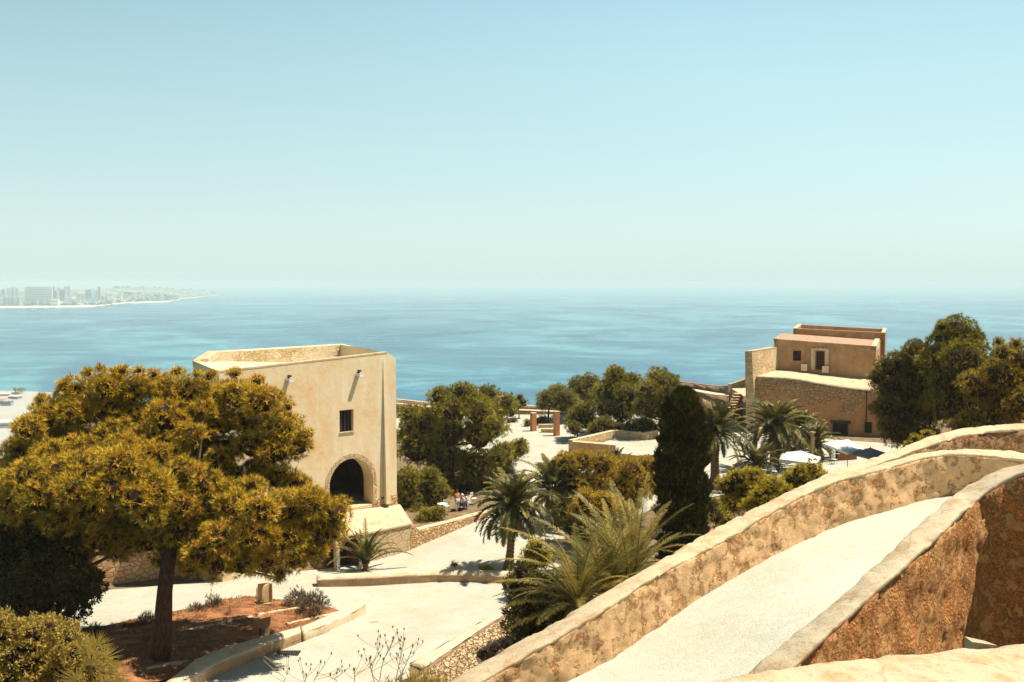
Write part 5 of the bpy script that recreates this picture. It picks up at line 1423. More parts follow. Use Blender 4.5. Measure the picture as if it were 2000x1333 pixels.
# thin dry tree and bushes at the far side of the plaza
tree('thin_tree', 'thin sparse young tree in front of the cliff parapet', 'tree', [(1010, 790, 10), (1022, 785, 10), (1015, 775, 8), (1000, 783, 8)], 134.0, 0.7, 'pine_soft', (P(1014, 820, 134)[0], 134, -18.5), 0.09, 91, tuft=0.4, dens=0.45, k=8, w=0.05, limbs=5, twigs=1)
for i, (ds, Dd, mt, lb) in enumerate([
    ([(995, 824, 7), (1003, 821, 8), (1006, 827, 7)], 131, 'lavender', 'round reddish-brown bush by the thin tree'),
    ([(1058, 818, 10), (1062, 828, 9), (1050, 824, 8)], 130, 'shrub_olive', 'olive bush between the two brick pillars'),
    ([(1032, 830, 6), (1031, 824, 6)], 127, 'shrub_olive', 'thin pale bush touching the first brick pillar'),
    ([(985, 822, 6), (990, 826, 6)], 134, 'lavender', 'small dark bush near the edge of the cliff pines')]):
    tree('dry_bush', lb, 'bush', ds, float(Dd), 0.5, mt, (P(ds[0][0], 832, Dd)[0], Dd, -18.5), 0.03, 92 + i, tuft=0.25, dens=0.9, k=9, w=0.04, limbs=2, layers=2)

# cypress
def cypress():
    Dc = 50.0; b = P(1330, 1160, Dc); b.z = gz(b.x, b.y)
    root = empty('cypress_tree', b, 'tall dark column-shaped cypress behind the ramp wall', 'tree')
    rng = np.random.default_rng(5)
    ztop = ZR(762, Dc); H_ = ztop - b.z
    Cs, Ns = [], []
    n = 15000
    t = rng.random(n) ** 0.9
    th = rng.random(n) * 2 * math.pi
    zrow = b.z + 0.3 + t * (H_ - 0.3)
    prof = np.interp(t, [0, 0.08, 0.25, 0.5, 0.7, 0.82, 0.9, 0.96, 1.0], [0.80, 1.08, 1.20, 1.20, 1.16, 1.08, 0.94, 0.70, 0.16])
    lump = 1 + 0.13 * np.sin(th * 3 + zrow * 2.1) + 0.13 * np.sin(th * 5 - zrow * 3.7 + 1) + 0.12 * np.sin(zrow * 5.3 + th * 2) + 0.07 * np.sin(zrow * 9.1 - th * 4)
    R = prof * lump * (0.80 + 0.22 * rng.random(n))
    C = np.stack([b.x + R * np.cos(th), b.y + R * np.sin(th), zrow], 1)
    N = np.stack([0.45 * np.cos(th), 0.45 * np.sin(th), np.full(n, 1.0)], 1)
    T, v = needles(C, N, 9, 0.24, 0.05, rng, 0.45)
    tri_object('crown', T, v * 0.9, M['cypress'], root)
    mb = MB(); mb.tube([b + Vector((0, 0, -.3)), b + Vector((0, 0, H_ * .5)), b + Vector((0, 0, H_ * .93))], [0.25, 0.16, 0.04], 10)
    mb.build('trunk', M['bark'], root, True)
    # near-black core: closes the column, its inner shade put into the colour
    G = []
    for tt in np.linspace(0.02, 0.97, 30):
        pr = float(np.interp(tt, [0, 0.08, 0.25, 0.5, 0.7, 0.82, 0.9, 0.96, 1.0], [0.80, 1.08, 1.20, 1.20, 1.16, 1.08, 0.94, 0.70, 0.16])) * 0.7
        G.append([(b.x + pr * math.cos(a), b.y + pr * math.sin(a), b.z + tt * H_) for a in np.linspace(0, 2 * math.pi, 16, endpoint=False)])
    grid_mesh(G, 'column_shade_core', M['dark'], root, True, closed_j=True, caps=True)
cypress()

# palms
def frond(base, az, el0, L, droop, nl, ll, lw, rng, vee=0.5, twist=0.0, T=None, V=None, rach=None, rw=0.03, gloss=0.0):
    seg = 16
    p = np.array(base, float); pts_ = [p.copy()]; dirs = []
    el_ = el0
    side = np.array([-math.sin(az), math.cos(az), 0.0])
    for i in range(seg):
        t = (i + 0.5) / seg
        e = el0 - droop * t ** 1.4
        a = az + twist * t
        d = np.array([math.cos(a) * math.cos(e), math.sin(a) * math.cos(e), math.sin(e)])
        dirs.append(d); p = p + d * L / seg; pts_.append(p.copy())
    pts_ = np.array(pts_); dirs.append(dirs[-1]); dirs = np.array(dirs)
    if rach is not None:
        rach.tube([tuple(q) for q in pts_[::2]], [rw * (1 - 0.1 * i) for i in range(len(pts_[::2]))], 5)
    ts = np.linspace(0.14, 0.995, nl)
    out = []
    for s in (-1, 1):
        x = ts * seg; i0 = np.minimum(x.astype(int), seg - 1); fr = (x - i0)[:, None]
        B = pts_[i0] * (1 - fr) + pts_[i0 + 1] * fr
        Dn = dirs[i0]
        up = np.cross(Dn, side); up /= np.linalg.norm(up, axis=1, keepdims=True); up *= np.sign(up[:, 2:3] + 1e-6)
        fw = 0.45 + 0.7 * ts[:, None]
        LD = s * side[None] * 1.0 + Dn * fw + up * vee * (0.5 + 0.8 * rng.random((nl, 1))) + rng.normal(size=(nl, 3)) * 0.10
        LD /= np.linalg.norm(LD, axis=1, keepdims=True)
        ln = ll * (np.sin(np.clip(ts * 0.92 + 0.10, 0, 1) * math.pi) ** 0.45)[:, None] * (0.85 + 0.3 * rng.random((nl, 1)))
        tip = B + LD * ln - np.array([0, 0, 1]) * ln * 0.22
        mid = B + LD * ln * 0.5
        wv = Dn * lw
        out.append(np.stack([B - wv / 2, B + wv / 2, mid + wv / 2], 1)); out.append(np.stack([B - wv / 2, mid + wv / 2, mid - wv / 2], 1)); out.append(np.stack([mid - wv / 2, mid + wv / 2, tip], 1))
    T.extend(out); vv = rng.random()
    for o_ in out: V.append(np.clip(vv * 0.7 + 0.3 * rng.random(len(o_)) + gloss, 0, 1))

def palm(label, base, top, trunk_r, L, n, seed, mat='palm', nl=44, ll=0.5, lw=0.05, el_rng=(86, -35), droop=1.5, group=None, name='palm_tree', dead=6, vee=0.5):
    lw *= 1.35; rng = np.random.default_rng(seed)
    base, top = Vector(base), Vector(top)
    root = empty(name, base, label, 'palm tree' if name == 'palm_tree' else 'palm', group)
    T, V = [], []; rach = MB()
    for i in range(n):
        f = i / (n - 1); az = i * 2.39996 + rng.normal() * 0.12
        el0 = math.radians(el_rng[0] + (el_rng[1] - el_rng[0]) * f ** 1.15) + rng.normal() * 0.06
        dr = droop * (0.55 + 0.6 * f) * (0.85 + 0.3 * rng.random())
        if el0 < 0: dr *= 0.75
        frond(np.array(top) + np.array([math.cos(az), math.sin(az), 0]) * trunk_r * 0.5, az, el0, L * (0.85 + 0.25 * rng.random()) * (0.8 if f < .15 else 1), dr, nl, ll, lw, rng, vee, rng.normal() * 0.15, T, V, rach, 0.035)
    T = np.concatenate(T); V = np.concatenate(V)
    c = tri_object('crown', T, V, M[mat], root)
    put(rach.build('frond_stems', M['deadpalm'] if False else M['palm'], None), c)
    if dead:
        T, V = [], []
        for i in range(dead):
            az = i * 2.39996 + 1; frond(np.array(top) - np.array([0, 0, 0.15]), az, math.radians(-38 - 20 * rng.random()), L * 0.62, 0.9, nl, ll * 0.8, lw, rng, 0.2, 0, T, V, rach)
        tri_object('dry_fronds', np.concatenate(T), np.concatenate(V), M['deadpalm'], root)
    if trunk_r > 0:
        H_ = (top - base).length; mb = MB(); npt = max(10, int(H_ / 0.12))
        ps, rs = [], []
        for i in range(npt):
            t = i / (npt - 1); q = base.lerp(top, t); q.x += 0.05 * math.sin(t * 3) * H_ * 0.2; ps.append(q + Vector((0, 0, -0.2 if i == 0 else 0)))
            r = trunk_r * (1.25 - 0.35 * min(1, t * 4)) * (1 + (0.12 if i % 2 else 0)); r *= 1 + 0.55 * max(0, (t - 0.88) / 0.12); rs.append(r)
        mb.tube(ps, rs, 12, 0.15); mb.build('trunk', M['palmbark'], root)
    return root

def ptop(px, py, D): return P(px, py, D)
b = PZ(993, 1112, -18.9); palm('tall palm with arching fronds standing beside the sloping path', b, P(1001, 990, b.y), 0.27, 3.1, 76, 101, ll=0.52, lw=0.05, droop=1.6, group='tall palms')
bb_ = P(1090, 1060, 76); palm('tall palm half hidden behind the amber pine', (bb_.x, 76, -19.0), P(1078, 955, 76), 0.42, 3.5, 46, 102, ll=0.55, lw=0.06, droop=1.5, group='tall palms')
b = PZ(1396, 952, -18.5); palm('slim tall palm right beside the cypress', b, P(1394, 843, b.y), 0.40, 3.8, 70, 103, el_rng=(86, -22), ll=0.55, lw=0.065, droop=1.6, group='tall palms', nl=40)
palm('broad dark palm in front of the fort wall', (P(1512, 905, 97)[0], 97, gz(25.5, 97)), P(1513, 838, 97), 0.48, 4.3, 76, 104, el_rng=(86, -22), ll=0.6, lw=0.07, droop=1.75, group='tall palms', nl=40)
palm('shorter palm behind the lamp post', (P(1592, 905, 101)[0], 101, gz(30, 101)), P(1590, 868, 101), 0.45, 3.0, 46, 105, ll=0.55, lw=0.07, droop=1.7, group='tall palms', nl=36)
palm('dusty palm against the fort wall above the lamp post', (P(1560, 890, 106)[0], 106, gz(30, 106)), P(1565, 838, 106), 0.4, 3.2, 40, 106, ll=0.5, lw=0.07, droop=2.0, group='tall palms', nl=34)
palm('low spiky palm between the yellow shrubs and the plaza', (P(1478, 925, 88)[0], 88, gz(21, 88)), P(1478, 906, 88), 0.35, 2.7, 34, 107, ll=0.45, lw=0.06, el_rng=(80, -5), droop=1.3, dead=3, group='low palms', nl=34)
palm('small grey-green palm crown in front of the white roof terrace', (P(1200, 960, 90)[0], 90, gz(9, 90)), P(1198, 912, 90), 0.25, 2.0, 26, 108, ll=0.4, lw=0.06, el_rng=(85, 25), droop=0.7, dead=0, group='low palms', nl=34, mat='palm')
b = PZ(714, 1116, -19.45); palm('small young palm in front of the dark gate', b, (b.x, b.y, b.z + 0.55), 0.20, 3.1, 22, 109, ll=0.34, lw=0.035, el_rng=(84, 38), droop=1.15, dead=3, group='low palms', nl=50)
# feathery date palm clump with several heads
clump = [(1180, 1150, 39.5, 4.0, 40, 0.0), (1225, 1130, 40.5, 4.3, 36, 0.3), (1130, 1165, 38.0, 3.6, 30, 0.7), (1240, 1090, 42.0, 4.1, 26, 1.2), (1200, 1090, 42.5, 3.8, 26, 2.2)]
cb = P(1185, 1200, 39.5)
root = empty('date_palm_clump', (cb.x, cb.y, gz(cb.x, cb.y)), 'feathery many-stemmed date palm spilling over the ramp wall', 'palm')
rng = np.random.default_rng(77)
T, V = [], []; rach = MB()
for (px, py, D_, L, n, ph) in clump:
    o_ = P(px, py + 20, D_)
    for i in range(n):
        f = i / (n - 1); az = i * 2.39996 + ph
        frond(np.array(o_), az, math.radians(84 - 62 * f) + rng.normal() * .08, L * 0.86 * (0.75 + 0.4 * rng.random()), 0.95 * (0.6 + 0.6 * f), 62, 0.40, 0.024, rng, 0.35, rng.normal() * .2, T, V, rach, 0.028)
for (px, py, az_d, el_d, L) in [(1150, 1130, 200, 38, 4.6), (1140, 1110, 170, 45, 4.4), (1160, 1150, 190, 20, 4.6), (1150, 1170, 215, 12, 4.2), (1180, 1120, 160, 55, 4.4), (1230, 1120, 110, 74, 5.0), (1240, 1120, 60, 80, 5.2), (1225, 1130, 140, 70, 5.0),
                                (1150, 1160, 240, 5, 3.4), (1190, 1170, 270, 10, 3.0), (1170, 1170, 250, 18, 3.4), (1130, 1150, 185, 28, 4.2), (1120, 1170, 205, 25, 3.8), (1200, 1160, 290, 25, 3.0)]:
    frond(np.array(P(px, py + 20, 39.0)), math.radians(az_d), math.radians(el_d), L * 0.92, 0.7, 64, 0.42, 0.024, rng, 0.35, rng.normal() * .1, T, V, rach, 0.028, 0.2)
c_ = tri_object('crown', np.concatenate(T), np.concatenate(V), M['datepalm'], root)
put(rach.build('frond_stems', M['datepalm'], None), c_)
mb = MB()
for (px, py, D_, L, n, ph) in clump:
    o_ = P(px, py + 20, D_); mb.tube([(cb.x + (o_.x - cb.x) * .4, cb.y + (o_.y - cb.y) * .4, gz(cb.x, cb.y) - .2), tuple(o_)], [0.22, 0.16], 8, .2)
mb.build('trunk', M['palmbark'], root)

# fan palm in the near corner
def fan_palm():
    c0 = P(168, 1318, 25.0)
    root = empty('fan_palm', (c0.x, c0.y, gz(c0.x, c0.y)), 'yellow-green fan palm with stiff radiating leaves in the corner', 'palm')
    rng = np.random.default_rng(8); T, V = [], []; st_ = MB()
    for (px, py, ax, el_, r) in [(205, 1285, 10, 30, 0.62), (222, 1318, -15, 10, 0.58), (190, 1262, 50, 50, 0.55), (235, 1338, -20, 0, 0.5), (180, 1300, 80, 30, 0.55), (150, 1330, 150, 30, 0.6), (200, 1335, -40, 20, 0.6), (168, 1275, 100, 60, 0.5)]:
        c = np.array(P(px, py, 24.6 + rng.normal() * .25)); a = math.radians(ax); e = math.radians(el_)
        d = np.array([math.cos(a) * math.cos(e), -0.35, math.sin(e) + 0.1]); d /= np.linalg.norm(d)
        nrm = np.cross(d, [0.1, 1, 0.35]); nrm /= np.linalg.norm(nrm)
        s_ = np.cross(nrm, d)
        for th in np.linspace(-1.9, 1.9, 30):
            ld = d * math.cos(th) + nrm * math.sin(th) + s_ * 0.12 * rng.normal(); ld /= np.linalg.norm(ld)
            w_ = np.cross(ld, s_) * 0.014; tip = c + ld * r * (0.85 + 0.25 * rng.random()) * (0.8 + 0.2 * math.cos(th))
            m_ = c + (tip - c) * .5
            T.append(np.array([[c, m_ - w_, m_ + w_], [m_ - w_, tip, m_ + w_]])); V.append(np.full(2, 0.55 + 0.4 * rng.random()))
        st_.tube([tuple(c0 + Vector((0, 0, -0.6))), tuple((c0 + Vector(c)) / 2 + Vector((0, 0, .1))), tuple(c)], 0.015, 5)
    tri_object('fan_leaves', np.concatenate(T), np.concatenate(V), M['shrub_olive'], root)
    st_.build('stems', M['shrub_olive'], root)
    tm = MB(); tm.tube([(c0.x, c0.y, gz(c0.x, c0.y) - .2), (c0.x, c0.y, c0.z - 0.4)], [0.14, 0.12], 8, .2); tm.build('trunk', M['palmbark'], root)
fan_palm()

# grey lavender-like bushes on the bed
def bush(label, px, py, rpx, z, seed, group='grey bushes on the soil bed', mat='lavender', hgt=1.0, k=10, tuft=0.2):
    c = PZ(px, py, z); D_ = c.y; r = rpx * D_ / F
    rng = np.random.default_rng(seed)
    root = empty('grey_bush', c, label, 'bush', group)
    n = int(300 * r * r / (tuft * tuft) * 0.04 * 2.4)
    U_ = unit(n, rng); U_[:, 2] = np.abs(U_[:, 2])
    Rr = r * (0.45 + 0.5 * rng.random(n)) * lumps(6, seed)(U_)
    C = np.array(c) + U_ * Rr[:, None] * np.array([1, 1, 1.15 * hgt]) + np.array([0, 0, 0.05])
    T, v = needles(C, U_ + np.array([0, 0, .5]), k, tuft, 0.016, rng, 0.5)
    tri_object('foliage', T, v, M[mat], root)
    m = MB()
    for i in range(14):
        a = rng.random() * 6.28; m.tube([tuple(c), (c.x + math.cos(a) * r * .6, c.y + math.sin(a) * r * .6, c.z + r * hgt * (0.5 + .4 * rng.random()))], [0.02, 0.008], 4)
    m.build('stems', M['twig'], root)
bush('rounded grey bush at the tip of the soil bed, the tallest pair of domes', 610, 1192, 32, -18.35, 201)
bush('grey bush just behind the board, on the path side of the bed', 581, 1181, 26, -18.45, 202)
bush('small grey bush in front of the two domed ones', 614, 1204, 16, -18.3, 203, hgt=.9)
bush('sparse grey-brown bush beside the pale path behind the trunk', 385, 1200, 18, -18.4, 204)
bush('taller spiky grey-brown bush under the pine boughs', 418, 1190, 20, -18.45, 205, hgt=1.3)
bush('dark bush touching the pine trunk', 287, 1222, 20, -18.2, 206)
bush('small dark bush between trunk and shaded bush', 250, 1230, 10, -18.2, 207)
bush('dark shaded bush at the end of the soil bed', 185, 1248, 24, -18.0, 208)
bush('thin little seedling on the orange soil', 446, 1208, 7, -18.3, 209, hgt=1.3)
bush('tiny clipped green bush beyond the long low wall', 888, 1108, 7, -18.95, 210, group=None, mat='pine_green', hgt=1.2)
bush('low yellow-green tuft at the palm base behind the low wall', 950, 1116, 16, -18.8, 211, group=None, mat='shrub_yel', hgt=.35)

# dry stalks and grass clump near the bottom edge
def stalks(label, plants, D_, seed):
    rng = np.random.default_rng(seed)
    b0 = P(plants[0][0], plants[0][1], D_)
    root = empty('dry_weed', b0, label, 'weed')
    st_ = MB(); T, V = [], []
    def seed_head(p, l=0.06):
        C = np.repeat(np.array(p)[None], 5, 0); N = np.repeat(np.array([[0, 0, 1.0]]), 5, 0)
        t, v = needles(C, N, 5, l, 0.014, rng, 0.35); T.append(t); V.append(v * .4)
    for (x0, y0, x1, y1) in plants:
        a, e = P(x0, y0, D_), P(x1, y1, D_ + rng.normal() * .3)
        m = a.lerp(e, .5) + Vector((rng.normal() * .06, rng.normal() * .05, 0))
        st_.tube([tuple(q) for q in resample([tuple(a), tuple(m), tuple(e)], n=7)], [0.009 - 0.0008 * i for i in range(7)], 5); seed_head(e)
        for _ in range(6):
            s = m.lerp(e, 0.1 + .8 * rng.random()); q = s + Vector((rng.normal() * .22, rng.normal() * .1, .10 + .25 * rng.random()))
            st_.tube([tuple(s), tuple(s.lerp(q, .5) + Vector((0, 0, -.02))), tuple(q)], 0.0035, 4); seed_head(q, .045)
    tri_object('seed_heads', np.concatenate(T), np.concatenate(V), M['drygrass'], root)
    st_.build('stalks', M['deadpalm'] if False else M['drystem'], root)
M['drystem'] = simple_mat('dry_stem', (0.42, 0.27, 0.13), 0.8, 0.2, 5, 0)
stalks('tall branching dry weed standing against the pale path', [(735, 1345, 742, 1262), (740, 1345, 768, 1250), (770, 1345, 790, 1252), (765, 1345, 806, 1266), (755, 1345, 722, 1290), (780, 1345, 775, 1290)], 17.0, 301)
stalks('short dry weed at the bottom edge below the paved path', [(556, 1350, 565, 1310), (585, 1350, 620, 1318), (640, 1350, 645, 1322), (690, 1350, 692, 1312), (605, 1350, 598, 1322)], 17.0, 302)
def clump_grass():
    rng = np.random.default_rng(303); c = P(815, 1342, 17.5)
    root = empty('dry_grass_clump', (c.x, c.y, c.z - 1.0), 'brown and green grassy clump on the rubble at the bottom edge', 'grass clump')
    n = 900; X = rng.normal(size=(n, 3)) * np.array([0.45, 0.35, 0.10]); C = np.array(c) + X + np.array([0, 0, -0.12]); C[:, 2] -= np.abs(X[:, 0]) * .25
    t, v = needles(C, np.repeat([[0.1, 0, 1.0]], n, 0), 8, 0.16, 0.012, rng, .7)
    tri_object('blades', t, v, M['shrub_olive'], root)
    m = MB(); m.tube([(c.x, c.y, c.z - 1.6), (c.x, c.y, c.z - .1)], [0.30, 0.34], 10, .4); m.build('rootstock', M['drystem'], root, True)
clump_grass()
# half-dead brush at the foot of the ramp wall, behind the palms

# ------------------------------------------------------------------ objects on the plaza and by the path
def brick_pillar(label, px0, px1, r0, r1, z):
    b = PZ((px0 + px1) / 2, r1, z); w = (px1 - px0) * b.y / F * .70; h = ZR(r0, b.y) - z
    root = empty('brick_pillar', b, label, 'pillar', 'brick pillars of the pergola')
    m = MB(); m.box((b.x, b.y + w / 2, z + h / 2 - .05), (w, w, h - .1), 0.5); m.build('shaft', M['brick'], root)
    m = MB(); m.box((b.x, b.y + w / 2, z + h - .05), (w * 1.04, w * 1.04, .1), 0.5); m.build('cap', M['planter'], root)
brick_pillar('orange brick pillar standing in full sun on the plaza', 1035, 1048.5, 807, 843, -18.45)
brick_pillar('orange brick pillar half shaded by the dark pine', 1080.5, 1094, 804, 852, -18.45)
def bench(label, px, py, L, rz):
    b = PZ(px, py, -18.45); root = empty('stone_bench', b, label, 'bench', 'stone benches by the pillars', rz)
    m = MB(); m.box((b.x, b.y, -18.45 + .19), (L, .5, .38), rz); m.build('base', M['stone_lit'], root)
    m = MB(); m.box((b.x, b.y, -18.45 + .42), (L + .08, .58, .07), rz); m.build('seat', M['pale_cap'], root)
bench('pale stone bench between the brick pillars', 1066, 836, 1.8, 0.15)
bench('second stone bench partly behind the shaded pillar', 1072, 845, 1.9, -0.12)

# information lectern and board on the bed
def lectern():
    c = PZ(515, 1181, -18.3)
    root = empty('display_box', c, 'pale open wooden display box with a curved side panel on the soil bed', 'display box')
    k = c.y / F
    m = MB(); m.box((c.x - 4 * k, c.y + .25, c.z + .62), (0.55, .05, 1.05), 0.5); m.build('back_panel', M['board'], root)
    G = []
    for th in np.linspace(-math.pi / 2, math.pi / 2, 14):
        y_ = -0.50 * math.cos(th) ; z_ = c.z + .62 + 0.55 * math.sin(th)
        G.append([Vector((c.x + .12 + y_ * .35, c.y + y_ * .6, z_)), Vector((c.x + .17 + y_ * .35, c.y + y_ * .6, z_)), Vector((c.x + .36, c.y + .1, z_)), Vector((c.x + .12, c.y + .1, z_))])
    grid_mesh(G, 'curved_side', M['wood'], root, False, closed_j=True, caps=True)
    m = MB(); m.box((c.x + .33, c.y + .12, c.z + .62), (.30, .08, 1.15), -0.2); m.build('front_panel', M['wood'], root)
    m = MB(); m.box((c.x - .05, c.y + .05, c.z + .06), (.95, .6, .08), 0.3); m.build('base', M['wood'], root)
    m = MB(); m.box((c.x - .40, c.y + .10, c.z + .55), (.05, .35, .8), 0.3); m.build('side_panel', M['wood'], root)
lectern()
c = PZ(508, 1256, -17.75)
root = empty('information_board', c, 'tilted brown board on a post standing in the pine shade by the kerb wall', 'board')
m = MB(); hy = 0.80
m.add([(c.x - .40, c.y, c.z + .25), (c.x + .42, c.y + .10, c.z + .32), (c.x + .44, c.y + .42, c.z + 1.18), (c.x - .44, c.y + .32, c.z + 1.02), (c.x - .40, c.y + .05, c.z + .22), (c.x + .42, c.y + .15, c.z + .29), (c.x + .44, c.y + .47, c.z + 1.15), (c.x - .44, c.y + .37, c.z + .99)],
      [(0, 1, 2, 3), (7, 6, 5, 4), (4, 5, 1, 0), (5, 6, 2, 1), (6, 7, 3, 2), (7, 4, 0, 3)])
m.build('panel', M['board'], root)
m = MB(); m.box((c.x, c.y + .12, c.z + .2), (.10, .10, .9)); m.build('post', M['darkmetal'], root)
# edging stones across the bed
def stones_line(name, label, a, b, n, seed):
    rng = np.random.default_rng(seed)
    mb = MB(); root = None
    A, B = PZ(*a), PZ(*b)
    G = []
    for i in range(n):
        t = i / (n - 1); p = A.lerp(B, t); p.z = gz(p.x, p.y) + .16
        d = (B - A).normalized(); nn = Vector((-d.y, d.x, 0))
        h_ = .07 + .05 * noise.noise(p * 2.5); w_ = .10 + .05 * noise.noise(p * 1.9 + Vector((5, 5, 5)))
        G.append([p - nn * w_ + Vector((0, 0, -.1)), p - nn * w_ * .7 + Vector((0, 0, h_)), p + nn * w_ * .7 + Vector((0, 0, h_)), p + nn * w_ + Vector((0, 0, -.1))])
    tag(grid_mesh(G, name, M['pale_cap'], None, True), label, 'edging')
stones_line('stone_edging', 'broken pale edging line between trunk and grey bushes', (350, 1245, -18.0), (585, 1186, -18.4), 90, 1)
stones_line('stone_edging', 'pale edging line in deep shade just inside the kerb wall', (285, 1322, -17.1), (420, 1288, -17.4), 60, 2)
stones_line('stone_edging', 'short pale edging beside the small grey bush at the bed tip', (560, 1219, -18.1), (694, 1176, -18.4), 60, 3)
def litter():
    rng = np.random.default_rng(31); T, V = [], []
    n = 9000; X = rng.uniform(-26, -9, n); Y = rng.uniform(40, 58, n)
    def ins(x, y):
        c = False
        for i in range(len(bed_poly)):
            x1, y1 = bed_poly[i][:2]; x2, y2 = bed_poly[i - 1][:2]
            if (y1 > y) != (y2 > y) and x < (x2 - x1) * (y - y1) / (y2 - y1) + x1: c = not c
        return c
    k = np.array([ins(a, b) and noise.noise(Vector((a * .5, b * .5, 0))) > -0.15 for a, b in zip(X, Y)]); X, Y = X[k], Y[k]
    C = np.stack([X, Y, ground(X, Y) + 0.20], 1); N = np.zeros_like(C); N[:, 2] = .25
    t_, v_ = needles(C, N, 3, 0.16, 0.03, rng, 1.2)
    tag(tri_object('needle_litter', t_, v_, M['litter']), 'dry fallen needles on the soil bed', kind='stuff')
M['litter'] = leaf_mat('fallen_needles', [(0.0, (0.09, 0.04, 0.018)), (0.6, (0.22, 0.10, 0.04)), (1.0, (0.42, 0.24, 0.11))], 0.0, 0.9)
litter()
# drain grate
p0 = PZ(562, 1276, -17.75); p0.z = gz(p0.x, p0.y) + .09
root = empty('drain_grate', p0, 'dark square drain grate in the path beside the kerb wall', 'grate')
m = MB()
for i in range(9): m.box((p0.x - .48 + i * .12, p0.y, p0.z + .01), (.05, .7, .03), 0)
m.build('bars', M['darkmetal'], root)
m = MB(); m.box((p0.x, p0.y, p0.z - .01), (1.1, .8, .02)); m.build('frame', M['dark'], root)
p0 = PZ(731, 1204, -18.2); m = MB(); m.box((p0.x, p0.y, gz(p0.x, p0.y) + .085), (.5, .12, .03), .15)
tag(m.build('drain_slot', M['curb'], None), 'small narrow drain slot in the paving beyond the kerb wall end', 'drain')

# white posts by the gate
def gate_post(label, px, r0, r1, z):
    b = PZ(px, r1, z); h = ZR(r0, b.y) - z
    root = empty('white_post', b, label, 'post', 'white posts flanking the gate')
    m = MB(); m.tube([tuple(b), (b.x, b.y, b.z + h)], 0.055, 8); m.build('post', M['whitepaint'], root)
    m = MB(); m.box((b.x - .06, b.y, b.z + h), (.32, .16, .06), .2); m.build('spotlight', M['whitepaint'], root)
gate_post('white metal post between the dark gate and the small palm', 702.5, 1075, 1113, -19.45)
gate_post('white metal post under the pine boughs before the dark gate', 659, 1091, 1116, -19.45)

# lamp post near the palms
b = P(1586, 905, 93); bz = gz(b.x, b.y)
root = empty('lamp_post', (b.x, b.y, bz), 'tan lamp post among the palms behind the white parasol', 'lamp post')
m = MB(); m.box((b.x, b.y, (bz + ZR(846, 93)) / 2), (.24, .24, ZR(846, 93) - bz), .4); m.build('post', M['lamppost'], root)
m = MB(); m.box((b.x, b.y, ZR(845, 93)), (.42, .42, .12), .4); m.build('lamp_head', M['lamppost'], root)

# parasols
def parasol(label, pts4, apex, D_, mat, foot_z):
    """pts4: rim corners (px,py,D) in order; apex (px,py,D)"""
    ap = P(*apex); rim = [P(*q) for q in pts4]
    root = empty('parasol', (ap.x, ap.y, foot_z), label, 'parasol')
    m = MB(); n = len(rim)
    top = []; vs = [tuple(ap)]
    N_ = 5
    G = []
    for i in range(n):
        for s in range(N_):
            q = rim[i].lerp(rim[(i + 1) % n], s / N_); 
            sag = 0.10 * (1 - abs(2 * s / N_ - 1))
            top.append(q + Vector((0, 0, sag * .3)))
    K = len(top)
    rings = []
    for f in (0.04, .35, .7, 1.0):
        rings.append([ap.lerp(q, f) + Vector((0, 0, -0.05 * math.sin(f * math.pi))) for q in top])
    rings.append([q + Vector((0, 0, -.20)) for q in top])
    rings.append([ap.lerp(q, .985) + Vector((0, 0, -.20)) for q in top])
    rings.append([ap.lerp(q, .985) + Vector((0, 0, -.03)) for q in top])
    rings.append([ap.lerp(q, .04) + Vector((0, 0, -.03)) for q in top])
    grid_mesh([r + [r[0]] for r in rings], 'canopy', M[mat], root, False)
    m = MB(); m.tube([(ap.x, ap.y, foot_z), (ap.x, ap.y, ap.z + .08)], .035, 8); m.build('pole', M['lamppost'], root)
    m = MB(); m.box((ap.x, ap.y, foot_z + .05), (.6, .6, .1)); m.build('base', M['greycanvas'], root)
    m = MB()
    for i in range(n): m.tube([tuple(ap + Vector((0, 0, -.12))), tuple(rim[i] + Vector((0, 0, -.06)))], .018, 5)
    m.build('ribs', M['metal'], root)
    return root
parasol('big white parasol beside the lamp post, partly hidden by the yellow shrub', [(1522, 897, 86.5), (1592, 907, 83.5), (1603, 893, 87.5), (1537, 883, 90.5)], (1564, 880, 87), 87, 'canvas', gz(25, 87))
parasol('white parasol half in tree shade in front of the fort door', [(1607, 866, 90.5), (1655, 885, 85.5), (1688, 877, 89), (1640, 862, 94)], (1656, 858, 90), 90, 'canvas', gz(30, 90))
parasol('grey parasol in shade touching the white one near the ramp wall', [(1665, 885, 87), (1712, 898, 83), (1740, 887, 86), (1690, 876, 91)], (1700, 874.5, 87.5), 88, 'greycanvas', gz(31, 87))

# cafe chairs and tables
def chair_proto():
    root = empty('cafe_chair', (0, 0, 0), '', 'chair', 'cafe chairs under the parasols')
    m = MB(); m.box((0, 0, .45), (.44, .44, .04)); m.build('seat', M['whitepaint'], root)
    m = MB()
    for i in range(4): m.box((-.165 + i * .11, .21, .70), (.05, .025, .42))
    m.box((0, .21, .92), (.44, .03, .05)); m.build('backrest', M['whitepaint'], root)
    for sx in (-1, 1):
        for sy in (-1, 1):
            m = MB(); m.tube([(sx * .19, sy * .19, 0), (sx * .19, sy * .19, .45)], .018, 6); m.build('leg', M['metal'], root)
    return root
def table_proto():
    root = empty('cafe_table', (0, 0, 0), '', 'table', 'cafe tables under the parasols')
    m = MB(); m.tube([(0, 0, .71), (0, 0, .75)], .42, 20); m.build('table_top', M['whitepaint'], root)
    m = MB(); m.tube([(0, 0, 0.03), (0, 0, .71)], .035, 8); m.build('pedestal', M['darkmetal'], root)
    m = MB(); m.box((0, 0, .02), (.5, .5, .04)); m.build('base', M['darkmetal'], root)
    return root
cp, tp_ = chair_proto(), table_proto()
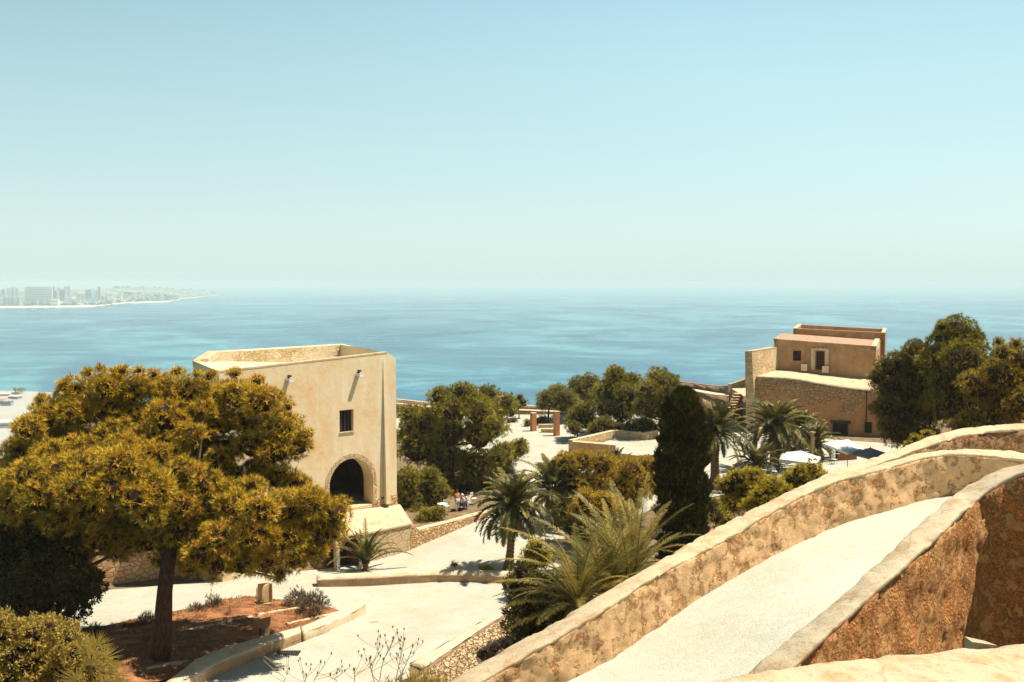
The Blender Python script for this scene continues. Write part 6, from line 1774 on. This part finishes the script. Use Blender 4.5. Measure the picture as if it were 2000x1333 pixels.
chairs = [(1484, 931, .4, 'white cafe chair at the open end of the row below the low palm'), (1506, 927, -.5, 'white cafe chair in the palm shadow beside the low palm'), (1527, 921, 1.9, 'white cafe chair at the edge of the big parasol'),
          (1512, 934, 2.6, 'white cafe chair partly behind the yellow shrub'), (1624, 909, .8, 'pale cafe chair between the lamp post and the ramp wall'), (1638, 905, -1.2, 'pale cafe chair below the half-shaded parasol'),
          (1629, 916, 2.2, 'pale cafe chair nearest the ramp wall coping'), (1660, 900, 2.9, 'pale cafe chair in the shade of the grey parasol'),
          (872, 998, .3, 'white cafe chair behind the pine trunk and path wall'), (905, 992, 2.5, 'white cafe chair between the seated guests'), (925, 985, 1.0, 'white cafe chair beyond the seated guests near the palm')]
for i, (px, py, rz, lb) in enumerate(chairs):
    o = cp if i == 0 else copy_tree(cp)
    p = PZ(px, py, -18.5 if px > 1000 else -19.0); p.z = gz(p.x, p.y) + .07
    o.location = p; o.rotation_euler = (0, 0, rz); o['label'] = lb
for i, (px, py, lb) in enumerate([(1497, 936, 'round white cafe table beside the low palm'), (1632, 910, 'round white cafe table next to the ramp wall'), (1650, 899, 'round white cafe table under the half-shaded parasol'), (898, 994, 'round white cafe table of the seated guests'), (864, 1000, 'round white cafe table near the young pines')]):
    o = tp_ if i == 0 else copy_tree(tp_)
    p = PZ(px, py, -18.5 if px > 1000 else -19.0); p.z = gz(p.x, p.y) + .07
    o.location = p; o['label'] = lb
# cafe counter behind
p = PZ(1655, 905, -18.2); p.z = gz(p.x, p.y)
root = empty('cafe_counter', p, 'dark red serving counter with a pale top in the shade of the parasols', 'counter')
m = MB(); m.box((p.x, p.y + .4, p.z + .5), (2.0, .6, 1.0), .1); m.build('counter_body', M['gate'], root)
m = MB(); m.box((p.x, p.y + .4, p.z + 1.03), (2.2, .75, .06), .1); m.build('counter_top', M['wood'], root)

# people at the cafe
def person(label, loc, sit, rz, shirt, legs, hat=None):
    """one continuous skinned body; hair and clothes are children"""
    sc_ = 1.0
    if sit:
        J = {'hip': (0, 0, .50), 'ch': (0, .04, .95), 'nk': (0, .03, 1.08), 'hd': (0, 0, 1.24), 'hl': (-.1, 0, .50), 'hr': (.1, 0, .50), 'kl': (-.13, -.44, .52), 'kr': (.13, -.44, .52), 'fl': (-.13, -.46, .08), 'fr': (.13, -.46, .08),
             'tl': (-.13, -.62, .04), 'tr': (.13, -.62, .04), 'sl': (-.19, .03, 1.0), 'sr': (.19, .03, 1.0), 'el': (-.25, -.10, .76), 'er': (.25, -.10, .76), 'wl': (-.16, -.33, .78), 'wr': (.16, -.33, .78), 'gl': (-.14, -.42, .79), 'gr': (.14, -.42, .79)}
    else:
        J = {'hip': (0, 0, .92), 'ch': (0, .02, 1.35), 'nk': (0, .01, 1.48), 'hd': (0, -.01, 1.64), 'hl': (-.1, 0, .90), 'hr': (.1, 0, .90), 'kl': (-.11, -.03, .49), 'kr': (.11, .04, .49), 'fl': (-.11, 0, .08), 'fr': (.11, .16, .08),
             'tl': (-.11, -.16, .04), 'tr': (.11, 0, .04), 'sl': (-.19, .01, 1.40), 'sr': (.19, .01, 1.40), 'el': (-.25, .04, 1.12), 'er': (.26, .0, 1.12), 'wl': (-.24, -.08, .88), 'wr': (.27, -.12, .90), 'gl': (-.24, -.12, .79), 'gr': (.27, -.17, .82)}
    R_ = {'hip': .15, 'ch': .16, 'nk': .055, 'hd': .095, 'hl': .10, 'hr': .10, 'kl': .065, 'kr': .065, 'fl': .045, 'fr': .045, 'tl': .04, 'tr': .04, 'sl': .065, 'sr': .065, 'el': .045, 'er': .045, 'wl': .03, 'wr': .03, 'gl': .04, 'gr': .04}
    E_ = [('hip', 'ch'), ('ch', 'nk'), ('nk', 'hd'), ('hip', 'hl'), ('hip', 'hr'), ('hl', 'kl'), ('hr', 'kr'), ('kl', 'fl'), ('kr', 'fr'), ('fl', 'tl'), ('fr', 'tr'), ('ch', 'sl'), ('ch', 'sr'), ('sl', 'el'), ('sr', 'er'), ('el', 'wl'), ('er', 'wr'), ('wl', 'gl'), ('wr', 'gr')]
    def skin(names, edges, grow, mat, nm):
        ks = list(names); me = bpy.data.meshes.new(nm)
        me.from_pydata([J[k] for k in ks], [(ks.index(a), ks.index(b)) for a, b in edges], []); me.update()
        o = bpy.data.objects.new(nm, me); COL.objects.link(o)
        md = o.modifiers.new('s', 'SKIN'); o.modifiers.new('u', 'SUBSURF').levels = 1
        for i, k in enumerate(ks):
            sv = me.skin_vertices[0].data[i]; sv.radius = (R_[k] * grow, R_[k] * grow); sv.use_root = (i == 0)
        bpy.context.view_layer.update(); dg = bpy.context.evaluated_depsgraph_get()
        m2 = bpy.data.meshes.new_from_object(o.evaluated_get(dg)); o.modifiers.clear(); o.data = m2; m2.materials.clear(); m2.materials.append(mat)
        return o
    root = empty('person', (0, 0, 0), label, 'person', 'cafe guests')
    skin(J.keys(), E_, 1.0, M['skin'], 'body').parent = root
    skin(['hip', 'ch', 'nk', 'sl', 'sr', 'el', 'er'], [('hip', 'ch'), ('ch', 'nk'), ('ch', 'sl'), ('ch', 'sr'), ('sl', 'el'), ('sr', 'er')], 1.12, M[shirt], 'shirt').parent = root
    skin(['hip', 'hl', 'hr', 'kl', 'kr', 'fl', 'fr'], [('hip', 'hl'), ('hip', 'hr'), ('hl', 'kl'), ('hr', 'kr'), ('kl', 'fl'), ('kr', 'fr')], 1.15, M[legs], 'trousers').parent = root
    h = J['hd']; m = MB(); G = []
    for th in np.linspace(0, 1.75, 6):
        G.append([(h[0] + .112 * math.sin(th) * math.cos(a), h[1] + .02 + .125 * math.sin(th) * math.sin(a), h[2] + .03 + .125 * math.cos(th)) for a in np.linspace(0, 2 * math.pi, 12, endpoint=False)])
    o = grid_mesh(G, 'hat' if hat else 'hair', M[hat or 'hair'], None, True, closed_j=True); o.parent = root
    root.location = loc; root.rotation_euler = (0, 0, rz)
def gp(px, py, z): p = PZ(px, py, z); p.z = gz(p.x, p.y) + .07; return p
person('person standing in a tan shirt and white trousers behind the masonry wall', gp(893, 997, -19), False, .6, 'cloth_orange', 'cloth_white')
person('person seated in a white shirt and pale hat at the cafe table', gp(903, 996, -19), True, 2.6, 'cloth_white', 'cloth_dark', 'cloth_white')
person('person seated in white beside the pale-hatted guest', gp(914, 993, -19), True, -2.4, 'cloth_white', 'cloth_white')

# ------------------------------------------------------------------ sea, far coast, near shore
m = MB(); S_ = 90000
G = [[(x, y, SEA) for x in np.linspace(-S_, S_, 40)] for y in np.linspace(-2000, S_, 40)]
tag(grid_mesh(G, 'sea', M['sea'], None, False), 'calm blue sea', kind='structure')

shore = [(-260, 603), (-120, 603), (0, 602), (100, 601), (190, 600), (215, 597), (260, 593), (300, 591.5), (340, 590), (352, 585), (400, 580), (428, 576.5)]
ridge = [(-260, 566), (0, 568), (60, 572), (120, 570), (170, 566), (225, 563), (270, 560.5), (300, 562), (340, 566), (380, 567.5), (410, 571), (430, 575.5)]
def land_prof(px):
    rs = np.interp(px, [q[0] for q in shore], [q[1] for q in shore]); rr = np.interp(px, [q[0] for q in ridge], [q[1] for q in ridge])
    Ds = PZ(0, rs, SEA).y
    return Ds, rs, rr
def land_pt(px, u):
    """u 0 at the waterline .. 1 on the ridge"""
    Ds, rs, rr = land_prof(px); dep = 2200 * min(1, (430 - px) / 60 + .08)
    D_ = Ds + dep * u; zr = ZR(rr, Ds + dep)
    w_ = (math.sin(px * .21) * .5 + math.sin(px * .083 + 1) * .5) * 6
    z = SEA + 1.5 + max(2.0, (zr - SEA)) * (u ** 1.25) + w_ * u * (1 - u) * 3
    return Vector((PX(px, D_, z), D_, z))
def headland():
    G = []
    for px in np.linspace(-260, 430, 150):
        row = []
        for u in np.linspace(0, 1, 16):
            p = land_pt(px, u)
            p.z += 5 * fbm(Vector((p.x, p.y, 0)), 0.004) * (u > .1) * (px < 415)
            row.append(p)
        e = row[-1]; s = row[0]
        row = [Vector((s.x, s.y - 5, SEA - 4))] + row + [Vector((e.x * 1.05, e.y + 600, SEA - 4))]
        G.append(row)
    tag(grid_mesh(G, 'headland', M['land'], None, False), 'distant low headland', kind='structure')
    G = []
    for px in np.linspace(-260, 430, 150):
        a = land_pt(px, 0); w_ = 1.0 if px < 345 else .5
        p0_, p1_ = Vector((a.x, a.y - 60 * w_, SEA + .8)), land_pt(px, 0.07 * w_)
        p1_.z += 2.5
        G.append([Vector((p0_.x, p0_.y - 2, SEA - 3)), p0_, p0_.lerp(p1_, .5) + Vector((0, 0, 2)), p1_ + Vector((0, 0, 2)), p1_ + Vector((0, 40, -10))])
    tag(grid_mesh(G, 'beach', M['sand'], None, False), 'pale far beach', kind='structure')
headland()

def block(name, label, cat, px0, px1, r_top, u, mat='farwall', floors=8, group=None, win='h', depth=None, roof=None, detail=True, rz=0.0):
    pm = (px0 + px1) / 2; g_ = land_pt(pm, u); D_ = g_.y
    z1 = ZR(r_top, D_); x0, x1 = PX(px0, D_, z1), PX(px1, D_, z1); z0 = g_.z - 12
    if z1 - g_.z < 6: z1 = g_.z + 6
    wp = x1 - x0; rr = 0.45 if wp < 120 else 0.22; d_ = depth or min(60, wp * rr); w_ = max(wp * .4, (wp - d_ * abs(math.sin(rz))) / math.cos(rz))
    cx = (x0 + x1) / 2; cy = D_ + d_ / 2 + w_ * .3; fn = Vector((math.sin(rz), -math.cos(rz), 0)); fu = Vector((math.cos(rz), math.sin(rz), 0))
    root = empty(name, (cx, cy, g_.z), label, cat, group)
    m = MB(); m.box((cx, cy, (z0 + z1) / 2), (w_, d_, z1 - z0), rz); m.build('wall', M[mat], root)
    f_ = Vector((cx, cy, 0)) + fn * (d_ / 2 + .6)
    if detail:
        if win == 'h':
            for i in range(floors):
                zz = g_.z + (z1 - g_.z) * (i + .6) / (floors + .3); m = MB(); m.box((f_.x, f_.y, zz), (w_ * .92, 2.0, (z1 - g_.z) / floors * .20), rz); m.build('window_band', M['farwin'], root)
        else:
            for i in range(3):
                q = f_ + fu * w_ * ((i + .5) / 3 - .5); m = MB(); m.box((q.x, q.y, g_.z + (z1 - g_.z) * .52), (w_ * .12, 2.0, (z1 - g_.z) * .86), rz); m.build('window_band', M['farwin'], root)
    m = MB(); m.box((cx, cy, z1 + 3), (w_ * .3, d_ * .4, 6), rz); m.build('roof_hut', M[mat], root)
    return root
T_ = [(-40, -18, 566, .30, 'farwall', 'h'), (2, 9, 566, .5, 'fargrey', 'v'), (11, 19, 562.5, .42, 'farwall', 'v'), (20.5, 26, 561, .38, 'farwall', 'v'), (27, 34, 561.5, .34, 'farwall', 'v'),
      (40, 91, 560, .14, 'farwall', 'h'), (93, 100, 561.5, .36, 'farwall', 'v'), (102, 107, 561, .5, 'fargrey', 'v'), (109, 117, 561.5, .46, 'farwall', 'v'), (97, 112, 570, .2, 'fargrey', 'v'),
      (113, 128, 567, .24, 'fargrey', 'h'), (129, 135, 558.5, .4, 'farwall', 'v'), (124, 128.5, 559, .42, 'farwall', 'v'), (163, 180, 567, .34, 'fargrey', 'h'), (182, 190, 566.5, .2, 'farwall', 'v'), (189.5, 195.5, 560.5, .25, 'fargrey', 'v'),
      (0, 23, 582, .10, 'fargrey', 'v'), (25, 30, 580, .10, 'farwall', 'v'), (31, 38, 583, .10, 'fargrey', 'h'), (145, 162, 573, .3, 'farwall', 'h')]
LB = ['wide pale slab apartment block cut by the picture edge', 'grey apartment tower at the edge of the far town', 'pale tower, first of the three close together by the shore', 'pale tower, middle of the three close together by the shore', 'pale tower, last of the three, next to the giant slab block',
      'giant pale slab apartment block, the largest building of the far town', 'pale tower just beyond the giant slab block', 'grey slim tower behind the pale one', 'pale tower rising over the low grey-blue block', 'low grey-blue apartment block beyond the giant slab',
      'grey-blue apartment block below the tallest towers', 'tallest pale slim tower of the far town', 'slim pale tower touching the tallest one', 'grey-blue block beside the twin towers in front of the hill', 'pale tower of the twin towers in front of the hill', 'grey-topped tower of the twin towers in front of the hill',
      'low wide grey-blue block by the beach at the picture edge', 'narrow pale building between two grey blocks by the beach', 'grey low block below the slab by the beach', 'low pale apartment row on the hillside behind the beach']
for (px0, px1, rt, u, mt, wn_), lb in zip(T_, LB):
    block('apartment_tower', lb, 'apartment block', px0, px1, rt, u, mt, floors=10 if px1 - px0 > 20 else 6, win=wn_, group='apartment blocks of the far town', rz=(.55 if mt == 'farwall' else -.35) if px1 - px0 < 22 else .38)
block('beach_club', 'small white building with a low annex right on the far beach', 'building', 97, 111, 585.5, .05, 'farwall', floors=2, win='h')
rng = np.random.default_rng(55)
hp_ = []
for i in range(210):
    px = rng.uniform(100, 345) if i < 185 else rng.uniform(345, 405); u = rng.uniform(.10, .55) if px > 200 else rng.uniform(.12, .45)
    g_ = land_pt(px, u); w_ = rng.uniform(16, 38); hh = rng.uniform(9, 17)
    o = empty('far_house', g_, 'tiny white house scattered on the slopes of the far headland', 'house', 'tiny houses on the far headland', rng.uniform(-.4, .4))
    m = MB(); m.box((0, 0, hh / 2 - 3), (w_, w_ * .7, hh + 6)); q = m.build('wall', M['farwall' if rng.random() < .8 else 'fargrey'], None); q.parent = o
    m = MB(); m.box((0, 0, hh + .6), (w_ + 1, w_ * .7 + 1, 1.2)); q = m.build('roof', M['farroof' if rng.random() < .3 else 'farwall'], None); q.parent = o
for i in range(62):
    px = rng.uniform(-12, 205); u = rng.uniform(.10, .5); g_ = land_pt(px, u); w_ = rng.uniform(18, 42); hh = rng.uniform(16, 46) * (1 if px < 150 else .6)
    o = empty('far_block', g_, 'small pale apartment building scattered between the tall blocks of the far town', 'building', 'small buildings of the far town', rng.uniform(.2, .8))
    m = MB(); m.box((0, 0, hh / 2 - 4), (w_, w_ * .55, hh + 8)); q = m.build('wall', M['farwall' if rng.random() < .75 else 'fargrey'], None); q.parent = o
    m = MB(); m.box((0, 0, hh + 1), (w_ * .3, w_ * .3, 3)); q = m.build('roof_hut', M['fargrey'], None); q.parent = o
# wooded patches of the far coast: lumpy masses
def far_trees():
    T, V = [], []
    for i in range(330):
        px = rng.uniform(-100, 345); u = rng.uniform(.06, .5)
        if 240 < px < 300: u = rng.uniform(.05, .6)
        if rng.random() < .08: px = rng.uniform(225, 420); u = 1.0
        g_ = land_pt(px, u); r = rng.uniform(6, 13)
        U_ = unit(60, rng); U_[:, 2] = np.abs(U_[:, 2])
        C = np.array(g_) + U_ * np.array([r * 2.0, r, r * .8]); t, v = needles(C, U_, 3, r * .7, r * .6, rng, .8)
        T.append(t); V.append(v)
    tag(tri_object('far_wood', np.concatenate(T), np.concatenate(V), M['fartree']), 'dark wooded patches of the far coast', kind='stuff')
far_trees()
# boats
for px, py, L_b, lb in ((66, 606.5, 60, 'small white sailing boat, first of those off the far beach'), (90, 605, 44, 'tiny white boat below the white beach building'), (106, 603.2, 52, 'small white boat close to the far beach'), (453, 586, 46, 'lone tiny white boat beyond the headland tip')):
    p = PZ(px, py, SEA); root = empty('boat', p, lb, 'boat', 'boats off the far coast', .2)
    G = []
    for t in np.linspace(-1, 1, 9):
        w_ = L_b * .14 * (1 - max(0, t) ** 2 * .98) * (1 if t > -1 else .8); x = t * L_b * .3
        G.append([(x, -w_, 4.2 + max(0, t) * 1.5), (x, -w_ * .6, -.6), (x, w_ * .6, -.6), (x, w_, 4.2 + max(0, t) * 1.5)])
    q = grid_mesh(G, 'hull', M['boat'], None, False, closed_j=True, caps=True); q.parent = root
    m = MB(); m.box((-L_b * .05, 0, 6), (L_b * .22, L_b * .14, 4)); q = m.build('cabin', M['boat'], None); q.parent = root
    m = MB(); m.tube([(0, 0, 4), (0, 0, 4 + L_b * .35)], .5, 5); q = m.build('mast', M['boat'], None); q.parent = root

# near shore at the foot of the hill (seen past the big pine)
ns = [PZ(-1500, 742, SEA), PZ(-900, 752, SEA), PZ(-400, 758, SEA), PZ(-200, 765, SEA), PZ(0, 764.5, SEA), PZ(45, 765.5, SEA), PZ(110, 768, SEA), PZ(150, 800, SEA), PZ(150, 1100, SEA), PZ(-1500, 1100, SEA)]
m = MB(); m.poly([(p.x, p.y, SEA + .9) for p in ns]); m.poly([(p.x, p.y, SEA - 1) for p in reversed(ns)])
for i in range(len(ns)):
    a, b = ns[i], ns[(i + 1) % len(ns)]; m.poly([(a.x, a.y, SEA - 1), (b.x, b.y, SEA - 1), (b.x, b.y, SEA + .9), (a.x, a.y, SEA + .9)])
tag(m.build('port_ground', M['port'], None, fix=True), 'pale flat ground by the port', kind='structure')
def low_house(label, px, py, w_, d_, h_, rz, wall_='farwall', roof_='farwall', name='port_building'):
    p = PZ(px, py, SEA + 1); root = empty(name, p, label, 'building', None, rz)
    m = MB(); m.box((0, 0, h_ / 2), (w_, d_, h_)); q = m.build('wall', M[wall_], None); q.parent = root
    m = MB(); e_ = 1.0
    m.add([(-w_ / 2 - e_, -d_ / 2 - e_, h_), (w_ / 2 + e_, -d_ / 2 - e_, h_), (w_ / 2 + e_, d_ / 2 + e_, h_), (-w_ / 2 - e_, d_ / 2 + e_, h_), (-w_ / 2, 0, h_ + d_ * .22), (w_ / 2, 0, h_ + d_ * .22)], [(3, 2, 1, 0), (0, 1, 5, 4), (2, 3, 4, 5), (1, 2, 5), (3, 0, 4)])
    q = m.build('roof', M[roof_], None); q.parent = root
    m = MB(); m.box((0, -d_ / 2 - .1, h_ * .5), (w_ * .8, .4, h_ * .3)); q = m.build('window_band', M['farwin'], None); q.parent = root
low_house('low port house with an orange tiled roof at the picture edge', 6, 791, 16, 10, 6, .2, 'portwall', 'farroof')
low_house('grey port shed next to the orange-roofed house', 17, 792, 9, 9, 6, .1, 'fargrey', 'fargrey')
low_house('long white-roofed shed below the shore palm', 30, 779, 15, 9, 3.5, -.25, 'fargrey', 'portwall')
low_house('pale flat port building beyond the white-roofed shed', 14, 773, 20, 8, 2.5, .15, 'portwall', 'portwall')
low_house('pale low house half hidden by pine needles', 10, 835, 18, 12, 6, .3, 'portwall', 'portwall')
pb2 = PZ(30, 773, SEA + 1); root = empty('shore_palm', pb2, 'lone small palm on the shore above the white-roofed shed', 'palm')
T, V = [], []; rr_ = MB()
for i in range(26): frond((pb2.x, pb2.y, pb2.z + 9.5), i * 2.4, 1.2 - i * .08, 3.4, 1.3, 14, 1.0, .3, rng, .4, 0, T, V, None)
tri_object('crown', np.concatenate(T), np.concatenate(V), M['pine_dark'], root)
m = MB(); m.tube([tuple(pb2), (pb2.x, pb2.y, pb2.z + 9.5)], .35, 7); m.build('trunk', M['bark'], root)
for i, (px, py, r, lb) in enumerate([(37, 771, 4.2, 'small grey tree beside the shore palm'), (43, 769, 4.0, 'rounded tree near the shore by the pine tip'), (28, 776, 2.8, 'low tree at the foot of the shore palm'), (33, 775, 3.0, 'low tree behind the white-roofed shed')]):
    p = PZ(px, py, SEA + 1); root = empty('shore_tree', p, lb, 'tree', 'trees by the port')
    C, N = blob_points((p.x, p.y, p.z + r * 1.2), r, 260, rng); t, v = needles(C, N, 5, .9, .4, rng); tri_object('crown', t, v, M['pine_dark'], root)
    m = MB(); m.tube([tuple(p), (p.x, p.y, p.z + r)], .3, 6); m.build('trunk', M['bark'], root)

# ------------------------------------------------------------------ haze over the sea
m = MB(); m.box((0, 44000, (SEA - 4 + 14) / 2), (184000, 94000, 14 - (SEA - 4)))
hm = bpy.data.materials.new('haze_air'); hm.use_nodes = True; t = hm.node_tree; t.nodes.clear()
out = t.nodes.new('ShaderNodeOutputMaterial'); pv = t.nodes.new('ShaderNodeVolumePrincipled')
pv.inputs['Color'].default_value = (0.88, 0.995, 0.965, 1); pv.inputs['Density'].default_value = 1.2e-4; pv.inputs['Anisotropy'].default_value = 0.0
t.links.new(pv.outputs[0], out.inputs['Volume'])
o = m.build('haze', hm, None)
tag(o, 'pale sea haze', kind='stuff')
